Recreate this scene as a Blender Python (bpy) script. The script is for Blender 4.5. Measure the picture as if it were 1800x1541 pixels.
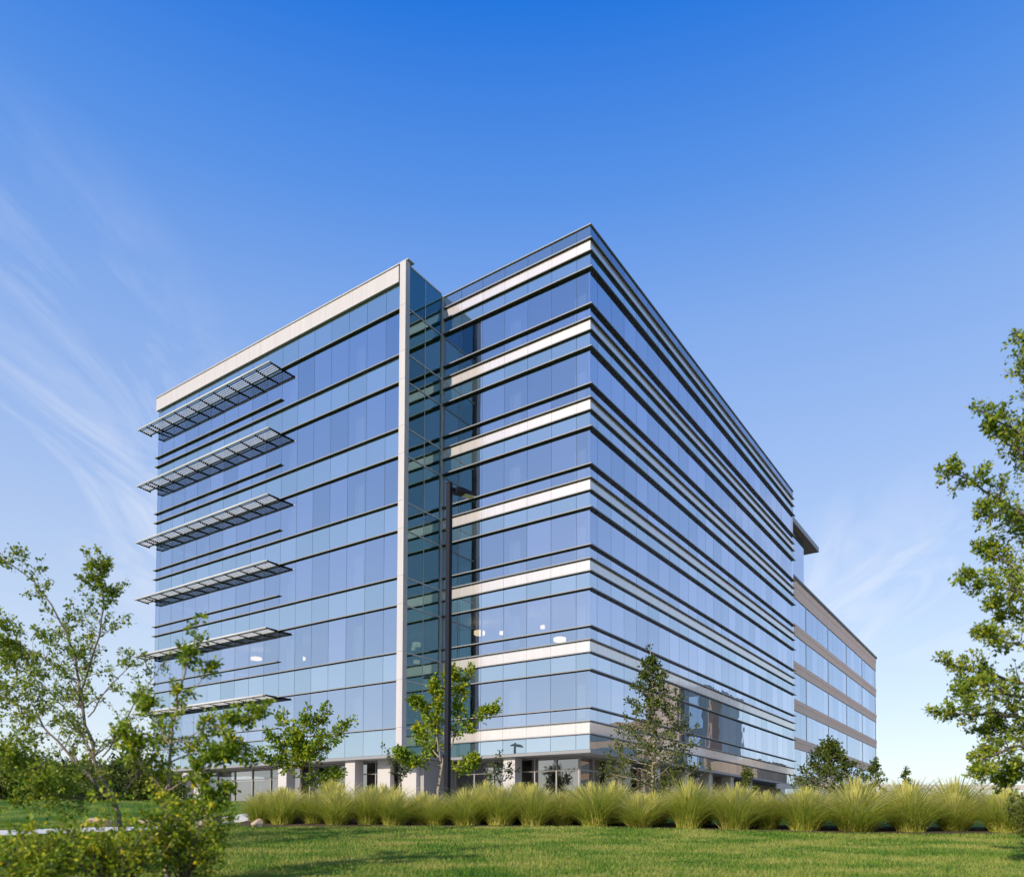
import bpy, math, random
import numpy as np
from mathutils import Matrix, Vector

random.seed(7)
rng = np.random.default_rng(7)
scene = bpy.context.scene
for o in list(bpy.data.objects):
    bpy.data.objects.remove(o)
COL = scene.collection

# ------------------------------------------------------------------ camera
EYE = 1.5
PITCH, ROLL = 0.0299, 0.0045
cam = bpy.data.cameras.new("camera")
cam.sensor_fit = 'HORIZONTAL'
cam.sensor_width = 36.0
cam.lens = 1362.59 / 1800 * 36
cam.shift_x = (900 - 898.97) / 1800
cam.shift_y = (1409.67 - 770.5) / 1800
cam.clip_start = 0.1
cam.clip_end = 4000
cam.dof.use_dof = True
cam.dof.focus_distance = 46
cam.dof.aperture_fstop = 0.75
cam_ob = bpy.data.objects.new("camera", cam)
COL.objects.link(cam_ob)
R0 = Vector((1, 0, 0)); F0 = Vector((0, math.cos(PITCH), math.sin(PITCH))); U0 = Vector((0, -math.sin(PITCH), math.cos(PITCH)))
Rr = R0 * math.cos(ROLL) + U0 * math.sin(ROLL)
Ur = U0 * math.cos(ROLL) - R0 * math.sin(ROLL)
m = Matrix((Rr, Ur, -F0)).transposed().to_4x4()
m.translation = Vector((0, 0, EYE))
cam_ob.matrix_world = m
scene.camera = cam_ob

# ------------------------------------------------------------------ light
SUN_EL = math.radians(27)
SUN_AZ = math.atan2(-0.68, -0.73)          # measured from +Y towards +X
sd = Vector((math.sin(SUN_AZ) * math.cos(SUN_EL), math.cos(SUN_AZ) * math.cos(SUN_EL), math.sin(SUN_EL)))
sun = bpy.data.lights.new("sun", 'SUN')
sun.energy = 3.2
sun.angle = math.radians(0.55)
sun.color = (1.0, 0.89, 0.74)
sun_ob = bpy.data.objects.new("sun", sun)
COL.objects.link(sun_ob)
sun_ob.rotation_euler = (-sd).to_track_quat('-Z', 'Y').to_euler()
sun_ob.location = sd * 200

world = bpy.data.worlds.new("World")
scene.world = world
world.use_nodes = True
wn, wl = world.node_tree.nodes, world.node_tree.links
wn.clear()
w_out = wn.new("ShaderNodeOutputWorld")
w_bg = wn.new("ShaderNodeBackground")
w_bg.inputs[1].default_value = 0.12
sky = wn.new("ShaderNodeTexSky")
sky.sky_type = 'NISHITA'
sky.sun_disc = False
sky.sun_elevation = SUN_EL
sky.sun_rotation = SUN_AZ
sky.altitude = 0
sky.air_density = 1.0
sky.dust_density = 0.55
sky.ozone_density = 2.2
hs = wn.new("ShaderNodeHueSaturation")
hs.inputs['Saturation'].default_value = 1.18
hs.inputs['Value'].default_value = 1.0
wl.new(sky.outputs[0], hs.inputs['Color'])
# thin high cloud, everywhere in the sky, laid on a flat layer overhead
tc = wn.new("ShaderNodeTexCoord")
sep = wn.new("ShaderNodeSeparateXYZ")
wl.new(tc.outputs['Generated'], sep.inputs[0])
def wmath(op, a, b=None):
    n = wn.new("ShaderNodeMath"); n.operation = op
    for i, v in enumerate((a, b)):
        if v is None: continue
        if isinstance(v, (int, float)): n.inputs[i].default_value = v
        else: wl.new(v, n.inputs[i])
    return n.outputs[0]
zz = wmath('ADD', wmath('MAXIMUM', sep.outputs[2], 0.0), 0.12)
cmb = wn.new("ShaderNodeCombineXYZ")
wl.new(wmath('DIVIDE', sep.outputs[0], zz), cmb.inputs[0])
wl.new(wmath('DIVIDE', sep.outputs[1], zz), cmb.inputs[1])
mp = wn.new("ShaderNodeMapping")
mp.inputs['Location'].default_value = (6.2, 4.34, 0)
mp.inputs['Rotation'].default_value = (0, 0, math.radians(-28))
mp.inputs['Scale'].default_value = (0.9, 0.34, 1)
wl.new(cmb.outputs[0], mp.inputs['Vector'])
n1 = wn.new("ShaderNodeTexNoise"); n1.inputs['Scale'].default_value = 4.2; n1.inputs['Detail'].default_value = 10; n1.inputs['Roughness'].default_value = 0.64; n1.inputs['Distortion'].default_value = 0.9
wl.new(mp.outputs[0], n1.inputs['Vector'])
n2 = wn.new("ShaderNodeTexNoise"); n2.inputs['Scale'].default_value = 0.62; n2.inputs['Detail'].default_value = 2
wl.new(mp.outputs[0], n2.inputs['Vector'])
mr = wn.new("ShaderNodeMapRange"); mr.inputs[1].default_value = 0.44; mr.inputs[2].default_value = 0.74
wl.new(n1.outputs[0], mr.inputs[0])
mr2 = wn.new("ShaderNodeMapRange"); mr2.inputs[1].default_value = 0.57; mr2.inputs[2].default_value = 0.69
wl.new(n2.outputs[0], mr2.inputs[0])
cf = wmath('MULTIPLY', wmath('MULTIPLY', mr.outputs[0], mr2.outputs[0]), 0.68)
mixc = wn.new("ShaderNodeMix"); mixc.data_type = 'RGBA'
wl.new(cf, mixc.inputs[0])
# the same clear air graded by height above the horizon, all the way round
cr = wn.new("ShaderNodeValToRGB")
els = cr.color_ramp.elements
stops = [(0.0, (.86, .88, .90)), (.08, (.80, .85, .91)), (.18, (.69, .775, .91)), (.374, (.44, .585, .91)), (.53, (.27, .455, .90)), (.64, (.10, .31, .88)), (.74, (.0, .18, .82)), (1.0, (.0, .10, .66))]
els[0].position = 0.0; els[0].color = (*stops[0][1], 1)
els[1].position = 1.0; els[1].color = (*stops[-1][1], 1)
for p_, c_ in stops[1:-1]:
    e_ = els.new(p_); e_.color = (*c_, 1)
wl.new(sep.outputs[2], cr.inputs[0])
sc_ = wn.new("ShaderNodeVectorMath"); sc_.operation = 'SCALE'; sc_.inputs['Scale'].default_value = 5.05
wl.new(cr.outputs[0], sc_.inputs[0])
mixs = wn.new("ShaderNodeMix"); mixs.data_type = 'RGBA'; mixs.inputs[0].default_value = 0.76
wl.new(hs.outputs[0], mixs.inputs[6]); wl.new(sc_.outputs[0], mixs.inputs[7])
wl.new(mixs.outputs[2], mixc.inputs[6])
mixc.inputs[7].default_value = (4.7, 4.8, 5.1, 1)
wl.new(mixc.outputs[2], w_bg.inputs[0])
wl.new(w_bg.outputs[0], w_out.inputs[0])

vs = scene.view_settings
vs.view_transform = 'Standard'
vs.look = 'None'
vs.exposure = 0.75
vs.gamma = 1.0
vs.use_curve_mapping = False
scene.cycles.use_denoising = True
scene.cycles.max_bounces = 8
scene.cycles.glossy_bounces = 5
scene.cycles.transparent_max_bounces = 16
scene.cycles.caustics_reflective = False
scene.cycles.caustics_refractive = False
scene.cycles.sample_clamp_indirect = 6

# ------------------------------------------------------------------ materials
def new_mat(name):
    mt = bpy.data.materials.new(name)
    mt.use_nodes = True
    nt = mt.node_tree
    nt.nodes.clear()
    out = nt.nodes.new("ShaderNodeOutputMaterial")
    return mt, nt.nodes, nt.links, out

def plain(name, col, rough=0.6, metal=0.0, vary=0.12, scale=1.5, bump=0.0, spec=0.5, streak=0.0, coat=0.0):
    mt, n, l, out = new_mat(name)
    b = n.new("ShaderNodeBsdfPrincipled")
    b.inputs['Roughness'].default_value = rough
    b.inputs['Metallic'].default_value = metal
    b.inputs['Specular IOR Level'].default_value = spec
    if coat:
        b.inputs['Coat Weight'].default_value = 1.0; b.inputs['Coat IOR'].default_value = coat; b.inputs['Coat Roughness'].default_value = 0.06
    geo = n.new("ShaderNodeNewGeometry")
    nz = n.new("ShaderNodeTexNoise"); nz.inputs['Scale'].default_value = scale; nz.inputs['Detail'].default_value = 6
    l.new(geo.outputs['Position'], nz.inputs['Vector'])
    oi = n.new("ShaderNodeObjectInfo")
    mx = n.new("ShaderNodeMix"); mx.data_type = 'RGBA'
    mx.inputs[6].default_value = (*[c * (1 - vary) for c in col], 1)
    mx.inputs[7].default_value = (*[min(1, c * (1 + vary)) for c in col], 1)
    ad = n.new("ShaderNodeMath"); ad.operation = 'MULTIPLY_ADD'
    l.new(oi.outputs['Random'], ad.inputs[0]); ad.inputs[1].default_value = 0.35
    sb = n.new("ShaderNodeMath"); sb.operation = 'MULTIPLY'; sb.inputs[1].default_value = 0.65
    l.new(nz.outputs[0], sb.inputs[0]); l.new(sb.outputs[0], ad.inputs[2])
    l.new(ad.outputs[0], mx.inputs[0])
    l.new(mx.outputs[2], b.inputs['Base Color'])
    if streak:
        mp_ = n.new("ShaderNodeMapping"); mp_.inputs['Scale'].default_value = (5, 5, 0.25); l.new(geo.outputs['Position'], mp_.inputs['Vector'])
        ns_ = n.new("ShaderNodeTexNoise"); ns_.inputs['Scale'].default_value = 1.0; ns_.inputs['Detail'].default_value = 5; l.new(mp_.outputs[0], ns_.inputs['Vector'])
        mrs = n.new("ShaderNodeMapRange"); mrs.inputs[1].default_value = 0.35; mrs.inputs[2].default_value = 0.7; mrs.inputs[3].default_value = 1.0; mrs.inputs[4].default_value = 1.0 - streak
        l.new(ns_.outputs[0], mrs.inputs[0])
        vm_ = n.new("ShaderNodeVectorMath"); vm_.operation = 'SCALE'; l.new(mx.outputs[2], vm_.inputs[0]); l.new(mrs.outputs[0], vm_.inputs['Scale'])
        l.new(vm_.outputs[0], b.inputs['Base Color'])
    if bump:
        nb = n.new("ShaderNodeTexNoise"); nb.inputs['Scale'].default_value = scale * 12; nb.inputs['Detail'].default_value = 5
        l.new(geo.outputs['Position'], nb.inputs['Vector'])
        bp = n.new("ShaderNodeBump"); bp.inputs['Strength'].default_value = bump; bp.inputs['Distance'].default_value = 0.02
        l.new(nb.outputs[0], bp.inputs['Height']); l.new(bp.outputs[0], b.inputs['Normal'])
    l.new(b.outputs[0], out.inputs[0])
    return mt

def glass(name, refl, through, r0=0.45, r1=0.5, opaque=None, wave=0.022):
    """coated facade glass: mirror layer over a clear tinted sheet, or over an opaque backing"""
    mt, n, l, out = new_mat(name)
    lw = n.new("ShaderNodeLayerWeight"); lw.inputs[0].default_value = 0.5
    pw = n.new("ShaderNodeMath"); pw.operation = 'POWER'; pw.inputs[1].default_value = 2.0
    l.new(lw.outputs['Facing'], pw.inputs[0])
    fa = n.new("ShaderNodeMath"); fa.operation = 'MULTIPLY_ADD'; fa.inputs[1].default_value = r1; fa.inputs[2].default_value = r0
    l.new(pw.outputs[0], fa.inputs[0])
    oi = n.new("ShaderNodeObjectInfo")
    fv = n.new("ShaderNodeMath"); fv.operation = 'MULTIPLY_ADD'; fv.inputs[1].default_value = 0.10
    l.new(oi.outputs['Random'], fv.inputs[0]); l.new(fa.outputs[0], fv.inputs[2])
    g = n.new("ShaderNodeBsdfGlossy"); g.inputs['Roughness'].default_value = 0.004
    mx = n.new("ShaderNodeMix"); mx.data_type = 'RGBA'
    mx.inputs[6].default_value = (*[c * 0.95 for c in refl], 1); mx.inputs[7].default_value = (min(1, refl[0] * 1.06), refl[1], refl[2], 1)
    l.new(oi.outputs['Random'], mx.inputs[0]); l.new(mx.outputs[2], g.inputs[0])
    geo = n.new("ShaderNodeNewGeometry")
    nz = n.new("ShaderNodeTexNoise"); nz.inputs['Scale'].default_value = 0.8; nz.inputs['Detail'].default_value = 1
    of = n.new("ShaderNodeVectorMath"); of.operation = 'SCALE'; of.inputs[0].default_value = (37, 51, 29); l.new(oi.outputs['Random'], of.inputs['Scale'])
    va = n.new("ShaderNodeVectorMath"); l.new(geo.outputs['Position'], va.inputs[0]); l.new(of.outputs[0], va.inputs[1])
    l.new(va.outputs[0], nz.inputs['Vector'])
    bp = n.new("ShaderNodeBump"); bp.inputs['Strength'].default_value = 1.0; bp.inputs['Distance'].default_value = wave * 0.14
    l.new(nz.outputs[0], bp.inputs['Height']); l.new(bp.outputs[0], g.inputs['Normal'])
    if opaque:
        t = n.new("ShaderNodeBsdfDiffuse"); t.inputs[0].default_value = (*opaque, 1)
    else:
        t = n.new("ShaderNodeBsdfTransparent"); t.inputs[0].default_value = (*through, 1)
    ms = n.new("ShaderNodeMixShader")
    l.new(fv.outputs[0], ms.inputs[0]); l.new(t.outputs[0], ms.inputs[1]); l.new(g.outputs[0], ms.inputs[2])
    if opaque:
        l.new(ms.outputs[0], out.inputs[0])
    else:
        t2 = n.new("ShaderNodeBsdfTransparent")
        m2 = n.new("ShaderNodeMixShader")
        l.new(geo.outputs['Backfacing'], m2.inputs[0]); l.new(ms.outputs[0], m2.inputs[1]); l.new(t2.outputs[0], m2.inputs[2])
        l.new(m2.outputs[0], out.inputs[0])
    return mt

def leaf_mat(name, c0, c1, c2, trans=0.35):
    mt, n, l, out = new_mat(name)
    at = n.new("ShaderNodeAttribute"); at.attribute_name = "tint"
    cr = n.new("ShaderNodeValToRGB")
    e = cr.color_ramp.elements
    e[0].position = 0.0; e[0].color = (*c0, 1)
    e[1].position = 1.0; e[1].color = (*c2, 1)
    k = e.new(0.55); k.color = (*c1, 1)
    l.new(at.outputs['Fac'], cr.inputs[0])
    b = n.new("ShaderNodeBsdfPrincipled"); b.inputs['Roughness'].default_value = 0.55; b.inputs['Specular IOR Level'].default_value = 0.3
    l.new(cr.outputs[0], b.inputs['Base Color'])
    t = n.new("ShaderNodeBsdfTranslucent")
    l.new(cr.outputs[0], t.inputs[0])
    ms = n.new("ShaderNodeMixShader"); ms.inputs[0].default_value = trans
    l.new(b.outputs[0], ms.inputs[1]); l.new(t.outputs[0], ms.inputs[2])
    l.new(ms.outputs[0], out.inputs[0])
    return mt

def lawn_mat(name, dark):
    mt, n, l, out = new_mat(name)
    geo = n.new("ShaderNodeNewGeometry")
    mpn = n.new("ShaderNodeMapping"); mpn.inputs['Scale'].default_value = (0.8, 1.15, 0)
    l.new(geo.outputs['Position'], mpn.inputs['Vector'])
    nz = n.new("ShaderNodeTexNoise"); nz.inputs['Scale'].default_value = 0.55; nz.inputs['Detail'].default_value = 7; nz.inputs['Roughness'].default_value = 0.6
    l.new(mpn.outputs[0], nz.inputs['Vector'])
    cr = n.new("ShaderNodeValToRGB")
    e = cr.color_ramp.elements
    e[0].position = 0.40; e[0].color = (0.050 * dark, 0.130 * dark, 0.016 * dark, 1)
    e[1].position = 0.68; e[1].color = (0.31 * dark, 0.295 * dark, 0.08 * dark, 1)
    k = e.new(0.52); k.color = (0.125 * dark, 0.220 * dark, 0.024 * dark, 1)
    at = n.new("ShaderNodeAttribute"); at.attribute_name = "tint"
    ad = n.new("ShaderNodeMath"); ad.operation = 'MULTIPLY_ADD'; ad.inputs[1].default_value = 0.26
    l.new(at.outputs['Fac'], ad.inputs[0]); l.new(nz.outputs[0], ad.inputs[2])
    sb = n.new("ShaderNodeMath"); sb.operation = 'SUBTRACT'; sb.inputs[1].default_value = 0.06
    l.new(ad.outputs[0], sb.inputs[0])
    l.new(sb.outputs[0], cr.inputs[0])
    b = n.new("ShaderNodeBsdfPrincipled"); b.inputs['Roughness'].default_value = 0.8; b.inputs['Specular IOR Level'].default_value = 0.15
    l.new(cr.outputs[0], b.inputs['Base Color'])
    t = n.new("ShaderNodeBsdfTranslucent"); l.new(cr.outputs[0], t.inputs[0])
    ms = n.new("ShaderNodeMixShader"); ms.inputs[0].default_value = 0.25
    l.new(b.outputs[0], ms.inputs[1]); l.new(t.outputs[0], ms.inputs[2])
    l.new(ms.outputs[0], out.inputs[0])
    return mt

def lamp_mat(name, col, strength):
    mt, n, l, out = new_mat(name)
    e = n.new("ShaderNodeEmission"); e.inputs[0].default_value = (*col, 1); e.inputs[1].default_value = strength
    l.new(e.outputs[0], out.inputs[0])
    return mt

M = dict(
    vision=glass("vision_glass", (0.69, 0.79, 0.95), (0.38, 0.45, 0.48), 0.57, 0.38),
    spandrel=glass("spandrel_glass", (0.72, 0.84, 0.95), None, 0.55, 0.36, opaque=(0.08, 0.12, 0.14)),
    parapet=glass("parapet_glass", (0.60, 0.72, 0.90), None, 0.36, 0.40, opaque=(0.06, 0.10, 0.16)),
    teal=glass("teal_backed_glass", (0.30, 0.62, 0.80), None, 0.22, 0.30, opaque=(0.01, 0.06, 0.08)),
    clear=glass("return_glass", (0.46, 0.74, 0.70), (0.15, 0.31, 0.29), 0.30, 0.42),
    store=glass("storefront_glass", (0.92, 0.92, 0.92), (0.42, 0.44, 0.46), 0.25, 0.42),
    ribbon=glass("ribbon_glass", (0.68, 0.80, 0.98), None, 0.50, 0.36, opaque=(0.05, 0.09, 0.13)),
    darkglass=glass("dark_glass", (0.6, 0.65, 0.7), None, 0.15, 0.45, opaque=(0.02, 0.03, 0.04)),
    panel=plain("cream_metal_panel", (0.74, 0.66, 0.61), 0.25, 0.45, 0.07, 0.6, 0.0, 0.5, 0.10, 2.3),
    white=plain("white_metal", (0.50, 0.47, 0.475), 0.4, 0.0, 0.06, 0.4, 0.0, 0.5, 0.10),
    fin=plain("shaded_dark_metal", (0.030, 0.032, 0.036), 0.45, 0.0, 0.15),  # fin plates near black to carry the shade on their undersides
    nose=plain("brushed_aluminium", (0.24, 0.24, 0.25), 0.42, 0.0, 0.08),
    slatshade=plain("slat_shaded_side", (0.05, 0.055, 0.065), 0.5, 0.0, 0.1),  # shade of the aluminium slats put into a dark colour
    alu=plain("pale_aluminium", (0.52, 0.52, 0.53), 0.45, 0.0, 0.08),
    mullion=plain("dark_mullion", (0.045, 0.06, 0.075), 0.45, 0.2, 0.1),
    frame=plain("light_frame", (0.34, 0.32, 0.29), 0.5, 0.1, 0.08),
    soffit=plain("soffit_panel", (0.30, 0.29, 0.28), 0.7, 0, 0.08, 0.5),
    slab=plain("floor_slab", (0.34, 0.33, 0.31), 0.8, 0, 0.1, 0.4),
    core=plain("interior_wall", (0.36, 0.37, 0.36), 0.8, 0, 0.2, 0.15),
    icol=plain("interior_column", (0.75, 0.76, 0.74), 0.7, 0, 0.05),
    roof=plain("roof_membrane", (0.5, 0.5, 0.48), 0.9, 0, 0.1),
    curtain=plain("grey_curtain", (0.09, 0.09, 0.10), 0.85, 0, 0.25, 2.5),
    stone=plain("limestone", (0.42, 0.31, 0.20), 0.9, 0, 0.22, 2.0, 0.6),
    column=plain("column_cladding", (0.46, 0.435, 0.42), 0.5, 0, 0.06, 0.8),
    colstone=plain("column_stone", (0.52, 0.46, 0.37), 0.85, 0, 0.12, 1.5, 0.3),
    beige=plain("beige_precast", (0.90, 0.63, 0.47), 0.85, 0, 0.08, 0.5, 0.25),
    tan=plain("tan_brick", (0.36, 0.28, 0.22), 0.9, 0, 0.1, 0.8, 0.2),
    brown=plain("brown_brick", (0.26, 0.19, 0.14), 0.9, 0, 0.15, 0.8, 0.3),
    dark=plain("charcoal_metal", (0.010, 0.010, 0.017), 0.55, 0.0, 0.2, 1.0, 0, 0.15),
    lens=plain("lamp_lens", (0.62, 0.57, 0.45), 0.35, 0, 0.2, 20),
    concrete=plain("concrete", (0.55, 0.51, 0.45), 0.9, 0, 0.14, 1.2, 0.35),
    path=plain("pale_concrete", (0.62, 0.60, 0.57), 0.9, 0, 0.10, 0.8, 0.3),
    mulchshade=plain("brown_mulch_shade", (0.075, 0.05, 0.03), 0.95, 0, 0.45, 6.0, 0.8),  # bed colour kept dark to stand in for shade between the clumps
    asphalt=plain("asphalt", (0.055, 0.055, 0.058), 0.9, 0, 0.15, 0.7, 0.3),
    bark=plain("grey_brown_bark", (0.15, 0.115, 0.085), 0.9, 0, 0.3, 9.0, 0.6),
    barkpale=plain("pale_bark", (0.30, 0.24, 0.18), 0.9, 0, 0.25, 9.0, 0.5),
    lawn=lawn_mat("lawn_soil_green", 0.95),
    blade=lawn_mat("lawn_blade", 1.15),
    leaf_a=leaf_mat("leaf_olive", (0.10, 0.18, 0.014), (0.24, 0.31, 0.022), (0.46, 0.42, 0.03)),
    leaf_b=leaf_mat("leaf_bright", (0.10, 0.18, 0.012), (0.27, 0.36, 0.016), (0.64, 0.50, 0.02)),
    leaf_c=leaf_mat("leaf_dark", (0.045, 0.075, 0.010), (0.10, 0.135, 0.016), (0.20, 0.20, 0.025)),
    leaf_d=leaf_mat("leaf_wood", (0.03, 0.06, 0.012), (0.06, 0.105, 0.016), (0.12, 0.16, 0.025), 0.3),
    straw=leaf_mat("tall_grass", (0.26, 0.37, 0.035), (0.52, 0.55, 0.085), (0.80, 0.68, 0.26), 0.5),
    bulb=lamp_mat("warm_lamp", (1.0, 0.66, 0.36), 3.2),
)

# ------------------------------------------------------------------ builders
def tag(o, label=None, category=None, group=None, kind=None):
    if label: o["label"] = label
    if category: o["category"] = category
    if group: o["group"] = group
    if kind: o["kind"] = kind
    return o

def empty(name, loc=(0, 0, 0), rz=0.0, parent=None):
    o = bpy.data.objects.new(name, None)
    o.location = loc; o.rotation_euler = (0, 0, rz)
    o.empty_display_size = 0.3
    COL.objects.link(o)
    if parent: o.parent = parent
    return o

def link(name, me, mat, parent=None, loc=None, rot=None, scale=None):
    o = bpy.data.objects.new(name, me)
    if mat is not None and not me.materials: me.materials.append(mat)
    COL.objects.link(o)
    if parent: o.parent = parent
    if loc is not None: o.location = loc
    if rot is not None: o.rotation_euler = rot
    if scale is not None: o.scale = scale
    return o

class MB:
    """collects vertices and faces of one mesh"""
    def __init__(s): s.v = []; s.f = []
    def box(s, x0, x1, y0, y1, z0, z1):
        b = len(s.v)
        s.v += [(x0, y0, z0), (x1, y0, z0), (x1, y1, z0), (x0, y1, z0), (x0, y0, z1), (x1, y0, z1), (x1, y1, z1), (x0, y1, z1)]
        s.f += [(b, b + 3, b + 2, b + 1), (b + 4, b + 5, b + 6, b + 7), (b, b + 1, b + 5, b + 4), (b + 1, b + 2, b + 6, b + 5), (b + 2, b + 3, b + 7, b + 6), (b + 3, b, b + 4, b + 7)]
        return s
    def prism(s, poly, z0, z1):
        b = len(s.v); n = len(poly)
        s.v += [(x, y, z0) for x, y in poly] + [(x, y, z1) for x, y in poly]
        s.f += [tuple(range(b + n - 1, b - 1, -1)), tuple(range(b + n, b + 2 * n))]
        s.f += [(b + i, b + (i + 1) % n, b + n + (i + 1) % n, b + n + i) for i in range(n)]
        return s
    def tube(s, pts, rad, n=6, cap=True):
        b0 = len(s.v)
        pts = [Vector(p) for p in pts]
        for i, p in enumerate(pts):
            d = (pts[min(i + 1, len(pts) - 1)] - pts[max(i - 1, 0)])
            d = d.normalized() if d.length > 1e-6 else Vector((0, 0, 1))
            a = d.cross(Vector((0.13, 0.21, 0.97)))
            if a.length < 0.1: a = d.cross(Vector((1, 0, 0)))
            a.normalize(); c = d.cross(a)
            r = rad[i] if hasattr(rad, '__len__') else rad
            for k in range(n):
                t = 2 * math.pi * k / n
                s.v.append(tuple(p + a * (r * math.cos(t)) + c * (r * math.sin(t))))
        for i in range(len(pts) - 1):
            for k in range(n):
                a0 = b0 + i * n + k; a1 = b0 + i * n + (k + 1) % n
                s.f.append((a0, a1, a1 + n, a0 + n))
        if cap:
            s.f.append(tuple(b0 + k for k in range(n))[::-1])
            e = b0 + (len(pts) - 1) * n
            s.f.append(tuple(e + k for k in range(n)))
        return s
    def mesh(s, name):
        me = bpy.data.meshes.new(name)
        me.from_pydata(s.v, [], s.f)
        me.update()
        return me
    def build(s, name, mat, parent=None, loc=None, smooth=False, bevel=0):
        me = s.mesh(name)
        if smooth:
            me.shade_smooth()
        o = link(name, me, mat, parent, loc)
        if bevel:
            md = o.modifiers.new("bevel", 'BEVEL'); md.width = bevel; md.segments = 2; md.limit_method = 'ANGLE'
        return o

def bx(name, mat, parent, x0, x1, y0, y1, z0, z1, bevel=0):
    cxx, cyy, czz = (x0 + x1) / 2, (y0 + y1) / 2, z0
    return MB().box(x0 - cxx, x1 - cxx, y0 - cyy, y1 - cyy, 0, z1 - z0).build(name, mat, parent, (cxx, cyy, czz), bevel=bevel)

# ------------------------------------------------------------------ terrain
def ground(x, y):
    def ss(t): t = min(1, max(0, t)); return t * t * (3 - 2 * t)
    z = 0.07 * min(20, max(0, y - 5))
    z += 1.15 * ss((y - 25) / 11)
    k = ss((-x - 30) / 15) * (1 - ss((y - 20) / 25))   # the land falls a little towards the car park on the left
    z = z * (1 - 0.55 * k)
    z += 0.05 * math.sin(x * 0.31 + 1.3) * ss((y - 8) / 6) * (1 - ss((y - 24) / 6))
    return z

def axis(parts):
    a = []
    for lo, hi, st in parts:
        a += list(np.arange(lo, hi, st))
    a.append(parts[-1][1])
    return a
xs = axis([(-1500, -300, 200), (-300, -60, 20), (-60, -24, 3), (-24, 30, 0.75), (30, 66, 3), (66, 300, 20), (300, 1500, 200)])
ys = axis([(-1500, -300, 200), (-300, -20, 20), (-20, 4, 3), (4, 40, 0.75), (40, 76, 3), (76, 300, 20), (300, 3000, 300)])
gm = bpy.data.meshes.new("lawn")
gv = [(x, y, ground(x, y)) for y in ys for x in xs]
nx = len(xs)
gf = [(j * nx + i, j * nx + i + 1, (j + 1) * nx + i + 1, (j + 1) * nx + i) for j in range(len(ys) - 1) for i in range(nx - 1)]
gm.from_pydata(gv, [], gf); gm.update(); gm.shade_smooth()
tag(link("lawn", gm, M['lawn']), kind="structure")

def strip(name, mat, edge_a, edge_b, n=60, lift=0.01, kind="structure"):
    """a sheet that follows the ground between two polylines"""
    def samp(e, t):
        k = t * (len(e) - 1); i = min(int(k), len(e) - 2); u = k - i
        return e[i][0] * (1 - u) + e[i + 1][0] * u, e[i][1] * (1 - u) + e[i + 1][1] * u
    v = []; f = []; mm = 6
    for i in range(n + 1):
        a = samp(edge_a, i / n); b = samp(edge_b, i / n)
        for j in range(mm + 1):
            t = j / mm
            x = a[0] * (1 - t) + b[0] * t; y = a[1] * (1 - t) + b[1] * t
            v.append((x, y, ground(x, y) + lift))
    for i in range(n):
        for j in range(mm):
            q = i * (mm + 1) + j
            f.append((q, q + mm + 1, q + mm + 2, q + 1))
    me = bpy.data.meshes.new(name); me.from_pydata(v, [], f); me.update()
    o = link(name, me, mat)
    tag(o, kind=kind)
    return o

strip("planting_bed", M['mulchshade'], [(-9.4, 26.4), (0, 25.6), (10, 24.4), (22, 22.8)], [(-9.8, 29.2), (0, 28.6), (10, 27.6), (22, 26.4)], 80, 0.02)
strip("footpath", M['path'], [(-60, 14.0), (-24, 17.4), (-14.5, 21.0), (-10.9, 24.6), (-9.0, 29.6), (-4.0, 31.2), (2, 31.4)], [(-60, 16.0), (-24, 19.2), (-15.6, 22.6), (-12.4, 25.6), (-10.0, 30.8), (-4.2, 32.6), (2, 32.8)], 90, 0.02)

strip("bounce_asphalt", M['asphalt'], [(16, 33), (31, 52), (40, 66)], [(150, 33), (160, 52), (165, 66)], 40, 0.03)  # unseen asphalt added so the ground bounce turns neutral
strip("bounce_paving", M['path'], [(40, 66.2), (62, 96), (110, 160)], [(165, 66.2), (190, 96), (240, 160)], 40, 0.03)  # unseen pale paving added to bounce light onto the beige block
strip("forecourt", M['path'], [(-34, 50.5), (-20, 43.5), (-4, 34.5), (6, 33.2), (16, 40.0), (30, 56)], [(-28, 58), (-14, 50), (-3, 41.5), (4.0, 38.4), (9, 42), (26, 66)], 60, 0.03)
# lawn blades
def in_bed(x, y):
    yb = np.interp(x, [-9.4, 0, 10, 22], [26.4, 25.6, 24.4, 22.8])
    return (x > -9.6) & (y > yb + 0.15)
NB = 360000
gy = 9.5 + (27.5 - 9.5) * rng.random(NB * 2) ** 1.25
gx = (rng.random(NB * 2) * 2 - 1) * (0.70 * gy + 0.6)
pathd = (gx < -9.2) & (gy > np.interp(gx, [-24, -14.5, -10.9, -9.0], [17.3, 20.9, 24.5, 29.5])) & (gy < np.interp(gx, [-24, -15.6, -12.4, -10], [19.3, 22.7, 25.7, 30.8]))
far = slice(0, 90000)
gx[far] = -8.5 - 34 * rng.random(90000); gy[far] = 21 + 24 * rng.random(90000)
pathd = (gx < -9.0) & (gy > np.interp(gx, [-60, -24, -14.5, -10.9, -9.0], [13.9, 17.3, 20.9, 24.5, 29.5])) & (gy < np.interp(gx, [-60, -24, -15.6, -12.4, -10], [16.1, 19.3, 22.7, 25.7, 30.8]))
keep = ~in_bed(gx, gy) & ~pathd
gx, gy = gx[keep][:NB], gy[keep][:NB]
NB = len(gx)
gz = np.array([ground(a, b) for a, b in zip(gx, gy)])
patch = 0.5 + 0.5 * np.sin(gx * 1.1 + np.sin(gy * 1.7)) * np.sin(gy * 1.3 + np.sin(gx * 0.8))
hgt = (0.035 + 0.05 * rng.random(NB)) * (0.65 + 0.6 * patch)
wid = 0.006 + 0.006 * rng.random(NB)
ang = rng.random(NB) * 2 * np.pi
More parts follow.
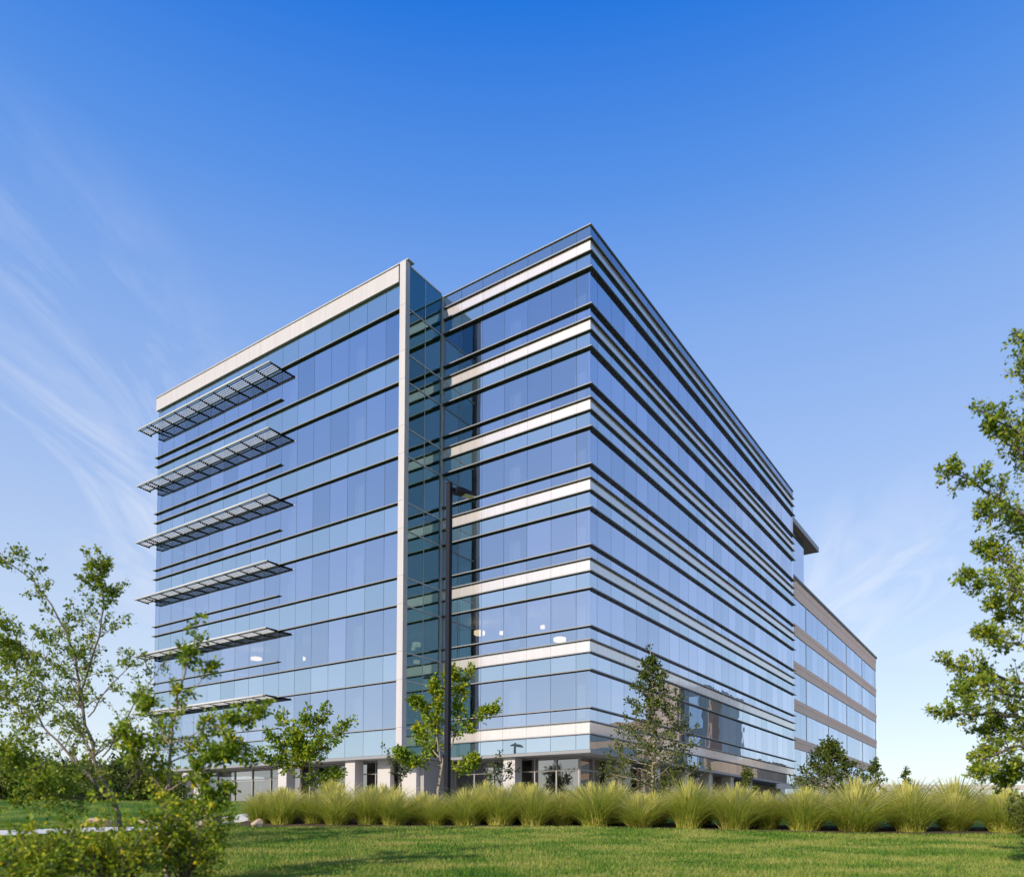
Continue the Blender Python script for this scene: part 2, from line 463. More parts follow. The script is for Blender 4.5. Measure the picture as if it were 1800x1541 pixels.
lx = (rng.random(NB) - 0.5) * 0.07; ly = (rng.random(NB) - 0.5) * 0.07
V = np.empty((NB, 3, 3))
V[:, 0] = np.stack([gx - wid * np.cos(ang), gy - wid * np.sin(ang), gz - 0.005], 1)
V[:, 1] = np.stack([gx + wid * np.cos(ang), gy + wid * np.sin(ang), gz - 0.005], 1)
V[:, 2] = np.stack([gx + lx, gy + ly, gz + hgt], 1)

def np_mesh(name, verts, loops, nper, tint):
    me = bpy.data.meshes.new(name)
    nv = len(verts); nf = len(loops) // nper
    me.vertices.add(nv); me.vertices.foreach_set("co", np.ascontiguousarray(verts, dtype=np.float32).ravel())
    me.loops.add(len(loops)); me.loops.foreach_set("vertex_index", np.ascontiguousarray(loops, dtype=np.int32))
    me.polygons.add(nf)
    me.polygons.foreach_set("loop_start", np.arange(0, nf * nper, nper, dtype=np.int32))
    me.update(calc_edges=True)
    at = me.attributes.new("tint", 'FLOAT', 'FACE')
    at.data.foreach_set("value", np.ascontiguousarray(tint, dtype=np.float32))
    return me
gme = np_mesh("lawn_grass", V.reshape(-1, 3), np.arange(NB * 3), 3, rng.random(NB))
tag(link("lawn_grass", gme, M['blade']), "short mown green lawn with dry straw patches in the foreground", "grass", kind="stuff")

# ------------------------------------------------------------------ the glass office building
YAW = 0.6054
BASE = (3.989, 39.547, 2.6)
B = empty("office_building", BASE, -YAW)
tag(B, "seven storey blue glass office building with sunshades and cream bands", "building")
ST = 4.2
F1 = [27.89 - ST * k for k in range(6)]
F2 = [z - 1.95 for z in F1]
TT = [z - 2.635 for z in F1]
F3 = [27.89 + 0.91] + [z - 3.29 for z in F1]
T0 = 27.89 + 1.59
COP = 27.89 + 2.385
SOF = 2.76
DL = -3.17
XI = -9.95                     # inner corner
XL = -34.66                    # far end of the sunshade wing
YR = 39.03                     # far end of the long side
FAS0, FAS1 = 29.43, 30.46
front_x = [-0.811 - 1.5457 * k for k in range(6)]          # mullions, set back front
side_y = [0.7795 + 1.5662 * k for k in range(25)]
wing_x = [-11.512 - 1.5067 * k for k in range(16)]
FX = [0.0] + front_x + [XI + 0.1]
SY = [0.0] + side_y + [YR]
WX = [-10.20] + wing_x + [XL]

unit = MB().box(-0.5, 0.5, -0.5, 0.5, -0.5, 0.5).mesh("pane")
meshes = {}
def pane_mesh(key, mat):
    if key not in meshes:
        me = unit.copy(); me.name = key
        me.materials.append(mat)
        meshes[key] = me
    return meshes[key]
leftover = {}
count = {}
def pane(kind, mat, axis_, a0, a1, plane, z0, z1, gap=0.011, th=0.024, out=0.0, order=0):
    """one sheet between a0..a1 along the wall; axis_ 'y': wall faces -y at y=plane, 'x': faces +x at x=plane"""
    lo, hi = min(a0, a1) + gap, max(a0, a1) - gap
    z0, z1 = z0 + gap, z1 - gap
    if hi - lo < 0.02 or z1 - z0 < 0.02: return
    if axis_ == 'y':
        loc = ((lo + hi) / 2, plane + th / 2 - out, (z0 + z1) / 2); sc = (hi - lo, th, z1 - z0)
    else:
        loc = (plane - th / 2 + out, (lo + hi) / 2, (z0 + z1) / 2); sc = (th, hi - lo, z1 - z0)
    count[kind] = count.get(kind, 0) + 1
    if count[kind] > 300:
        mbx = leftover.setdefault(kind, (MB(), mat))[0]
        mbx.box(loc[0] - sc[0] / 2, loc[0] + sc[0] / 2, loc[1] - sc[1] / 2, loc[1] + sc[1] / 2, loc[2] - sc[2] / 2, loc[2] + sc[2] / 2)
        return
    tilt = 0.0028
    link(kind, pane_mesh(kind, mat), mat, B, loc, (random.uniform(-tilt, tilt), random.uniform(-tilt, tilt) * 0.2, random.uniform(-tilt, tilt)), sc)

# wing with the sunshades: top row, vision, spandrel
for i in range(len(WX) - 1):
    a0, a1 = WX[i], WX[i + 1]
    pane("spandrel_pane", M['spandrel'], 'y', a0, a1, DL, F1[0], FAS0)
    for k in range(6):
        pane("vision_pane", M['vision'], 'y', a0, a1, DL, TT[k], F1[k])
        pane("spandrel_pane", M['spandrel'], 'y', a0, a1, DL, F1[k + 1] if k < 5 else SOF + 0.06, TT[k])
# set back front
for i in range(len(FX) - 1):
    a0, a1 = FX[i], FX[i + 1]
    pane("parapet_pane", M['parapet'], 'y', a0, a1, 0, T0, COP - 0.05)
    for k in range(6):
        pane("vision_pane", M['vision'], 'y', a0, a1, 0, F2[k], F1[k])
        pane("lower_pane", M['vision'], 'y', a0, a1, 0, TT[k], F2[k])
        pane("spandrel_pane", M['spandrel'], 'y', a0, a1, 0, F1[k], F3[k])
        pane("band_panel", M['panel'], 'y', a0, a1, 0, F3[k], T0 if k == 0 else TT[k - 1], 0.006, 0.05, 0.002)
    pane("band_panel", M['panel'], 'y', a0, a1, 0, F3[6], TT[5], 0.006, 0.05, 0.002)
    pane("base_pane", M['spandrel'], 'y', a0, a1, 0, SOF + 0.06, F3[6])
# glass return between the wing and the set back front
RY = [DL + 0.06, DL / 2, -0.12]
rows = [SOF + 0.06] + sorted([z for z in F1] + [z for z in TT]) + [FAS1 - 0.12]
for i in range(2):
    for j in range(len(rows) - 1):
        pane("return_pane" if j < len(rows) - 2 else "return_parapet_pane", M['clear'] if j < len(rows) - 2 else M['teal'], 'x', RY[i], RY[i + 1], XI, rows[j], rows[j + 1])
# long side
for i in range(len(SY) - 1):
    a0, a1 = SY[i], SY[i + 1]
    pane("parapet_pane", M['parapet'], 'x', a0, a1, 0, T0, COP - 0.05)
    for k in range(6):
        pane("vision_pane", M['vision'], 'x', a0, a1, 0, F2[k], F1[k])
        pane("lower_pane", M['vision'], 'x', a0, a1, 0, TT[k], F2[k])
        pane("spandrel_pane", M['spandrel'], 'x', a0, a1, 0, F1[k], F3[k])
        pane("band_panel", M['panel'], 'x', a0, a1, 0, F3[k], T0 if k == 0 else TT[k - 1], 0.006, 0.05, 0.002)
    pane("band_panel", M['panel'], 'x', a0, a1, 0, F3[6], TT[5], 0.006, 0.05, 0.002)
    pane("base_pane", M['spandrel'], 'x', a0, a1, 0, SOF + 0.06, F3[6])
for kind, (mbx, mt) in leftover.items():
    tag(mbx.build(kind, mt, B), kind="stuff")

# mullion grid just behind the sheets, one frame per wall
g = MB()
for x in WX: g.box(x - 0.03, x + 0.03, DL + 0.026, DL + 0.11, SOF + 0.05, FAS0)
for z in [SOF + 0.05, FAS0 - 0.03] + F1 + TT: g.box(XL + 0.04, -10.26, DL + 0.03, DL + 0.10, z - 0.03, z + 0.03)
g.build("mullion_frame", M['mullion'], B)
g = MB()
for x in FX[1:]: g.box(x - 0.03, x + 0.03, 0.026, 0.11, SOF + 0.05, COP - 0.08)
for z in [SOF + 0.05] + F1 + F2 + TT + F3: g.box(XI + 0.15, -0.12, 0.03, 0.10, z - 0.03, z + 0.03)
g.build("mullion_frame", M['mullion'], B)
g = MB()
for y in SY[1:]: g.box(-0.11, -0.026, y - 0.03, y + 0.03, SOF + 0.05, COP - 0.08)
for z in [SOF + 0.05] + F1 + F2 + TT + F3: g.box(-0.10, -0.03, 0.12, YR - 0.04, z - 0.03, z + 0.03)
g.build("mullion_frame", M['mullion'], B)
MB().box(-0.10, -0.012, 0.012, 0.10, SOF + 0.05, COP - 0.08).build("corner_post", M['mullion'], B)
g = MB()
for z in rows[1:-1]: g.box(XI - 0.06, XI + 0.035, RY[0], RY[2], z - 0.035, z + 0.035)
g.box(XI - 0.05, XI + 0.012, DL / 2 - 0.02, DL / 2 + 0.02, SOF, FAS1 - 0.1)
g.box(XI - 0.09, XI + 0.03, RY[0], -0.14, FAS1 - 0.12, FAS1 - 0.04)
g.build("return_frame", M['alu'], B)

# horizontal fins, underside shade put into the plate colour, with a bright nose
P = 0.19
def fin_L(z, P=0.19):
    """fin that runs along the set back front, round the corner and down the long side"""
    f = MB()
    f.prism([(XI + 0.12, -0.003), (XI + 0.12, -P + 0.03), (P - 0.03, -P + 0.03), (P - 0.03, YR + 0.12), (0.003, YR), (0.003, -0.003)], z, z + 0.038)
    o = f.build("fin", M['fin'], B)
    n = MB()
    n.prism([(XI + 0.12, -P + 0.03), (XI + 0.12, -P), (P, -P), (P, YR + 0.15), (P - 0.03, YR + 0.13), (P - 0.03, -P + 0.03)], z - 0.004, z + 0.046)
    n.build("nose", M['nose'], o)
for k in range(6):
    for z, p_ in ((F1[k], 0.19), (F2[k], 0.18), (TT[k], 0.13), (F3[k], 0.14)): fin_L(z, p_)
fin_L(T0, 0.13); fin_L(F3[6], 0.14)
def fin_wing(z, x0, x1, P=0.165):
    f = MB()
    if x0 < XL: f.prism([(x0 + 0.03, DL + 0.3), (x0 + 0.03, DL - P + 0.03), (x1, DL - P + 0.03), (x1, DL - 0.004), (XL - 0.004, DL - 0.004), (XL - 0.004, DL + 0.3)], z, z + 0.038)
    else: f.box(x0, x1, DL - P + 0.03, DL - 0.004, z, z + 0.038)
    o = f.build("fin", M['fin'], B)
    MB().box(x0, x1, DL - P, DL - P + 0.03, z - 0.004, z + 0.046).build("nose", M['nose'], o)
XS = wing_x[6]                 # sunshades end at this mullion
for k in range(6):
    fin_wing(F1[k], XS + 0.03, -10.24)
    fin_wing(TT[k], XL - P, -10.24)
    fin_wing(F2[k], XL - P, XS + 0.02)

# sunshades
for k in range(6):
    s = empty("sunshade", (0, 0, F1[k]), 0, B)
    x0, x1 = XL - 0.95, XS
    o = MB()
    o.tube([(x0, DL - 1.0, 0.03), (x1, DL - 1.0, 0.03)], 0.075, 10)
    o.build("front_tube", M['alu'], s, smooth=True)
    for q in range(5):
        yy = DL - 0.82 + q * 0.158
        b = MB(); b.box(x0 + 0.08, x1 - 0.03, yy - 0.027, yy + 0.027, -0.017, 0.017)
        so = b.build("slat", M['slatshade'], s)
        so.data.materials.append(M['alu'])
        so.data.polygons[2].material_index = 1; so.data.polygons[1].material_index = 1  # front and top stay pale as the lit faces
    for x in [x0 + 0.06, XL + 0.02] + wing_x[7:] + [XS - 0.02]:
        b = MB()
        b.v = [(x - 0.02, DL - 0.98, -0.02), (x + 0.02, DL - 0.98, -0.02), (x + 0.02, DL + 0.02, -0.09), (x - 0.02, DL + 0.02, -0.09),
               (x - 0.02, DL - 0.98, 0.06), (x + 0.02, DL - 0.98, 0.06), (x + 0.02, DL + 0.02, 0.06), (x - 0.02, DL + 0.02, 0.06)]
        b.f = [(0, 3, 2, 1), (4, 5, 6, 7), (0, 1, 5, 4), (1, 2, 6, 5), (2, 3, 7, 6), (3, 0, 4, 7)]
        b.build("bracket", M['dark'], s)
    MB().box(x0 + 0.04, x1 - 0.02, DL - 0.14, DL - 0.09, -0.05, 0.05).build("rear_rail", M['alu'], s)

# fascia, vertical white fin, coping, inner post
seg = [XL - 0.06 + (abs(XL + 0.06) - 10.3) * t / 4 for t in range(5)]
for i in range(4):
    bx("fascia_panel", M['white'], B, seg[i] + 0.004, seg[i + 1] - 0.004, DL - 0.16, DL + 0.02, FAS0 + 0.03, FAS1 - 0.06)
bx("fascia_coping", M['white'], B, XL - 0.10, -9.66, DL - 0.22, DL + 0.3, FAS1 - 0.055, FAS1)
zs = [SOF - 0.02] + sorted(F1 + TT) + [FAS1 - 0.06]
for i in range(len(zs) - 1):
    bx("edge_fin_panel", M['white'], B, -10.20, -9.76, DL - 0.30, DL + 0.05, zs[i] + 0.006, zs[i + 1] - 0.006)
MB().box(-10.18, -9.78, DL - 0.27, DL + 0.04, SOF, FAS1 - 0.07).build("edge_fin_core", M['mullion'], B)
bx("inner_post", M['white'], B, XI - 0.06, XI + 0.11, -0.12, 0.02, SOF, COP - 0.02)
MB().prism([(XI + 0.05, -0.07), (0.07, -0.07), (0.07, YR + 0.05), (-0.35, YR + 0.05), (-0.35, 0.35), (XI + 0.05, 0.35)], COP - 0.05, COP).build("coping", M['nose'], B)

# soffit edge trim and soffits
MB().prism([(XI + 0.02, -0.06), (0.06, -0.06), (0.06, YR + 0.04), (-3, YR + 0.04), (-3, 3), (XI + 0.02, 3)], SOF - 0.10, SOF + 0.05).build("soffit", M['soffit'], B)
MB().box(XL - 0.03, -9.72, DL - 0.06, 3, SOF - 0.10, SOF + 0.045).build("soffit", M['soffit'], B)
bx("soffit_trim", M['nose'], B, XL - 0.05, -10.23, DL - 0.09, DL - 0.062, SOF - 0.11, SOF + 0.05)
MB().prism([(XI + 0.03, -0.062), (XI + 0.03, -0.09), (0.09, -0.09), (0.09, YR + 0.05), (0.062, YR + 0.05), (0.062, -0.062)], SOF - 0.11, SOF + 0.052).build("soffit_trim", M['nose'], B)

# floors, cores and interior columns behind the glass
for k in range(6):
    z = TT[k] - 0.75
    bx("floor_slab", M['slab'], B, XI + 0.02, -0.2, 0.2, YR - 0.2, z, z + 0.32)
    bx("floor_slab", M['slab'], B, XL + 0.2, XI - 0.15, DL + 0.2, 24.8, z, z + 0.32)
    zc = F1[k] + 0.12
    bx("ceiling", M['icol'], B, XI + 0.02, -0.25, 0.25, YR - 0.25, zc, zc + 0.05)
    bx("ceiling", M['icol'], B, XL + 0.25, XI - 0.15, DL + 0.25, 24.7, zc, zc + 0.05)
bx("core_wall", M['core'], B, -9.0, -7.6, 12, 30, 0.1, F1[0] + 0.1)
bx("core_wall", M['core'], B, -28.5, -14, 7, 18, 0.1, F1[0] + 0.1)
bx("rear_wall", M['beige'], B, XL, XI - 0.2, 25, 25.3, 0.05, FAS1 - 0.1)
bx("rear_wall", M['beige'], B, XI - 0.2, 0, YR - 0.15, YR - 0.02, SOF + 0.1, COP - 0.06)
bx("rear_wall", M['beige'], B, XI - 0.2, XI + 0.0, 25.32, YR - 0.2, 0.05, COP - 0.1)
bx("roof", M['roof'], B, XI + 0.0, -0.12, 0.12, YR - 0.2, F1[0] + 1.0, F1[0] + 1.2)
bx("roof", M['roof'], B, XL + 0.12, XI - 0.1, DL + 0.12, 24.98, F1[0] + 1.0, F1[0] + 1.2)
bx("fascia_back", M['white'], B, XL, -10.25, DL + 0.2, DL + 0.3, F1[0] + 1.2, FAS1 - 0.06)
# end wall of the wing: seen only through the corner glass
g = MB()
rws = [SOF + 0.06] + sorted(F1 + TT) + [FAS0]
for j in range(len(rws) - 1):
    for t in range(6):
        y0 = DL + 0.05 + t * 4.6
        g.box(XL - 0.0, XL + 0.024, y0 + 0.02, y0 + 4.58, rws[j] + 0.02, rws[j + 1] - 0.02)
tag(g.build("end_pane", M['vision'], B), kind="stuff")
cols = [-29.3, -20.3, -14.25]
for x in cols:
    for k in range(6):
        bx("interior_column", M['icol'], B, x - 0.35, x + 0.35, DL + 0.7, DL + 1.4, TT[k] - 0.43, F1[k] + 0.12)
for x in (-5.17,):
    for k in range(6):
        bx("interior_column", M['icol'], B, x - 0.35, x + 0.35, 0.7, 1.4, TT[k] - 0.43, F1[k] + 0.12)
for y in (1.2, 10.2, 19.2, 28.2, 37):
    for k in range(6):
        bx("interior_column", M['icol'], B, -1.4, -0.7, y - 0.35, y + 0.35, TT[k] - 0.43, F1[k] + 0.12)

# ground floor: set back shopfront, columns, base
GY, GW, GX = 1.4, DL + 1.4, -1.4
bx("plinth", M['concrete'], B, XL - 0.4, 0.4, DL - 0.6, 25.5, -2.2, 0.03)
bx("plinth", M['concrete'], B, XI - 0.6, 0.4, 25.4, YR + 0.3, -2.2, 0.028)
TR = 1.92
def shop(axis_, a0, a1, plane, step):
    n_ = max(1, round(abs(a1 - a0) / step)); d = (a1 - a0) / n_
    fr = MB()
    for i in range(n_):
        for z0, z1 in ((0.12, TR), (TR, SOF - 0.12)):
            pane("shopfront_pane", M['store'], axis_, a0 + i * d, a0 + (i + 1) * d, plane, z0, z1, 0.03)
    for i in range(n_ + 1):
        c = a0 + i * d
        if axis_ == 'y': fr.box(c - 0.035, c + 0.035, plane - 0.07, plane + 0.06, 0.04, SOF - 0.11)
        else: fr.box(plane - 0.06, plane + 0.07, c - 0.035, c + 0.035, 0.04, SOF - 0.11)
    lo, hi = min(a0, a1), max(a0, a1)
    for z in (0.08, TR, SOF - 0.15):
        if axis_ == 'y': fr.box(lo, hi, plane - 0.05, plane + 0.05, z - 0.03, z + 0.03)
        else: fr.box(plane - 0.05, plane + 0.05, lo, hi, z - 0.03, z + 0.03)
    fr.build("shopfront_frame", M['frame'], B)
shop('y', -30.6, -11.4, GW, 1.92)
shop('y', XI + 0.1, GX, GY, 1.5)
shop('x', GY, 20.9, GX, 1.5)
bx("shop_return", M['column'], B, -11.4, -10.2, GW, GW + 0.3, 0.04, SOF - 0.11)
bx("shop_return", M['soffit'], B, -10.3, -9.9, GW + 0.31, GY, 0.04, SOF - 0.11)
bx("inside_wall", M['core'], B, -30.5, -11, 3.5, 3.7, 0.04, SOF - 0.11)
bx("inside_wall", M['core'], B, -9.8, -5.6, 6.0, 6.2, 0.04, SOF - 0.11)
bx("inside_wall", M['core'], B, -5.5, -5.3, 6.0, 21, 0.04, SOF - 0.11)
bx("ground_floor", M['slab'], B, -30.5, -1.5, GW + 0.1, 21, 0.032, 0.07)
# long grey curtains hanging in the left shopfront
cu = MB()
for i in range(120):
    x = -28.6 + i * 0.066
    cu.box(x, x + 0.06, GW + 0.30 + 0.05 * math.sin(i * 0.9), GW + 0.34 + 0.05 * math.sin(i * 0.9), 0.12, TR - 0.05 + 0.0 * i)
tag(cu.build("curtain", M['curtain'], B), kind="stuff")
for x in cols:
    bx("column", M['column'], B, x - 0.4, x + 0.4, DL + 0.17, DL + 0.87, 0.03, SOF - 0.10, 0.012)
bx("column", M['column'], B, -5.57, -4.77, 0.2, 0.9, 0.03, SOF - 0.10, 0.012)
bx("column", M['column'], B, -12.75, -11.75, DL + 0.9, DL + 1.25, 0.03, SOF - 0.10, 0.012)
for y in (4.9, 9.0, 13.7, 18.0, 22.5, 27.0):
    bx("column", M['colstone'], B, -0.95, -0.25, y - 0.35, y + 0.35, 0.03, SOF - 0.10, 0.012)
# white portal at the far end of the wing
pf = MB()
pf.box(-31.05, -30.85, DL + 0.1, DL + 0.5, 0.031, 2.5); pf.box(-30.85, -29.75, DL + 0.1, DL + 0.5, 2.3, 2.5); pf.box(-30.85, -29.75, DL + 0.1, DL + 0.5, 0.031, 0.2)
pf.build("portal_frame", M['white'], B)
bx("portal_grille", M['curtain'], B, -30.85, -29.75, DL + 0.3, DL + 0.36, 0.2, 2.3)
bx("service_wall", M['brown'], B, YR * 0 - 4.0, -1.45, 21.0, YR - 0.5, 0.03, SOF - 0.12)

# lit pendants inside
def b2w(x, y, z):
    return (BASE[0] + x * math.cos(YAW) + y * math.sin(YAW), BASE[1] - x * math.sin(YAW) + y * math.cos(YAW), BASE[2] + z)
def pendant(x, y, z, r, h, ceil, label):
    o = empty("pendant_lamp", b2w(x, y, z))
    r *= 0.85; h *= 0.8
    s = MB(); s.tube([(0, 0, 0), (0, 0, h * 0.12), (0, 0, h * 0.88), (0, 0, h)], [r * 0.9, r, r, r * 0.9], 20)
    s.build("shade", M['bulb'], o, smooth=True)
    c = MB(); c.tube([(0, 0, h), (0, 0, ceil - z)], 0.012, 5); c.build("cord", M['dark'], o)
    tag(o, label, "lamp", "lit pendants behind the glass")
C4 = F1[4] + 0.12
pendant(-26.39, -0.5, 10.45, 0.48, 0.22, C4, "large lit drum lamp inside the sunshade wing, leftmost of the lit lamps")
pendant(-21.75, -0.5, 9.9, 0.42, 0.25, C4, "small lit drum lamp inside the wing, right of its large drum lamp")
pendant(-9.0, 2.5, 10.45, 0.40, 0.30, C4, "lit drum lamp beside the glass return, just right of the lamp post")
pendant(-7.7, 3.0, 10.4, 0.16, 0.24, C4, "small lit lamp right of the drum lamp beside the glass return")
pendant(-5.79, 2.5, 10.42, 0.32, 0.28, C4, "lit drum lamp highest in the middle of the set back front")
pendant(-4.9, 3.2, 10.4, 0.16, 0.24, C4, "small lit lamp right of the highest drum lamp in the set back front")
pendant(-5.86, 2.5, 9.3, 0.24, 0.24, C4, "lit lamp hanging lowest, below the highest drum lamp in the set back front")
pendant(-3.31, 2.5, 9.3, 0.42, 0.26, C4, "lit drum lamp nearest the building corner in the set back front")

# ------------------------------------------------------------------ beige office block behind
G2 = empty("beige_office_block", b2w(-3.5, 45, 0), -YAW)
tag(G2, "beige office block with long glass ribbons behind the long side of the glass building", "building")
L2 = 57.5
z2 = [24.33 - ST * k for k in range(6)]          # tops of the ribbons
bx("wall", M['beige'], G2, -24, -0.5, 0.2, L2 - 0.2, -2, 26.2)
for k in range(6):
    zt = z2[k]; zb = zt - 2.95
    mull = [2.2 + 11.0 * i for i in range(6)] + [L2 - 0.4]
    for i in range(len(mull) - 1):
        a0, a1 = mull[i], mull[i + 1]
        for q in range(4):
            p0 = a0 + (a1 - a0) * q / 4; p1 = a0 + (a1 - a0) * (q + 1) / 4
            link("ribbon_pane", pane_mesh("ribbon_pane", M['ribbon']), None, G2, (-0.13, (p0 + p1) / 2, (zt + zb) / 2), (0, 0, random.uniform(-.002, .002)), (0.03, p1 - p0 - 0.04, zt - zb - 0.05))
        bx("ribbon_post", M['alu'], G2, -0.40, -0.09, a1 - 0.13, a1 + 0.13, zb, zt)
    hi = 26.3 if k == 0 else z2[k - 1] - 2.95
    bx("spandrel_band", M['beige'], G2, -0.5, 0.0, 0, L2, zt + 0.002 + (hi - zt) * 0.62, hi)
    bx("spandrel_band", M['beige'], G2, -0.5, -0.04, 0.02, L2 - 0.02, zt, zt + (hi - zt) * 0.62)
bx("coping", M['fin'], G2, -24, 0.12, -0.1, L2 + 0.12, 26.302, 26.48)
bx("coping_cap", M['nose'], G2, -24.05, 0.16, -0.12, L2 + 0.16, 26.483, 26.62)
# stair tower with a flat canopy roof
bx("tower", M['ribbon'], G2, -14, -1.5, 6, 18.0, 26.62, 33.9)
bx("tower_canopy", M['brown'], G2, -16, -0.9, 4, 22.9, 33.91, 34.25)
bx("canopy_edge", M['nose'], G2, -0.898, -0.84, 4, 22.9, 33.9, 34.5)
bx("canopy_edge", M['nose'], G2, -16, -0.84, 22.902, 22.96, 33.9, 34.5)
rl = MB(); rl.tube([(-1, L2 - 0.2, 26.6), (-1, L2 - 0.2, 27.4), (-0.9, L2 + 0.8, 27.7), (-0.8, L2 + 1.5, 27.5)], 0.04, 6)
rl.build("roof_lamp", M['dark'], G2)

# neighbour across the road that the long side mirrors
NB_ = empty("neighbour_building", b2w(51, 146, 0), -YAW)
tag(NB_, "tan neighbouring building mirrored low in the long glass side", "building")
bx("wall", M['tan'], NB_, 5, 13, 0, 30, -3, 35)
bx("stair_glass", M['darkglass'], NB_, -2, 4.98, 1.5, 28, -3, 33.5)
bx("stair_wall", M['brown'], NB_, -2.4, -2.02, 1.4, 10, -3, 32)
bx("low_wing", M['brown'], NB_, 13.02, 60, -2, 28, -3, 25.5)
for k in range(6):
    bx("window_band", M['darkglass'], NB_, 14, 59, -2.1, -2.002, 1 + 4.0 * k, 3.0 + 4.0 * k)
for k in range(3):
    bx("stair_pane", M['ribbon'], NB_, -0.5, 2.8, 1.38, 1.49, 3 + 10 * k, 11 + 10 * k)
bx("entrance_wing", M['brown'], NB_, -14, -2.5, 4, 26, -3, 15)

# ------------------------------------------------------------------ lamp post
def lamp_post(name, loc, rz, h, w, arms, label, cat="street lamp"):
    o = empty(name, loc, rz)
    b = MB(); b.box(-0.18, 0.18, -0.18, 0.18, -0.3, 0.05); b.build("base", M['concrete'], o)
    p = MB(); p.prism([(-w / 2, -w / 2), (w / 2, -w / 2), (w / 2, w / 2), (-w / 2, w / 2)], 0.05, h); p.build("pole", M['dark'], o, bevel=0.012)
    bx("cap", M['dark'], o, -w / 2 - 0.008, w / 2 + 0.008, -w / 2 - 0.008, w / 2 + 0.008, h + 0.002, h + 0.02)
    for s in arms:
        a = MB(); a.box(w / 2, w / 2 + 0.16, -0.05, 0.05, h - 0.24, h - 0.13)
        ar = a.build("arm", M['dark'], o); ar.rotation_euler = (0, 0, s)
        hd = MB()
        x0, x1 = w / 2 + 0.14, w / 2 + 0.92
        prof = [(x0, h - 0.29), (x1, h - 0.27), (x1, h - 0.22), (x1 - 0.08, h - 0.18), (x0 + 0.28, h - 0.10), (x0, h - 0.10)]
        n_ = len(prof)
        hd.v = [(x, -0.19, z) for x, z in prof] + [(x, 0.19, z) for x, z in prof]
        hd.f = [tuple(range(n_)), tuple(range(2 * n_ - 1, n_ - 1, -1))] + [(i, i + n_, (i + 1) % n_ + n_, (i + 1) % n_) for i in range(n_)]
        ho = hd.build("lamp_head", M['dark'], o, bevel=0.01); ho.rotation_euler = (0, 0, s)
        l_ = MB(); l_.box(x0 + 0.34, x1 - 0.05, -0.15, 0.15, h - 0.305, h - 0.2785); lo = l_.build("lens", M['lens'], ho)
    tag(o, label, cat)
    return o
lpx, lpy = -2.28, 25.3
lamp_post("street_lamp", (lpx, lpy + 2.2, ground(lpx, lpy + 2.2)), -YAW + 0.0, 12.2, 0.175, [1.15], "tall dark square lamp post in front of the glass return")
lamp_post("street_lamp", (-44.5, 25.2, ground(-44.5, 25.2)), 0.9, 10.3, 0.2, [0, math.pi], "double headed lamp post mirrored in the base of the set back front")

# ------------------------------------------------------------------ concrete rail on the right
RB = empty("concrete_barrier", (20.5, 60, ground(20.5, 60)))
g0 = ground(20.5, 60)
tag(RB, "long low beige concrete barrier beyond the tall grass on the right", "barrier")
bx("rail", M['concrete'], RB, 0, 32, -0.15, 0.2, 4.45 - g0, 4.82 - g0)
for i in range(9):
    bx("post", M['concrete'], RB, 0.3 + i * 3.9, 0.65 + i * 3.9, -0.13, 0.18, -0.4, 4.449 - g0)
bx("panel", M['column'], RB, 0.0, 32, 0.0, 0.1, 0.4, 1.5)

# ------------------------------------------------------------------ boulders
def boulder(x, y, sx, sy, sz, label, seed):
    r = random.Random(seed)
    me = bpy.data.meshes.new("boulder")
    import bmesh
    bm = bmesh.new()
    bmesh.ops.create_icosphere(bm, subdivisions=3, radius=0.5)
    cuts = [(Vector((r.gauss(0, 1), r.gauss(0, 1), r.gauss(0, 0.8))).normalized(), r.uniform(0.26, 0.42)) for _ in range(14)]
    for v in bm.verts:
        for nn_, dd_ in cuts:
            e_ = v.co.dot(nn_) - dd_
            if e_ > 0: v.co -= nn_ * e_ * 0.93
        v.co += Vector((r.uniform(-.008, .008), r.uniform(-.008, .008), r.uniform(-.008, .008)))
        v.co = Vector((v.co.x * sx * 1.2, v.co.y * sy * 1.2, v.co.z * sz * 1.2))
    bm.to_mesh(me); bm.free()
    o = link("boulder", me, M['stone'], None, (x, y, ground(x, y) + sz * 0.28), (0, 0, r.uniform(0, 3)))
    tag(o, label, "boulder", "limestone boulders at the edge of the lawn")
boulder(-10.35, 27.0, 0.9, 0.7, 0.42, "flat pale limestone boulder just left of the tall grass", 1)
boulder(-10.2, 26.2, 0.8, 0.55, 0.55, "rounded limestone boulder in front of the flat boulder", 2)
boulder(-11.1, 26.4, 0.55, 0.5, 0.40, "small limestone boulder left of the rounded boulder", 3)
boulder(-8.4, 25.6, 0.42, 0.40, 0.42, "small pointed limestone boulder at the foot of the first grass clumps", 4)
boulder(-13.6, 25.6, 1.6, 0.9, 0.42, "long tan boulder behind the multi stemmed tree, left end of the row", 5)
boulder(-12.3, 26.2, 1.1, 0.8, 0.38, "mid sized tan boulder between the multi stemmed tree and the slender tree", 6)

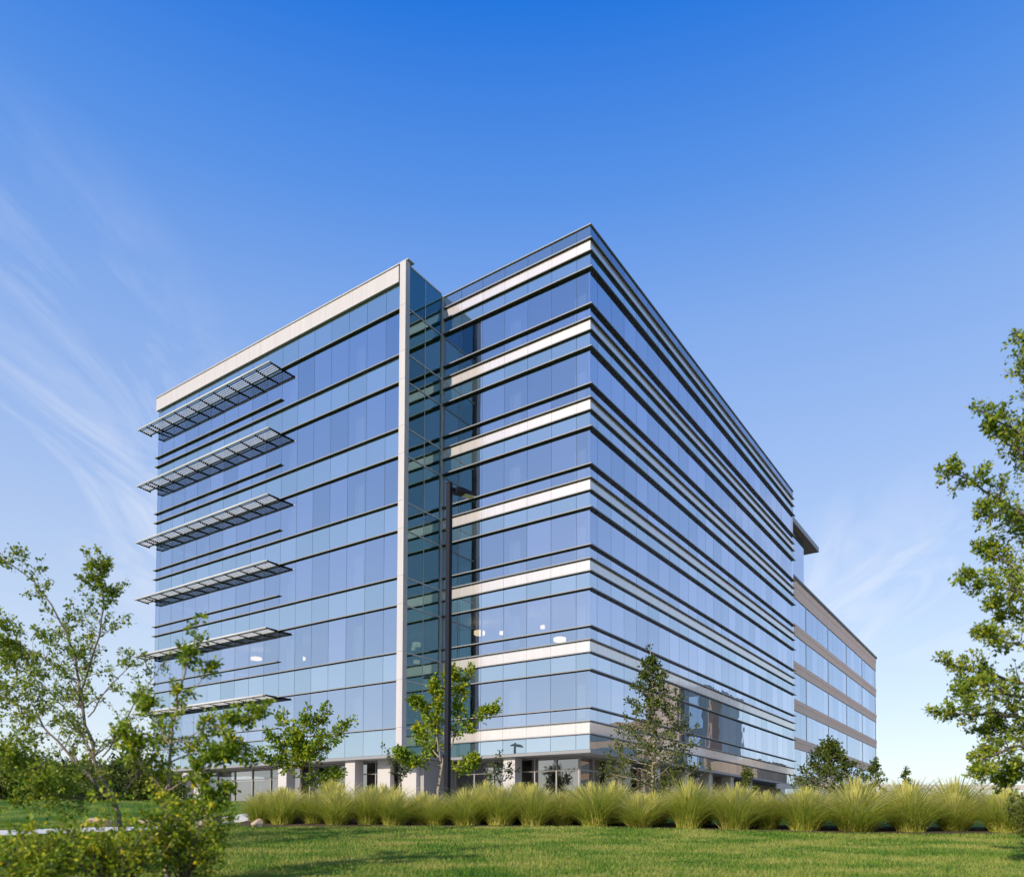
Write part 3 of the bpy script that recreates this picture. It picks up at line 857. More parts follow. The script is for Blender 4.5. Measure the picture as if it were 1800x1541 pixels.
# ------------------------------------------------------------------ tall grass clumps
def clump_mesh(seed, n=2600, h=1.42, spread=1.12):
    r = np.random.default_rng(seed)
    az = r.random(n) * 2 * np.pi
    lean = np.abs(r.normal(0, 0.48, n)); lean = np.clip(lean, 0.02, 1.5)
    ln = h * (0.62 + 0.45 * r.random(n)) * (1 - 0.18 * lean)
    b0 = 0.26 * np.sqrt(r.random(n)); ba = r.random(n) * 2 * np.pi
    bxx, byy = b0 * np.cos(ba), b0 * np.sin(ba)
    w0 = 0.0042 + 0.0036 * r.random(n)
    NS = 5
    ts = np.linspace(0, 1, NS)
    pts = np.empty((n, NS, 3))
    for j, t in enumerate(ts):
        out = spread * lean * (0.35 * t + 0.65 * t ** 2.1) * ln
        pts[:, j, 0] = bxx + np.cos(az) * out
        pts[:, j, 1] = byy + np.sin(az) * out
        pts[:, j, 2] = ln * t * (1 - 0.30 * lean * t ** 2.0)
    wd = np.stack([-np.sin(az), np.cos(az), np.zeros(n)], 1)
    tw = r.normal(0, 0.6, n)
    wd = wd * np.cos(tw)[:, None] + np.stack([np.cos(az), np.sin(az), np.zeros(n)], 1) * np.sin(tw)[:, None]
    ws = np.array([1.0, 0.95, 0.75, 0.45, 0.08])
    verts = np.empty((n, NS, 2, 3))
    for j in range(NS):
        verts[:, j, 0] = pts[:, j] - wd * (w0 * ws[j])[:, None]
        verts[:, j, 1] = pts[:, j] + wd * (w0 * ws[j])[:, None]
    idx = np.arange(n)[:, None, None] * (NS * 2)
    quad = np.array([[2 * j, 2 * j + 1, 2 * j + 3, 2 * j + 2] for j in range(NS - 1)])[None]
    loops = (idx + quad).reshape(-1)
    tb = np.clip(r.normal(0.36, 0.24, n), 0, 1)
    tint = np.clip(tb[:, None] + np.array([0.22, 0.05, 0.0, 0.12])[None], 0, 1).reshape(-1)
    # thin pale flower stalks standing above the leaves
    m_ = 300
    az2 = r.random(m_) * 2 * np.pi; le2 = np.clip(np.abs(r.normal(0, 0.45, m_)), 0.03, 1.0); l2 = h * (0.92 + 0.28 * r.random(m_))
    v2 = np.empty((m_, NS, 2, 3))
    for j, t in enumerate(ts):
        out = spread * 0.8 * le2 * (0.4 * t + 0.6 * t ** 2) * l2
        c_ = np.stack([np.cos(az2) * out, np.sin(az2) * out, l2 * t * (1 - 0.2 * le2 * t * t)], 1)
        wv = np.array([0.002, 0.002, 0.002, 0.009, 0.003])[j]
        sd_ = np.stack([-np.sin(az2), np.cos(az2), np.zeros(m_)], 1)
        v2[:, j, 0] = c_ - sd_ * wv; v2[:, j, 1] = c_ + sd_ * wv
    lo2 = (np.arange(m_)[:, None, None] * (NS * 2) + quad).reshape(-1) + n * NS * 2
    verts = np.concatenate([verts.reshape(-1, 3), v2.reshape(-1, 3)]); loops = np.concatenate([loops, lo2])
    tint = np.concatenate([tint, np.repeat(np.clip(r.normal(0.8, 0.1, m_), 0, 1), NS - 1)])
    return np_mesh("grass_clump", verts.reshape(-1, 3), loops, 4, tint)
CM = [clump_mesh(100 + i) for i in range(6)]
front_row = [(-8.9, 27.6, 0.92), (-8.05, 27.3, 0.98), (-7.0, 27.5, 0.95), (-6.1, 27.1, 1.0), (-5.0, 27.2, 0.93), (-4.1, 26.9, 0.98),
    (-3.2, 27.3, 0.88), (-2.6, 26.8, 0.80), (-1.5, 26.7, 1.05), (-0.4, 26.6, 1.02), (0.75, 26.5, 1.0), (1.75, 26.9, 0.92),
    (2.85, 26.3, 1.08), (4.35, 26.1, 1.02), (5.9, 25.9, 1.12), (7.4, 25.7, 1.06), (8.6, 26.2, 1.0), (9.6, 25.4, 1.14), (11.2, 25.2, 1.22),
    (12.9, 25.0, 1.08), (14.4, 25.2, 1.0), (15.6, 24.6, 1.16), (17.2, 24.5, 1.1)]
back_row = [(-8.45, 28.9, 0.95), (-6.6, 28.8, 1.0), (-4.6, 28.5, 1.0), (-1.0, 28.2, 1.0), (0.2, 28.1, 1.05), (2.3, 27.9, 1.05), (3.6, 27.7, 1.1), (5.1, 27.6, 1.05),
    (6.6, 27.4, 1.1), (8.0, 27.3, 1.1), (10.3, 27.0, 1.15), (12.0, 26.8, 1.2), (13.6, 26.6, 1.15), (15.1, 26.4, 1.2), (16.6, 26.2, 1.15)]
ordw = ["first", "second", "third", "fourth", "fifth", "sixth", "seventh", "eighth", "ninth", "tenth", "eleventh", "twelfth"]
cr_ = random.Random(4)
for row, nm in ((front_row, "front"), (back_row, "back")):
    nn_ = len(row); half = (nn_ + 1) // 2
    for i, (x, y, s) in enumerate(row):
        if i < half: lab = "tall yellow green grass clump, %s from the left in the %s row" % (ordw[i], nm)
        else: lab = "tall yellow green grass clump, %s from the right in the %s row" % (ordw[nn_ - 1 - i], nm)
        hs_ = s * cr_.uniform(0.72, 0.96); ws_ = s * cr_.uniform(1.25, 1.6)
        o = link("grass_clump", CM[cr_.randrange(6)], M['straw'], None, (x, y, ground(x, y) - 0.02), (cr_.uniform(-.10, .10), cr_.uniform(-.08, .14), cr_.uniform(0, 6.28)), (ws_, ws_, hs_))
        tag(o, lab, "grass clump", "tall ornamental grass clumps along the lawn")

# ------------------------------------------------------------------ trees
class Plant:
    def __init__(s, seed):
        s.r = random.Random(seed); s.w = MB(); s.leaves = []; s.tw = (0.18, 0.42)
    def rv(s, k=1.0): return Vector((s.r.gauss(0, k), s.r.gauss(0, k), s.r.gauss(0, k)))
    def smooth(s, pts, n=4):
        pts = [Vector(p) for p in pts]; out = []
        for i in range(len(pts) - 1):
            p0 = pts[max(i - 1, 0)]; p1 = pts[i]; p2 = pts[i + 1]; p3 = pts[min(i + 2, len(pts) - 1)]
            for k in range(n):
                t = k / n
                out.append(0.5 * ((2 * p1) + (p2 - p0) * t + (2 * p0 - 5 * p1 + 4 * p2 - p3) * t * t + (3 * p1 - p0 - 3 * p2 + p3) * t ** 3))
        out.append(pts[-1]); return out
    def limb(s, pts, r0, r1, sub=0, sublen=1.0, leafsize=0.08, t0=0.2, up=0.25, twigs=5, lpt=7, wob=0.02, spread=1.0, sub2=True):
        p = s.smooth(pts)
        p = [p[0]] + [q + s.rv(wob) for q in p[1:]]
        n = len(p)
        s.w.tube(p, [r0 + (r1 - r0) * i / (n - 1) for i in range(n)], 6 if r0 > 0.02 else 4, cap=False)
        for _ in range(sub):
            t = t0 + (1 - t0) * s.r.random() ** 0.8
            k = min(int(t * (n - 1)), n - 2)
            d = (p[k + 1] - p[k]).normalized()
            side = s.rv(); side = (side - d * side.dot(d)).normalized()
            dr = (d * 0.55 + side * spread + Vector((0, 0, up))).normalized()
            L = sublen * (1.05 - 0.6 * t) * s.r.uniform(0.55, 1.15)
            s.branch(p[k], dr, L, max(0.004, (r0 + (r1 - r0) * t) * 0.45), leafsize, twigs, lpt, up)
        s.branch(p[-1], (p[-1] - p[-2]).normalized(), sublen * 0.3, r1, leafsize, twigs, lpt, up)
    def branch(s, o, d, L, rad, leafsize, twigs, lpt, up):
        lo_, hi_ = s.tw
        pts = [o]; q = o.copy(); dd = d.copy(); n = 4
        for i in range(n):
            dd = (dd + s.rv(0.16) + Vector((0, 0, up * 0.15))).normalized()
            q = q + dd * (L / n); pts.append(q.copy())
        s.w.tube(pts, [rad * (1 - 0.8 * i / n) for i in range(n + 1)], 4, cap=False)
        for _ in range(twigs):
            t = 0.25 + 0.75 * s.r.random(); k = min(int(t * n), n - 1)
            b = pts[k].lerp(pts[k + 1], t * n - k)
            td = (dd * 0.6 + s.rv(0.75)).normalized()
            tl = L * s.r.uniform(lo_, hi_)
            e = b + td * tl + Vector((0, 0, 0.05 * tl))
            s.w.tube([b, e], [max(0.0025, rad * 0.3), 0.0015], 3, cap=False)
            for _ in range(lpt):
                u = 0.15 + 0.9 * s.r.random()
                s.leaf(b.lerp(e, u) + s.rv(leafsize * 0.45), td, leafsize)
        for _ in range(lpt // 2):
            s.leaf(pts[-1] + s.rv(leafsize * 0.4), dd, leafsize)
    def leaf(s, p, d, size):
        size = size * s.r.uniform(0.42, 1.32)
        dr = (d * 0.7 + s.rv(0.7)).normalized()
        a = s.rv(); a = (a - dr * a.dot(dr)).normalized()
        nn = dr.cross(a)
        s.leaves.append((p, dr * size, a * (size * 0.27), nn * (size * 0.06)))
    def build(s, name, base, bark, leafm, label, cat="tree", group=None, tmean=0.45, tdev=0.25, leafname="crown"):
        root = empty(name, base)
        bo = Vector(base)
        if s.w.v:
            s.w.v = [tuple(Vector(v) - bo) for v in s.w.v]
            s.w.build("trunk", bark, root, smooth=True)
        n = len(s.leaves)
        V = np.empty((n, 4, 3))
        for i, (p, dl, wl_, nn) in enumerate(s.leaves):
            p = p - bo
            V[i, 0] = p; V[i, 1] = p + dl * 0.5 + wl_ + nn; V[i, 2] = p + dl; V[i, 3] = p + dl * 0.5 - wl_ + nn
        tris = (np.arange(n)[:, None] * 4 + np.array([0, 1, 2, 0, 2, 3])[None]).reshape(-1)
        r = np.random.default_rng(n)
        # leaves of one clump share a tone
        ph = V[:, 0]
        tone = 0.16 * np.sin(ph[:, 0] * 3.1 + 1.7 * np.sin(ph[:, 2] * 2.3)) * np.sin(ph[:, 2] * 2.7 + ph[:, 1] * 2.1)
        tint = np.clip(r.normal(tmean, tdev, n) + tone, 0, 1)
        me = np_mesh(leafname, V.reshape(-1, 3), tris, 3, np.repeat(tint, 2))
        link(leafname, me, leafm, root)
        tag(root, label, cat, group)
        return root

p = Plant(11)
p.tw = (0.08, 0.2)
p.limb([(-8.39, 17.00, 0.74), (-8.69, 17.00, 1.97)], 0.06, 0.05, sub=0, twigs=0, lpt=0)
p.limb([(-8.69, 17.00, 1.97), (-9.18, 17.00, 2.96), (-9.63, 17.20, 4.38), (-9.96, 17.40, 5.44), (-10.76, 17.60, 6.80), (-11.82, 17.80, 7.58)], 0.045, 0.010, sub=46, sublen=1.25, leafsize=0.090, twigs=10, lpt=6)
p.limb([(-9.63, 17.20, 4.38), (-9.15, 17.00, 5.61), (-8.99, 16.90, 6.47), (-9.12, 16.80, 7.19)], 0.026, 0.006, sub=34, sublen=0.95, leafsize=0.090, twigs=9, lpt=6)
p.limb([(-8.69, 17.00, 1.97), (-9.64, 17.50, 2.68), (-10.53, 17.90, 3.43), (-11.39, 18.20, 4.14), (-12.55, 18.50, 4.79)], 0.042, 0.010, sub=50, sublen=1.35, leafsize=0.090, twigs=10, lpt=6)
p.limb([(-9.38, 17.10, 3.86), (-8.57, 16.60, 4.59), (-7.84, 16.20, 5.00)], 0.018, 0.006, sub=16, sublen=0.75, leafsize=0.080, twigs=6, lpt=4)
p.limb([(-8.94, 16.90, 2.96), (-8.08, 16.50, 4.02), (-7.30, 16.20, 4.94)], 0.020, 0.006, sub=16, sublen=0.80, leafsize=0.080, twigs=6, lpt=4)
p.limb([(-9.76, 17.30, 4.65), (-11.17, 18.00, 5.51), (-12.52, 18.50, 6.16)], 0.020, 0.006, sub=36, sublen=1.10, leafsize=0.090, twigs=9, lpt=6)
p.limb([(-8.85, 17.00, 2.21), (-9.75, 16.40, 2.49), (-10.70, 16.00, 2.93)], 0.022, 0.006, sub=44, sublen=1.20, leafsize=0.090, twigs=10, lpt=6)
p.limb([(-9.41, 17.30, 3.12), (-10.48, 18.00, 4.24), (-11.53, 18.60, 5.02), (-12.35, 19.00, 5.66)], 0.020, 0.006, sub=36, sublen=1.10, leafsize=0.090, twigs=9, lpt=6)
p.limb([(-8.79, 17.00, 2.09), (-9.04, 16.00, 2.05), (-9.59, 15.20, 2.13)], 0.020, 0.006, sub=34, sublen=1.10, leafsize=0.090, twigs=9, lpt=6)
p.limb([(-8.69, 17.00, 1.97), (-8.50, 17.80, 2.78), (-8.23, 18.20, 3.61)], 0.018, 0.005, sub=20, sublen=0.90, leafsize=0.085, twigs=7, lpt=5)
p.build("multi_stem_tree", (-8.39, 17.00, 0.74), M["bark"], M["leaf_a"], "airy multi stemmed tree with small leaves at the left edge", tmean=0.40)
p = Plant(12)
p.limb([(-5.74, 13.00, 0.49), (-5.79, 13.00, 1.96)], 0.045, 0.04, sub=0, twigs=0, lpt=0)
p.limb([(-5.79, 13.00, 1.96), (-5.74, 13.00, 2.91), (-5.58, 13.00, 3.88), (-5.44, 13.00, 4.45), (-5.33, 13.00, 4.89)], 0.032, 0.006, sub=24, sublen=0.38, leafsize=0.085, twigs=5, lpt=7, t0=0.1)
p.limb([(-5.73, 13.00, 2.86), (-4.90, 12.80, 3.13), (-4.04, 12.70, 3.38)], 0.015, 0.004, sub=24, sublen=0.40, leafsize=0.085, twigs=6, lpt=8)
p.limb([(-5.76, 13.00, 2.53), (-5.18, 13.30, 2.80), (-4.56, 13.50, 2.67)], 0.015, 0.004, sub=26, sublen=0.42, leafsize=0.085, twigs=6, lpt=8)
p.limb([(-5.73, 13.00, 2.82), (-6.20, 13.20, 3.42), (-6.42, 13.30, 3.68)], 0.013, 0.004, sub=16, sublen=0.38, leafsize=0.085, twigs=5, lpt=7)
p.limb([(-5.78, 13.00, 2.05), (-5.17, 12.70, 2.32), (-4.63, 12.60, 2.69)], 0.018, 0.005, sub=26, sublen=0.45, leafsize=0.085, twigs=6, lpt=8)
p.limb([(-5.79, 13.00, 1.96), (-6.06, 12.70, 2.50), (-6.21, 12.50, 2.95)], 0.016, 0.005, sub=24, sublen=0.45, leafsize=0.085, twigs=6, lpt=8)
p.limb([(-5.65, 13.00, 3.49), (-5.29, 13.10, 3.94), (-5.14, 13.20, 4.21)], 0.010, 0.004, sub=7, sublen=0.25, leafsize=0.085, twigs=4, lpt=6)
p.limb([(-5.78, 13.00, 1.57), (-5.32, 13.20, 1.77), (-5.01, 13.40, 2.07)], 0.014, 0.005, sub=26, sublen=0.45, leafsize=0.085, twigs=6, lpt=8)
p.build("slender_tree", (-5.74, 13.00, 0.49), M["barkpale"], M["leaf_b"], "slender bright green tree whose tip overlaps the left end of the glass wing", tmean=0.36)
p = Plant(40)
p.limb([(-6.79, 11.30, 0.37), (-6.60, 11.03, 0.69), (-6.38, 10.70, 0.96)], 0.012, 0.004, sub=5, sublen=0.50, leafsize=0.08, twigs=4, lpt=5)
p.limb([(-6.79, 11.30, 0.37), (-6.80, 11.55, 0.73), (-6.82, 11.85, 1.02)], 0.012, 0.004, sub=5, sublen=0.50, leafsize=0.08, twigs=4, lpt=5)
p.limb([(-6.79, 11.30, 0.37), (-6.75, 11.12, 0.78), (-6.70, 10.91, 1.12)], 0.012, 0.004, sub=5, sublen=0.50, leafsize=0.08, twigs=4, lpt=5)
p.limb([(-6.79, 11.30, 0.37), (-7.11, 11.11, 0.69), (-7.51, 10.88, 0.95)], 0.012, 0.004, sub=5, sublen=0.50, leafsize=0.08, twigs=4, lpt=5)
p.limb([(-6.79, 11.30, 0.37), (-6.85, 11.62, 0.75), (-6.93, 12.01, 1.06)], 0.012, 0.004, sub=5, sublen=0.50, leafsize=0.08, twigs=4, lpt=5)
p.limb([(-6.79, 11.30, 0.37), (-6.79, 11.68, 0.82), (-6.79, 12.14, 1.19)], 0.012, 0.004, sub=5, sublen=0.50, leafsize=0.08, twigs=4, lpt=5)
p.limb([(-6.79, 11.30, 0.37), (-6.65, 10.95, 0.64), (-6.48, 10.53, 0.86)], 0.012, 0.004, sub=5, sublen=0.50, leafsize=0.08, twigs=4, lpt=5)
p.limb([(-6.79, 11.30, 0.37), (-6.83, 10.93, 0.74), (-6.89, 10.48, 1.05)], 0.012, 0.004, sub=5, sublen=0.50, leafsize=0.08, twigs=4, lpt=5)
p.limb([(-6.79, 11.30, 0.37), (-6.90, 11.32, 0.80), (-7.04, 11.34, 1.15)], 0.012, 0.004, sub=5, sublen=0.50, leafsize=0.08, twigs=4, lpt=5)
p.limb([(-6.79, 11.30, 0.37), (-7.08, 11.06, 0.81), (-7.43, 10.76, 1.18)], 0.012, 0.004, sub=5, sublen=0.50, leafsize=0.08, twigs=4, lpt=5)
p.limb([(-6.79, 11.30, 0.37), (-7.14, 11.35, 0.63), (-7.58, 11.42, 0.85)], 0.012, 0.004, sub=5, sublen=0.50, leafsize=0.08, twigs=4, lpt=5)
p.limb([(-6.79, 11.30, 0.37), (-6.70, 11.06, 0.60), (-6.59, 10.76, 0.78)], 0.012, 0.004, sub=5, sublen=0.50, leafsize=0.08, twigs=4, lpt=5)
p.limb([(-6.79, 11.30, 0.37), (-6.83, 11.09, 0.89), (-6.88, 10.84, 1.31)], 0.012, 0.004, sub=5, sublen=0.50, leafsize=0.08, twigs=4, lpt=5)
p.limb([(-6.79, 11.30, 0.37), (-6.83, 11.23, 0.84), (-6.88, 11.14, 1.23)], 0.012, 0.004, sub=5, sublen=0.50, leafsize=0.08, twigs=4, lpt=5)
p.limb([(-6.79, 11.30, 0.37), (-6.68, 11.18, 0.74), (-6.55, 11.04, 1.04)], 0.012, 0.004, sub=5, sublen=0.50, leafsize=0.08, twigs=4, lpt=5)
p.limb([(-6.79, 11.30, 0.37), (-6.69, 11.20, 0.84), (-6.57, 11.07, 1.22)], 0.012, 0.004, sub=5, sublen=0.50, leafsize=0.08, twigs=4, lpt=5)
p.limb([(-6.79, 11.30, 0.37), (-6.76, 11.69, 0.76), (-6.72, 12.17, 1.08)], 0.012, 0.004, sub=5, sublen=0.50, leafsize=0.08, twigs=4, lpt=5)
p.limb([(-6.79, 11.30, 0.37), (-6.89, 11.33, 0.76), (-7.01, 11.38, 1.08)], 0.012, 0.004, sub=5, sublen=0.50, leafsize=0.08, twigs=4, lpt=5)
p.limb([(-6.79, 11.30, 0.37), (-7.17, 11.28, 0.58), (-7.64, 11.26, 0.76)], 0.012, 0.004, sub=5, sublen=0.50, leafsize=0.08, twigs=4, lpt=5)
p.limb([(-6.79, 11.30, 0.37), (-7.08, 11.20, 0.74), (-7.44, 11.08, 1.04)], 0.012, 0.004, sub=5, sublen=0.50, leafsize=0.08, twigs=4, lpt=5)
p.limb([(-6.79, 11.30, 0.37), (-6.69, 11.06, 0.90), (-6.56, 10.78, 1.34)], 0.012, 0.004, sub=5, sublen=0.50, leafsize=0.08, twigs=4, lpt=5)
p.limb([(-6.79, 11.30, 0.37), (-7.00, 11.14, 0.73), (-7.27, 10.94, 1.02)], 0.012, 0.004, sub=5, sublen=0.50, leafsize=0.08, twigs=4, lpt=5)
p.limb([(-6.79, 11.30, 0.37), (-6.96, 11.18, 0.80), (-7.16, 11.04, 1.16)], 0.012, 0.004, sub=5, sublen=0.50, leafsize=0.08, twigs=4, lpt=5)
p.limb([(-6.79, 11.30, 0.37), (-6.82, 11.44, 0.70), (-6.87, 11.61, 0.96)], 0.012, 0.004, sub=5, sublen=0.50, leafsize=0.08, twigs=4, lpt=5)
p.limb([(-6.79, 11.30, 0.37), (-7.01, 11.11, 0.73), (-7.28, 10.88, 1.02)], 0.012, 0.004, sub=5, sublen=0.50, leafsize=0.08, twigs=4, lpt=5)
p.limb([(-6.79, 11.30, 0.37), (-6.51, 11.47, 0.83), (-6.17, 11.69, 1.20)], 0.012, 0.004, sub=5, sublen=0.50, leafsize=0.08, twigs=4, lpt=5)
p.build("shrub", (-6.79, 11.30, 0.37), M["bark"], M["leaf_b"], "leafy yellow green shrub in the bottom left corner", "shrub", "shrubs at the lower left", tmean=0.42)
p = Plant(41)
p.limb([(-5.82, 11.60, 0.40), (-5.60, 11.85, 0.95), (-5.32, 12.16, 1.40)], 0.012, 0.004, sub=5, sublen=0.50, leafsize=0.08, twigs=4, lpt=5)
p.limb([(-5.82, 11.60, 0.40), (-5.83, 11.83, 0.91), (-5.83, 12.11, 1.32)], 0.012, 0.004, sub=5, sublen=0.50, leafsize=0.08, twigs=4, lpt=5)
p.limb([(-5.82, 11.60, 0.40), (-6.00, 11.34, 0.70), (-6.23, 11.03, 0.95)], 0.012, 0.004, sub=5, sublen=0.50, leafsize=0.08, twigs=4, lpt=5)
p.limb([(-5.82, 11.60, 0.40), (-5.49, 11.66, 0.82), (-5.09, 11.73, 1.17)], 0.012, 0.004, sub=5, sublen=0.50, leafsize=0.08, twigs=4, lpt=5)
p.limb([(-5.82, 11.60, 0.40), (-5.81, 11.52, 1.01), (-5.81, 11.43, 1.52)], 0.012, 0.004, sub=5, sublen=0.50, leafsize=0.08, twigs=4, lpt=5)
p.limb([(-5.82, 11.60, 0.40), (-5.84, 11.46, 1.21), (-5.88, 11.28, 1.88)], 0.012, 0.004, sub=5, sublen=0.50, leafsize=0.08, twigs=4, lpt=5)
p.limb([(-5.82, 11.60, 0.40), (-5.75, 11.55, 0.78), (-5.66, 11.49, 1.10)], 0.012, 0.004, sub=5, sublen=0.50, leafsize=0.08, twigs=4, lpt=5)
p.limb([(-5.82, 11.60, 0.40), (-6.17, 11.51, 0.78), (-6.60, 11.39, 1.10)], 0.012, 0.004, sub=5, sublen=0.50, leafsize=0.08, twigs=4, lpt=5)
p.limb([(-5.82, 11.60, 0.40), (-5.78, 11.80, 0.73), (-5.72, 12.05, 1.00)], 0.012, 0.004, sub=5, sublen=0.50, leafsize=0.08, twigs=4, lpt=5)
p.limb([(-5.82, 11.60, 0.40), (-5.78, 11.81, 0.94), (-5.74, 12.06, 1.38)], 0.012, 0.004, sub=5, sublen=0.50, leafsize=0.08, twigs=4, lpt=5)
p.limb([(-5.82, 11.60, 0.40), (-5.80, 11.75, 0.85), (-5.78, 11.93, 1.22)], 0.012, 0.004, sub=5, sublen=0.50, leafsize=0.08, twigs=4, lpt=5)
p.limb([(-5.82, 11.60, 0.40), (-5.98, 11.64, 0.74), (-6.17, 11.69, 1.03)], 0.012, 0.004, sub=5, sublen=0.50, leafsize=0.08, twigs=4, lpt=5)
p.limb([(-5.82, 11.60, 0.40), (-5.69, 11.39, 0.98), (-5.53, 11.13, 1.45)], 0.012, 0.004, sub=5, sublen=0.50, leafsize=0.08, twigs=4, lpt=5)
p.limb([(-5.82, 11.60, 0.40), (-5.67, 11.95, 0.94), (-5.49, 12.38, 1.38)], 0.012, 0.004, sub=5, sublen=0.50, leafsize=0.08, twigs=4, lpt=5)
p.limb([(-5.82, 11.60, 0.40), (-5.69, 11.72, 1.07), (-5.53, 11.87, 1.62)], 0.012, 0.004, sub=5, sublen=0.50, leafsize=0.08, twigs=4, lpt=5)
p.limb([(-5.82, 11.60, 0.40), (-5.91, 11.25, 0.80), (-6.01, 10.82, 1.13)], 0.012, 0.004, sub=5, sublen=0.50, leafsize=0.08, twigs=4, lpt=5)
p.limb([(-5.82, 11.60, 0.40), (-5.68, 11.35, 0.81), (-5.52, 11.05, 1.14)], 0.012, 0.004, sub=5, sublen=0.50, leafsize=0.08, twigs=4, lpt=5)
p.limb([(-5.82, 11.60, 0.40), (-6.11, 11.42, 0.97), (-6.48, 11.20, 1.43)], 0.012, 0.004, sub=5, sublen=0.50, leafsize=0.08, twigs=4, lpt=5)
p.limb([(-5.82, 11.60, 0.40), (-6.07, 11.59, 0.71), (-6.39, 11.58, 0.96)], 0.012, 0.004, sub=5, sublen=0.50, leafsize=0.08, twigs=4, lpt=5)
p.limb([(-5.82, 11.60, 0.40), (-5.80, 11.92, 0.83), (-5.79, 12.31, 1.18)], 0.012, 0.004, sub=5, sublen=0.50, leafsize=0.08, twigs=4, lpt=5)
p.limb([(-5.82, 11.60, 0.40), (-5.70, 11.82, 1.00), (-5.57, 12.08, 1.50)], 0.012, 0.004, sub=5, sublen=0.50, leafsize=0.08, twigs=4, lpt=5)
p.limb([(-5.82, 11.60, 0.40), (-5.91, 11.43, 0.93), (-6.01, 11.22, 1.36)], 0.012, 0.004, sub=5, sublen=0.50, leafsize=0.08, twigs=4, lpt=5)
p.limb([(-5.82, 11.60, 0.40), (-6.13, 11.58, 0.87), (-6.52, 11.56, 1.26)], 0.012, 0.004, sub=5, sublen=0.50, leafsize=0.08, twigs=4, lpt=5)
p.limb([(-5.82, 11.60, 0.40), (-6.00, 11.74, 0.72), (-6.21, 11.91, 0.98)], 0.012, 0.004, sub=5, sublen=0.50, leafsize=0.08, twigs=4, lpt=5)
p.limb([(-5.82, 11.60, 0.40), (-5.54, 11.68, 1.08), (-5.19, 11.77, 1.63)], 0.012, 0.004, sub=5, sublen=0.50, leafsize=0.08, twigs=4, lpt=5)
p.limb([(-5.82, 11.60, 0.40), (-5.98, 11.49, 0.80), (-6.18, 11.36, 1.13)], 0.012, 0.004, sub=5, sublen=0.50, leafsize=0.08, twigs=4, lpt=5)
p.limb([(-5.82, 11.60, 0.40), (-6.20, 11.60, 0.91), (-6.66, 11.59, 1.33)], 0.012, 0.004, sub=5, sublen=0.50, leafsize=0.08, twigs=4, lpt=5)
p.limb([(-5.82, 11.60, 0.40), (-6.15, 11.52, 0.74), (-6.55, 11.42, 1.03)], 0.012, 0.004, sub=5, sublen=0.50, leafsize=0.08, twigs=4, lpt=5)
p.limb([(-5.82, 11.60, 0.40), (-6.18, 11.57, 0.85), (-6.63, 11.53, 1.22)], 0.012, 0.004, sub=5, sublen=0.50, leafsize=0.08, twigs=4, lpt=5)
p.limb([(-5.82, 11.60, 0.40), (-5.97, 11.64, 1.00), (-6.16, 11.69, 1.50)], 0.012, 0.004, sub=5, sublen=0.50, leafsize=0.08, twigs=4, lpt=5)
p.build("shrub", (-5.82, 11.60, 0.40), M["bark"], M["leaf_b"], "leafy shrub at the bottom between the corner shrub and the slender tree", "shrub", "shrubs at the lower left", tmean=0.42)
p = Plant(42)
p.limb([(-5.22, 12.40, 0.46), (-4.93, 12.32, 0.77), (-4.57, 12.22, 1.02)], 0.012, 0.004, sub=5, sublen=0.50, leafsize=0.08, twigs=4, lpt=5)
p.limb([(-5.22, 12.40, 0.46), (-4.98, 12.54, 1.09), (-4.70, 12.71, 1.61)], 0.012, 0.004, sub=5, sublen=0.50, leafsize=0.08, twigs=4, lpt=5)
p.limb([(-5.22, 12.40, 0.46), (-5.29, 12.28, 1.19), (-5.37, 12.13, 1.78)], 0.012, 0.004, sub=5, sublen=0.50, leafsize=0.08, twigs=4, lpt=5)
p.limb([(-5.22, 12.40, 0.46), (-5.38, 12.27, 0.88), (-5.58, 12.11, 1.23)], 0.012, 0.004, sub=5, sublen=0.50, leafsize=0.08, twigs=4, lpt=5)
p.limb([(-5.22, 12.40, 0.46), (-5.37, 12.47, 1.22), (-5.55, 12.55, 1.85)], 0.012, 0.004, sub=5, sublen=0.50, leafsize=0.08, twigs=4, lpt=5)
p.limb([(-5.22, 12.40, 0.46), (-4.92, 12.39, 0.97), (-4.55, 12.38, 1.39)], 0.012, 0.004, sub=5, sublen=0.50, leafsize=0.08, twigs=4, lpt=5)
p.limb([(-5.22, 12.40, 0.46), (-5.34, 12.44, 0.87), (-5.49, 12.50, 1.21)], 0.012, 0.004, sub=5, sublen=0.50, leafsize=0.08, twigs=4, lpt=5)
p.limb([(-5.22, 12.40, 0.46), (-5.04, 12.43, 0.99), (-4.82, 12.47, 1.42)], 0.012, 0.004, sub=5, sublen=0.50, leafsize=0.08, twigs=4, lpt=5)
p.limb([(-5.22, 12.40, 0.46), (-5.43, 12.60, 0.98), (-5.68, 12.84, 1.41)], 0.012, 0.004, sub=5, sublen=0.50, leafsize=0.08, twigs=4, lpt=5)
p.limb([(-5.22, 12.40, 0.46), (-5.33, 12.35, 0.87), (-5.47, 12.30, 1.21)], 0.012, 0.004, sub=5, sublen=0.50, leafsize=0.08, twigs=4, lpt=5)
p.limb([(-5.22, 12.40, 0.46), (-5.26, 12.49, 1.18), (-5.32, 12.59, 1.77)], 0.012, 0.004, sub=5, sublen=0.50, leafsize=0.08, twigs=4, lpt=5)
p.limb([(-5.22, 12.40, 0.46), (-4.99, 12.40, 0.87), (-4.70, 12.39, 1.22)], 0.012, 0.004, sub=5, sublen=0.50, leafsize=0.08, twigs=4, lpt=5)
p.limb([(-5.22, 12.40, 0.46), (-5.01, 12.24, 1.10), (-4.76, 12.04, 1.63)], 0.012, 0.004, sub=5, sublen=0.50, leafsize=0.08, twigs=4, lpt=5)
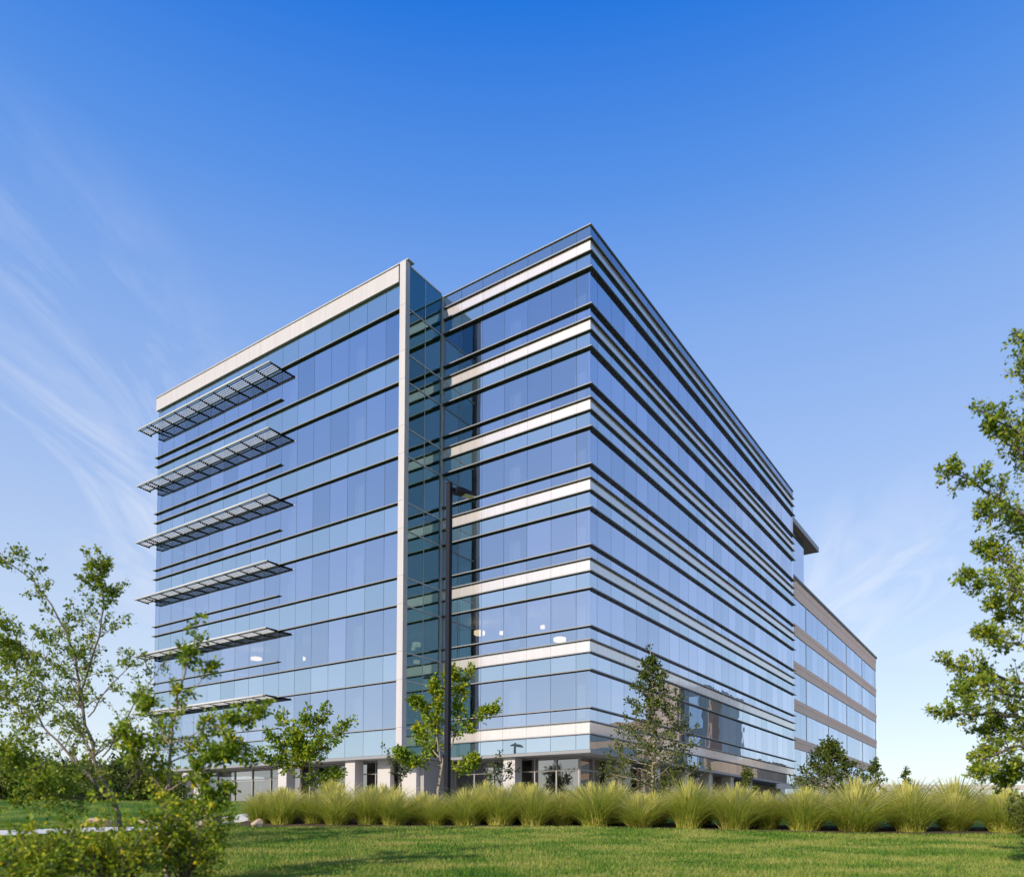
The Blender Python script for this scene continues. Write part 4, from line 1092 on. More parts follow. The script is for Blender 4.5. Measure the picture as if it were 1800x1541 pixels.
p.limb([(-5.22, 12.40, 0.46), (-5.01, 12.26, 1.14), (-4.75, 12.08, 1.69)], 0.012, 0.004, sub=5, sublen=0.50, leafsize=0.08, twigs=4, lpt=5)
p.limb([(-5.22, 12.40, 0.46), (-5.41, 12.65, 1.13), (-5.64, 12.95, 1.69)], 0.012, 0.004, sub=5, sublen=0.50, leafsize=0.08, twigs=4, lpt=5)
p.limb([(-5.22, 12.40, 0.46), (-5.08, 12.61, 1.11), (-4.92, 12.88, 1.64)], 0.012, 0.004, sub=5, sublen=0.50, leafsize=0.08, twigs=4, lpt=5)
p.limb([(-5.22, 12.40, 0.46), (-5.41, 12.45, 1.06), (-5.64, 12.51, 1.56)], 0.012, 0.004, sub=5, sublen=0.50, leafsize=0.08, twigs=4, lpt=5)
p.limb([(-5.22, 12.40, 0.46), (-5.05, 12.31, 1.25), (-4.85, 12.21, 1.89)], 0.012, 0.004, sub=5, sublen=0.50, leafsize=0.08, twigs=4, lpt=5)
p.limb([(-5.22, 12.40, 0.46), (-5.39, 12.63, 1.14), (-5.60, 12.90, 1.71)], 0.012, 0.004, sub=5, sublen=0.50, leafsize=0.08, twigs=4, lpt=5)
p.limb([(-5.22, 12.40, 0.46), (-5.42, 12.45, 1.27), (-5.66, 12.51, 1.93)], 0.012, 0.004, sub=5, sublen=0.50, leafsize=0.08, twigs=4, lpt=5)
p.limb([(-5.22, 12.40, 0.46), (-5.25, 12.22, 0.93), (-5.29, 11.99, 1.32)], 0.012, 0.004, sub=5, sublen=0.50, leafsize=0.08, twigs=4, lpt=5)
p.limb([(-5.22, 12.40, 0.46), (-5.33, 12.61, 0.86), (-5.46, 12.87, 1.20)], 0.012, 0.004, sub=5, sublen=0.50, leafsize=0.08, twigs=4, lpt=5)
p.limb([(-5.22, 12.40, 0.46), (-5.11, 12.33, 1.37), (-4.98, 12.24, 2.12)], 0.012, 0.004, sub=5, sublen=0.50, leafsize=0.08, twigs=4, lpt=5)
p.limb([(-5.22, 12.40, 0.46), (-5.33, 12.68, 1.04), (-5.47, 13.03, 1.51)], 0.012, 0.004, sub=5, sublen=0.50, leafsize=0.08, twigs=4, lpt=5)
p.limb([(-5.22, 12.40, 0.46), (-5.41, 12.40, 1.15), (-5.65, 12.39, 1.71)], 0.012, 0.004, sub=5, sublen=0.50, leafsize=0.08, twigs=4, lpt=5)
p.limb([(-5.22, 12.40, 0.46), (-5.34, 12.33, 0.96), (-5.49, 12.24, 1.37)], 0.012, 0.004, sub=5, sublen=0.50, leafsize=0.08, twigs=4, lpt=5)
p.limb([(-5.22, 12.40, 0.46), (-5.52, 12.38, 1.01), (-5.88, 12.35, 1.46)], 0.012, 0.004, sub=5, sublen=0.50, leafsize=0.08, twigs=4, lpt=5)
p.limb([(-5.22, 12.40, 0.46), (-4.98, 12.52, 1.09), (-4.69, 12.67, 1.61)], 0.012, 0.004, sub=5, sublen=0.50, leafsize=0.08, twigs=4, lpt=5)
p.limb([(-5.22, 12.40, 0.46), (-5.13, 12.34, 1.30), (-5.01, 12.26, 1.99)], 0.012, 0.004, sub=5, sublen=0.50, leafsize=0.08, twigs=4, lpt=5)
p.limb([(-5.22, 12.40, 0.46), (-5.01, 12.48, 0.92), (-4.75, 12.58, 1.31)], 0.012, 0.004, sub=5, sublen=0.50, leafsize=0.08, twigs=4, lpt=5)
p.build("shrub", (-5.22, 12.40, 0.46), M["bark"], M["leaf_b"], "leafy shrub around the foot of the slender tree", "shrub", "shrubs at the lower left", tmean=0.42)
p = Plant(43)
p.limb([(-7.80, 14.20, 0.55), (-7.78, 14.43, 0.80), (-7.76, 14.71, 1.00)], 0.012, 0.004, sub=5, sublen=0.50, leafsize=0.08, twigs=4, lpt=5)
p.limb([(-7.80, 14.20, 0.55), (-8.00, 14.05, 0.72), (-8.25, 13.86, 0.86)], 0.012, 0.004, sub=5, sublen=0.50, leafsize=0.08, twigs=4, lpt=5)
p.limb([(-7.80, 14.20, 0.55), (-7.49, 14.23, 0.74), (-7.11, 14.26, 0.90)], 0.012, 0.004, sub=5, sublen=0.50, leafsize=0.08, twigs=4, lpt=5)
p.limb([(-7.80, 14.20, 0.55), (-7.76, 14.56, 0.77), (-7.72, 14.99, 0.94)], 0.012, 0.004, sub=5, sublen=0.50, leafsize=0.08, twigs=4, lpt=5)
p.limb([(-7.80, 14.20, 0.55), (-7.69, 14.02, 0.87), (-7.56, 13.80, 1.13)], 0.012, 0.004, sub=5, sublen=0.50, leafsize=0.08, twigs=4, lpt=5)
p.limb([(-7.80, 14.20, 0.55), (-7.65, 14.41, 0.90), (-7.47, 14.66, 1.18)], 0.012, 0.004, sub=5, sublen=0.50, leafsize=0.08, twigs=4, lpt=5)
p.limb([(-7.80, 14.20, 0.55), (-8.08, 14.16, 0.84), (-8.43, 14.11, 1.08)], 0.012, 0.004, sub=5, sublen=0.50, leafsize=0.08, twigs=4, lpt=5)
p.limb([(-7.80, 14.20, 0.55), (-7.53, 14.31, 0.82), (-7.21, 14.45, 1.04)], 0.012, 0.004, sub=5, sublen=0.50, leafsize=0.08, twigs=4, lpt=5)
p.limb([(-7.80, 14.20, 0.55), (-7.82, 14.28, 0.99), (-7.86, 14.37, 1.36)], 0.012, 0.004, sub=5, sublen=0.50, leafsize=0.08, twigs=4, lpt=5)
p.limb([(-7.80, 14.20, 0.55), (-8.07, 14.25, 0.89), (-8.41, 14.31, 1.16)], 0.012, 0.004, sub=5, sublen=0.50, leafsize=0.08, twigs=4, lpt=5)
p.limb([(-7.80, 14.20, 0.55), (-7.88, 13.87, 0.76), (-7.97, 13.47, 0.93)], 0.012, 0.004, sub=5, sublen=0.50, leafsize=0.08, twigs=4, lpt=5)
p.limb([(-7.80, 14.20, 0.55), (-7.74, 14.01, 0.94), (-7.66, 13.78, 1.27)], 0.012, 0.004, sub=5, sublen=0.50, leafsize=0.08, twigs=4, lpt=5)
p.limb([(-7.80, 14.20, 0.55), (-7.73, 14.13, 0.78), (-7.64, 14.05, 0.97)], 0.012, 0.004, sub=5, sublen=0.50, leafsize=0.08, twigs=4, lpt=5)
p.limb([(-7.80, 14.20, 0.55), (-7.73, 14.54, 0.76), (-7.64, 14.96, 0.94)], 0.012, 0.004, sub=5, sublen=0.50, leafsize=0.08, twigs=4, lpt=5)
p.limb([(-7.80, 14.20, 0.55), (-7.91, 14.09, 0.86), (-8.05, 13.95, 1.11)], 0.012, 0.004, sub=5, sublen=0.50, leafsize=0.08, twigs=4, lpt=5)
p.limb([(-7.80, 14.20, 0.55), (-7.93, 14.31, 0.87), (-8.09, 14.45, 1.14)], 0.012, 0.004, sub=5, sublen=0.50, leafsize=0.08, twigs=4, lpt=5)
p.limb([(-7.80, 14.20, 0.55), (-8.09, 14.03, 0.82), (-8.44, 13.83, 1.04)], 0.012, 0.004, sub=5, sublen=0.50, leafsize=0.08, twigs=4, lpt=5)
p.limb([(-7.80, 14.20, 0.55), (-7.51, 14.06, 0.89), (-7.16, 13.89, 1.16)], 0.012, 0.004, sub=5, sublen=0.50, leafsize=0.08, twigs=4, lpt=5)
p.build("shrub", (-7.80, 14.20, 0.55), M["bark"], M["leaf_b"], "low shrub behind the two bottom left shrubs", "shrub", "shrubs at the lower left", tmean=0.42)
p = Plant(13)
p.limb([(-8.12, 30.00, 1.85), (-8.14, 30.00, 3.68)], 0.07, 0.055, sub=0, twigs=0, lpt=0)
p.limb([(-8.14, 30.00, 3.68), (-7.79, 30.15, 4.79), (-7.25, 30.30, 6.10)], 0.030, 0.008, sub=22, sublen=0.55, leafsize=0.160, twigs=4, lpt=6, up=0.1)
p.limb([(-8.14, 30.00, 3.68), (-7.40, 30.25, 4.52), (-6.46, 30.50, 5.57)], 0.030, 0.008, sub=22, sublen=0.55, leafsize=0.160, twigs=4, lpt=6, up=0.1)
p.limb([(-8.14, 30.00, 3.68), (-8.13, 30.00, 4.75), (-7.95, 30.00, 6.00)], 0.030, 0.008, sub=22, sublen=0.55, leafsize=0.160, twigs=4, lpt=6, up=0.1)
p.limb([(-8.14, 30.00, 3.68), (-8.19, 29.85, 4.40), (-8.41, 29.70, 5.30)], 0.030, 0.008, sub=22, sublen=0.55, leafsize=0.160, twigs=4, lpt=6, up=0.1)
p.limb([(-8.14, 30.00, 3.68), (-8.65, 29.75, 4.23), (-9.33, 29.50, 4.94)], 0.030, 0.008, sub=22, sublen=0.55, leafsize=0.160, twigs=4, lpt=6, up=0.1)
p.limb([(-8.14, 30.00, 3.68), (-8.80, 29.70, 3.84), (-9.61, 29.40, 4.17)], 0.030, 0.008, sub=22, sublen=0.55, leafsize=0.160, twigs=4, lpt=6, up=0.1)
p.limb([(-8.14, 30.00, 3.13), (-7.50, 30.20, 3.22), (-6.69, 30.40, 3.49)], 0.030, 0.008, sub=22, sublen=0.55, leafsize=0.160, twigs=4, lpt=6, up=0.1)
p.limb([(-8.14, 30.00, 3.68), (-8.48, 30.10, 4.65), (-9.00, 30.20, 5.81)], 0.030, 0.008, sub=22, sublen=0.55, leafsize=0.160, twigs=4, lpt=6, up=0.1)
p.limb([(-8.14, 30.00, 3.68), (-7.77, 29.70, 4.23), (-7.24, 29.40, 4.94)], 0.030, 0.008, sub=22, sublen=0.55, leafsize=0.160, twigs=4, lpt=6, up=0.1)
p.build("small_tree", (-8.12, 30.00, 1.85), M["bark"], M["leaf_b"], "small open tree in front of the sunshade wing columns", group="young trees along the building", tmean=0.30)
p = Plant(14)
p.limb([(-2.88, 30.00, 1.85), (-2.72, 30.00, 3.81)], 0.08, 0.06, sub=0, twigs=0, lpt=0)
p.limb([(-2.72, 30.00, 3.81), (-2.21, 30.20, 5.05), (-2.05, 30.30, 6.41), (-1.62, 30.40, 7.67)], 0.032, 0.009, sub=32, sublen=0.42, leafsize=0.160, twigs=4, lpt=6, up=0.12)
p.limb([(-2.21, 30.20, 5.05), (-1.34, 30.60, 5.74), (-0.63, 30.80, 6.23)], 0.032, 0.009, sub=32, sublen=0.42, leafsize=0.160, twigs=4, lpt=6, up=0.12)
p.limb([(-2.72, 30.00, 3.81), (-2.95, 29.80, 5.00), (-3.48, 29.60, 6.07), (-3.73, 29.50, 6.23)], 0.032, 0.009, sub=32, sublen=0.42, leafsize=0.160, twigs=4, lpt=6, up=0.12)
p.limb([(-2.85, 29.90, 4.35), (-2.87, 29.60, 5.86), (-2.93, 29.40, 7.02)], 0.032, 0.009, sub=32, sublen=0.42, leafsize=0.160, twigs=4, lpt=6, up=0.12)
p.limb([(-2.09, 30.30, 6.41), (-2.33, 30.10, 7.16), (-2.37, 30.00, 7.52)], 0.032, 0.009, sub=32, sublen=0.42, leafsize=0.160, twigs=4, lpt=6, up=0.12)
p.limb([(-2.72, 30.00, 3.81), (-3.77, 29.40, 3.87), (-4.28, 29.20, 4.32)], 0.032, 0.009, sub=32, sublen=0.42, leafsize=0.160, twigs=4, lpt=6, up=0.12)
p.limb([(-2.72, 30.00, 3.75), (-1.78, 30.50, 3.86), (-1.45, 30.70, 4.17)], 0.032, 0.009, sub=32, sublen=0.42, leafsize=0.160, twigs=4, lpt=6, up=0.12)
p.limb([(-2.81, 30.00, 4.14), (-3.47, 30.50, 4.86), (-3.78, 30.80, 5.35)], 0.032, 0.009, sub=32, sublen=0.42, leafsize=0.160, twigs=4, lpt=6, up=0.12)
p.build("small_tree", (-2.88, 30.00, 1.85), M["barkpale"], M["leaf_b"], "vase shaped yellow green tree behind the tall lamp post", group="young trees along the building", tmean=0.40)
p = Plant(15)
p.limb([(-0.45, 33.00, 2.29), (-0.46, 33.00, 3.33)], 0.04, 0.03, sub=0, twigs=0, lpt=0)
p.limb([(-0.46, 33.00, 3.33), (-0.49, 33.00, 3.93), (-0.52, 33.00, 4.54)], 0.018, 0.006, sub=6, sublen=0.40, leafsize=0.120, twigs=3, lpt=4)
p.limb([(-0.46, 33.00, 3.33), (-0.65, 33.15, 3.70), (-0.84, 33.30, 4.08)], 0.018, 0.006, sub=6, sublen=0.40, leafsize=0.120, twigs=3, lpt=4)
p.limb([(-0.46, 33.00, 3.33), (-0.25, 32.85, 3.74), (-0.03, 32.70, 4.15)], 0.018, 0.006, sub=6, sublen=0.40, leafsize=0.120, twigs=3, lpt=4)
p.limb([(-0.46, 33.00, 3.33), (-0.16, 33.10, 3.58), (0.14, 33.20, 3.83)], 0.018, 0.006, sub=6, sublen=0.40, leafsize=0.120, twigs=3, lpt=4)
p.limb([(-0.46, 33.00, 3.33), (-0.70, 32.90, 3.44), (-0.94, 32.80, 3.55)], 0.018, 0.006, sub=6, sublen=0.40, leafsize=0.120, twigs=3, lpt=4)
p.build("sapling", (-0.45, 33.00, 2.29), M["bark"], M["leaf_c"], "sparse sapling beside the white column of the set back front", group="young trees along the building", tmean=0.5)
p = Plant(16)
p.limb([(-4.69, 33.00, 2.29), (-4.71, 33.00, 3.31)], 0.04, 0.03, sub=0, twigs=0, lpt=0)
p.limb([(-4.71, 33.00, 3.31), (-4.77, 33.00, 3.95), (-4.84, 33.00, 4.59)], 0.018, 0.006, sub=6, sublen=0.40, leafsize=0.120, twigs=3, lpt=4)
p.limb([(-4.71, 33.00, 3.31), (-4.94, 33.15, 3.74), (-5.17, 33.30, 4.18)], 0.018, 0.006, sub=6, sublen=0.40, leafsize=0.120, twigs=3, lpt=4)
p.limb([(-4.71, 33.00, 3.31), (-4.51, 32.85, 3.66), (-4.31, 32.70, 4.01)], 0.018, 0.006, sub=6, sublen=0.40, leafsize=0.120, twigs=3, lpt=4)
p.limb([(-4.71, 33.00, 3.31), (-5.08, 33.10, 4.08), (-5.46, 33.20, 4.86)], 0.018, 0.006, sub=6, sublen=0.40, leafsize=0.120, twigs=3, lpt=4)
p.build("sapling", (-4.69, 33.00, 2.29), M["bark"], M["leaf_c"], "sparse sapling left of the vase shaped tree", group="young trees along the building", tmean=0.5)
p = Plant(17)
p.limb([(5.55, 31.00, 2.00), (5.75, 31.00, 5.32), (5.56, 31.00, 8.63)], 0.100, 0.012, sub=8, sublen=0.4, leafsize=0.130, twigs=4, lpt=6, t0=0.75)
p.limb([(5.59, 31.00, 2.57), (6.64, 31.01, 2.86), (7.69, 31.03, 3.62)], 0.035, 0.006, sub=6, sublen=1.26, leafsize=0.130, twigs=4, lpt=5, up=0.15)
p.limb([(5.60, 31.00, 2.60), (4.93, 31.78, 2.89), (4.27, 32.57, 3.45)], 0.035, 0.006, sub=6, sublen=1.23, leafsize=0.130, twigs=4, lpt=5, up=0.15)
p.limb([(5.60, 31.00, 2.66), (5.72, 30.33, 2.87), (5.85, 29.65, 2.91)], 0.026, 0.006, sub=6, sublen=0.82, leafsize=0.130, twigs=4, lpt=5, up=0.15)
p.limb([(5.60, 31.00, 2.72), (6.28, 31.76, 3.00), (6.95, 32.53, 3.23)], 0.034, 0.006, sub=6, sublen=1.22, leafsize=0.130, twigs=4, lpt=5, up=0.15)
p.limb([(5.61, 31.00, 2.78), (4.83, 30.86, 3.02), (4.04, 30.72, 3.52)], 0.029, 0.006, sub=6, sublen=0.95, leafsize=0.130, twigs=4, lpt=5, up=0.15)
p.limb([(5.61, 31.00, 2.85), (6.41, 30.75, 3.10), (7.21, 30.51, 3.72)], 0.030, 0.006, sub=6, sublen=1.01, leafsize=0.130, twigs=4, lpt=5, up=0.15)
p.limb([(5.62, 31.00, 2.93), (5.62, 32.05, 3.22), (5.62, 33.11, 3.92)], 0.035, 0.006, sub=6, sublen=1.26, leafsize=0.130, twigs=4, lpt=5, up=0.15)
p.limb([(5.62, 31.00, 3.01), (4.99, 30.23, 3.29), (4.35, 29.46, 3.73)], 0.034, 0.006, sub=6, sublen=1.20, leafsize=0.130, twigs=4, lpt=5, up=0.15)
p.limb([(5.63, 31.00, 3.09), (6.22, 31.43, 3.31), (6.82, 31.86, 3.62)], 0.028, 0.006, sub=6, sublen=0.89, leafsize=0.130, twigs=4, lpt=5, up=0.15)
p.limb([(5.63, 31.00, 3.17), (4.68, 31.15, 3.44), (3.73, 31.31, 3.70)], 0.033, 0.006, sub=6, sublen=1.15, leafsize=0.130, twigs=4, lpt=5, up=0.15)
p.limb([(5.64, 31.00, 3.25), (5.84, 29.90, 3.56), (6.05, 28.80, 3.99)], 0.037, 0.006, sub=6, sublen=1.34, leafsize=0.130, twigs=4, lpt=5, up=0.15)
p.limb([(5.64, 31.00, 3.34), (5.65, 31.70, 3.56), (5.65, 32.40, 3.98)], 0.027, 0.006, sub=6, sublen=0.84, leafsize=0.130, twigs=4, lpt=5, up=0.15)
p.limb([(5.65, 31.00, 3.43), (4.81, 30.27, 3.73), (3.97, 29.55, 3.81)], 0.037, 0.006, sub=6, sublen=1.33, leafsize=0.130, twigs=4, lpt=5, up=0.15)
p.limb([(5.65, 31.00, 3.52), (6.28, 30.81, 3.73), (6.91, 30.62, 4.09)], 0.026, 0.006, sub=6, sublen=0.79, leafsize=0.130, twigs=4, lpt=5, up=0.15)
p.limb([(5.66, 31.00, 3.61), (5.09, 31.97, 3.92), (4.53, 32.95, 4.28)], 0.037, 0.006, sub=6, sublen=1.35, leafsize=0.130, twigs=4, lpt=5, up=0.15)
p.limb([(5.66, 31.00, 3.71), (5.70, 29.94, 4.00), (5.74, 28.88, 4.23)], 0.035, 0.006, sub=6, sublen=1.27, leafsize=0.130, twigs=4, lpt=5, up=0.15)
p.limb([(5.67, 31.00, 3.80), (6.47, 31.73, 4.10), (7.28, 32.45, 4.56)], 0.036, 0.006, sub=6, sublen=1.30, leafsize=0.130, twigs=4, lpt=5, up=0.15)
p.limb([(5.68, 31.00, 3.90), (4.96, 31.09, 4.12), (4.24, 31.18, 4.54)], 0.027, 0.006, sub=6, sublen=0.87, leafsize=0.130, twigs=4, lpt=5, up=0.15)
p.limb([(5.68, 31.00, 4.00), (6.18, 30.28, 4.25), (6.67, 29.57, 4.63)], 0.031, 0.006, sub=6, sublen=1.04, leafsize=0.130, twigs=4, lpt=5, up=0.15)
p.limb([(5.69, 31.00, 4.10), (5.64, 31.63, 4.30), (5.59, 32.25, 4.61)], 0.025, 0.006, sub=6, sublen=0.75, leafsize=0.130, twigs=4, lpt=5, up=0.15)
p.limb([(5.69, 31.00, 4.20), (5.39, 30.37, 4.42), (5.09, 29.73, 4.60)], 0.027, 0.006, sub=6, sublen=0.84, leafsize=0.130, twigs=4, lpt=5, up=0.15)
p.limb([(5.70, 31.00, 4.30), (6.45, 31.30, 4.54), (7.19, 31.60, 4.73)], 0.029, 0.006, sub=6, sublen=0.96, leafsize=0.130, twigs=4, lpt=5, up=0.15)
p.limb([(5.71, 31.00, 4.41), (5.17, 31.67, 4.66), (4.64, 32.35, 4.90)], 0.031, 0.006, sub=6, sublen=1.03, leafsize=0.130, twigs=4, lpt=5, up=0.15)
p.limb([(5.71, 31.00, 4.51), (5.84, 30.38, 4.72), (5.97, 29.76, 5.01)], 0.025, 0.006, sub=6, sublen=0.76, leafsize=0.130, twigs=4, lpt=5, up=0.15)
p.limb([(5.72, 31.00, 4.62), (5.96, 31.59, 4.83), (6.19, 32.17, 4.87)], 0.025, 0.006, sub=6, sublen=0.76, leafsize=0.130, twigs=4, lpt=5, up=0.15)
p.limb([(5.73, 31.00, 4.73), (5.02, 30.51, 4.98), (4.31, 30.02, 5.03)], 0.031, 0.006, sub=6, sublen=1.03, leafsize=0.130, twigs=4, lpt=5, up=0.15)
p.limb([(5.73, 31.00, 4.83), (6.43, 30.71, 5.06), (7.12, 30.43, 5.30)], 0.028, 0.006, sub=6, sublen=0.90, leafsize=0.130, twigs=4, lpt=5, up=0.15)
p.limb([(5.74, 31.00, 4.94), (5.31, 31.72, 5.19), (4.89, 32.43, 5.57)], 0.030, 0.006, sub=6, sublen=1.00, leafsize=0.130, twigs=4, lpt=5, up=0.15)
p.limb([(5.75, 31.00, 5.05), (5.54, 30.52, 5.24), (5.33, 30.04, 5.33)], 0.023, 0.006, sub=6, sublen=0.63, leafsize=0.130, twigs=4, lpt=5, up=0.15)
p.limb([(5.75, 31.00, 5.17), (6.21, 31.13, 5.34), (6.67, 31.26, 5.41)], 0.021, 0.006, sub=6, sublen=0.57, leafsize=0.130, twigs=4, lpt=5, up=0.15)
p.limb([(5.74, 31.00, 5.28), (5.13, 31.03, 5.48), (4.52, 31.06, 5.84)], 0.025, 0.006, sub=6, sublen=0.73, leafsize=0.130, twigs=4, lpt=5, up=0.15)
p.limb([(5.74, 31.00, 5.39), (6.24, 30.54, 5.61), (6.74, 30.07, 5.65)], 0.026, 0.006, sub=6, sublen=0.82, leafsize=0.130, twigs=4, lpt=5, up=0.15)
p.limb([(5.73, 31.00, 5.51), (5.69, 31.42, 5.67), (5.66, 31.85, 5.89)], 0.020, 0.006, sub=6, sublen=0.51, leafsize=0.130, twigs=4, lpt=5, up=0.15)
p.limb([(5.72, 31.00, 5.62), (5.34, 30.55, 5.82), (4.96, 30.11, 6.00)], 0.024, 0.006, sub=6, sublen=0.71, leafsize=0.130, twigs=4, lpt=5, up=0.15)
p.limb([(5.72, 31.00, 5.74), (6.09, 30.87, 5.90), (6.46, 30.74, 6.06)], 0.019, 0.006, sub=6, sublen=0.47, leafsize=0.130, twigs=4, lpt=5, up=0.15)
p.limb([(5.71, 31.00, 5.86), (5.42, 31.42, 6.04), (5.14, 31.84, 6.13)], 0.022, 0.006, sub=6, sublen=0.61, leafsize=0.130, twigs=4, lpt=5, up=0.15)
p.limb([(5.70, 31.00, 5.97), (5.62, 30.59, 6.14), (5.54, 30.18, 6.34)], 0.020, 0.006, sub=6, sublen=0.50, leafsize=0.130, twigs=4, lpt=5, up=0.15)
p.limb([(5.69, 31.00, 6.09), (5.98, 31.32, 6.26), (6.27, 31.63, 6.40)], 0.020, 0.006, sub=6, sublen=0.51, leafsize=0.130, twigs=4, lpt=5, up=0.15)
p.limb([(5.69, 31.00, 6.21), (5.25, 30.94, 6.38), (4.81, 30.89, 6.51)], 0.021, 0.006, sub=6, sublen=0.53, leafsize=0.130, twigs=4, lpt=5, up=0.15)
p.limb([(5.68, 31.00, 6.33), (6.12, 30.83, 6.51), (6.57, 30.66, 6.58)], 0.021, 0.006, sub=6, sublen=0.57, leafsize=0.130, twigs=4, lpt=5, up=0.15)
p.limb([(5.67, 31.00, 6.45), (5.65, 31.32, 6.60), (5.62, 31.64, 6.66)], 0.018, 0.006, sub=6, sublen=0.39, leafsize=0.130, twigs=4, lpt=5, up=0.15)
p.limb([(5.66, 31.00, 6.57), (5.34, 30.72, 6.74), (5.02, 30.43, 6.90)], 0.020, 0.006, sub=6, sublen=0.51, leafsize=0.130, twigs=4, lpt=5, up=0.15)
p.limb([(5.66, 31.00, 6.70), (6.08, 31.10, 6.86), (6.50, 31.19, 6.96)], 0.020, 0.006, sub=6, sublen=0.52, leafsize=0.130, twigs=4, lpt=5, up=0.15)
p.limb([(5.65, 31.00, 6.82), (5.27, 31.17, 6.98), (4.89, 31.34, 7.14)], 0.020, 0.006, sub=6, sublen=0.50, leafsize=0.130, twigs=4, lpt=5, up=0.15)
p.limb([(5.64, 31.00, 6.94), (5.76, 30.74, 7.08), (5.88, 30.48, 7.26)], 0.017, 0.006, sub=6, sublen=0.34, leafsize=0.130, twigs=4, lpt=5, up=0.15)
p.limb([(5.63, 31.00, 7.07), (5.69, 31.25, 7.20), (5.75, 31.50, 7.24)], 0.016, 0.006, sub=6, sublen=0.31, leafsize=0.130, twigs=4, lpt=5, up=0.15)
p.limb([(5.63, 31.00, 7.20), (5.39, 30.87, 7.33), (5.15, 30.74, 7.40)], 0.016, 0.006, sub=6, sublen=0.32, leafsize=0.130, twigs=4, lpt=5, up=0.15)
p.limb([(5.62, 31.00, 7.32), (5.84, 30.88, 7.45), (6.07, 30.76, 7.55)], 0.016, 0.006, sub=6, sublen=0.31, leafsize=0.130, twigs=4, lpt=5, up=0.15)
p.limb([(5.61, 31.00, 7.45), (5.47, 31.17, 7.57), (5.33, 31.33, 7.61)], 0.015, 0.006, sub=6, sublen=0.30, leafsize=0.130, twigs=4, lpt=5, up=0.15)
p.limb([(5.60, 31.00, 7.58), (5.56, 30.80, 7.70), (5.52, 30.60, 7.74)], 0.015, 0.006, sub=6, sublen=0.30, leafsize=0.130, twigs=4, lpt=5, up=0.15)
p.limb([(5.59, 31.00, 7.70), (5.74, 31.05, 7.81), (5.89, 31.10, 7.89)], 0.014, 0.006, sub=6, sublen=0.30, leafsize=0.130, twigs=4, lpt=5, up=0.15)
p.limb([(5.59, 31.00, 7.83), (5.43, 30.99, 7.94), (5.28, 30.98, 7.99)], 0.014, 0.006, sub=6, sublen=0.30, leafsize=0.130, twigs=4, lpt=5, up=0.15)
p.limb([(5.58, 31.00, 7.96), (5.64, 30.90, 8.06), (5.70, 30.80, 8.07)], 0.013, 0.006, sub=6, sublen=0.30, leafsize=0.130, twigs=4, lpt=5, up=0.15)
p.limb([(5.57, 31.00, 8.09), (5.56, 31.08, 8.19), (5.56, 31.16, 8.17)], 0.012, 0.006, sub=6, sublen=0.30, leafsize=0.130, twigs=4, lpt=5, up=0.15)
p.build("conical_tree", (5.55, 31.00, 2.00), M["barkpale"], M["leaf_c"], "conical olive green tree in front of the long glass side", group="young trees along the building", tmean=0.42)
p = Plant(18)
p.limb([(13.95, 34.00, 2.40), (14.04, 34.00, 3.86), (13.98, 34.00, 5.33)], 0.055, 0.012, sub=8, sublen=0.4, leafsize=0.140, twigs=4, lpt=6, t0=0.75)
p.limb([(13.97, 34.00, 2.60), (14.72, 33.85, 2.84), (15.47, 33.71, 3.04)], 0.028, 0.006, sub=6, sublen=0.92, leafsize=0.140, twigs=4, lpt=5, up=0.15)
p.limb([(13.97, 34.00, 2.63), (13.55, 34.55, 2.85), (13.13, 35.11, 3.11)], 0.027, 0.006, sub=6, sublen=0.83, leafsize=0.140, twigs=4, lpt=5, up=0.15)
p.limb([(13.97, 34.00, 2.66), (14.02, 33.32, 2.88), (14.07, 32.64, 3.02)], 0.026, 0.006, sub=6, sublen=0.82, leafsize=0.140, twigs=4, lpt=5, up=0.15)
p.limb([(13.97, 34.00, 2.70), (14.53, 34.54, 2.94), (15.09, 35.08, 3.14)], 0.029, 0.006, sub=6, sublen=0.93, leafsize=0.140, twigs=4, lpt=5, up=0.15)
p.limb([(13.97, 34.00, 2.74), (13.19, 33.77, 2.99), (12.40, 33.55, 3.52)], 0.030, 0.006, sub=6, sublen=0.98, leafsize=0.140, twigs=4, lpt=5, up=0.15)
p.limb([(13.98, 34.00, 2.79), (14.54, 33.83, 2.99), (15.11, 33.65, 3.09)], 0.024, 0.006, sub=6, sublen=0.71, leafsize=0.140, twigs=4, lpt=5, up=0.15)
p.limb([(13.98, 34.00, 2.84), (13.69, 34.67, 3.06), (13.41, 35.34, 3.19)], 0.028, 0.006, sub=6, sublen=0.88, leafsize=0.140, twigs=4, lpt=5, up=0.15)
p.limb([(13.98, 34.00, 2.89), (13.67, 33.20, 3.14), (13.36, 32.41, 3.67)], 0.030, 0.006, sub=6, sublen=1.02, leafsize=0.140, twigs=4, lpt=5, up=0.15)
p.limb([(13.99, 34.00, 2.94), (14.59, 34.11, 3.14), (15.20, 34.22, 3.16)], 0.025, 0.006, sub=6, sublen=0.74, leafsize=0.140, twigs=4, lpt=5, up=0.15)
p.limb([(13.99, 34.00, 2.99), (13.41, 34.06, 3.19), (12.83, 34.12, 3.49)], 0.024, 0.006, sub=6, sublen=0.70, leafsize=0.140, twigs=4, lpt=5, up=0.15)
p.limb([(13.99, 34.00, 3.05), (14.32, 33.34, 3.27), (14.65, 32.68, 3.57)], 0.028, 0.006, sub=6, sublen=0.89, leafsize=0.140, twigs=4, lpt=5, up=0.15)
p.limb([(14.00, 34.00, 3.10), (14.08, 34.72, 3.33), (14.15, 35.45, 3.50)], 0.027, 0.006, sub=6, sublen=0.87, leafsize=0.140, twigs=4, lpt=5, up=0.15)
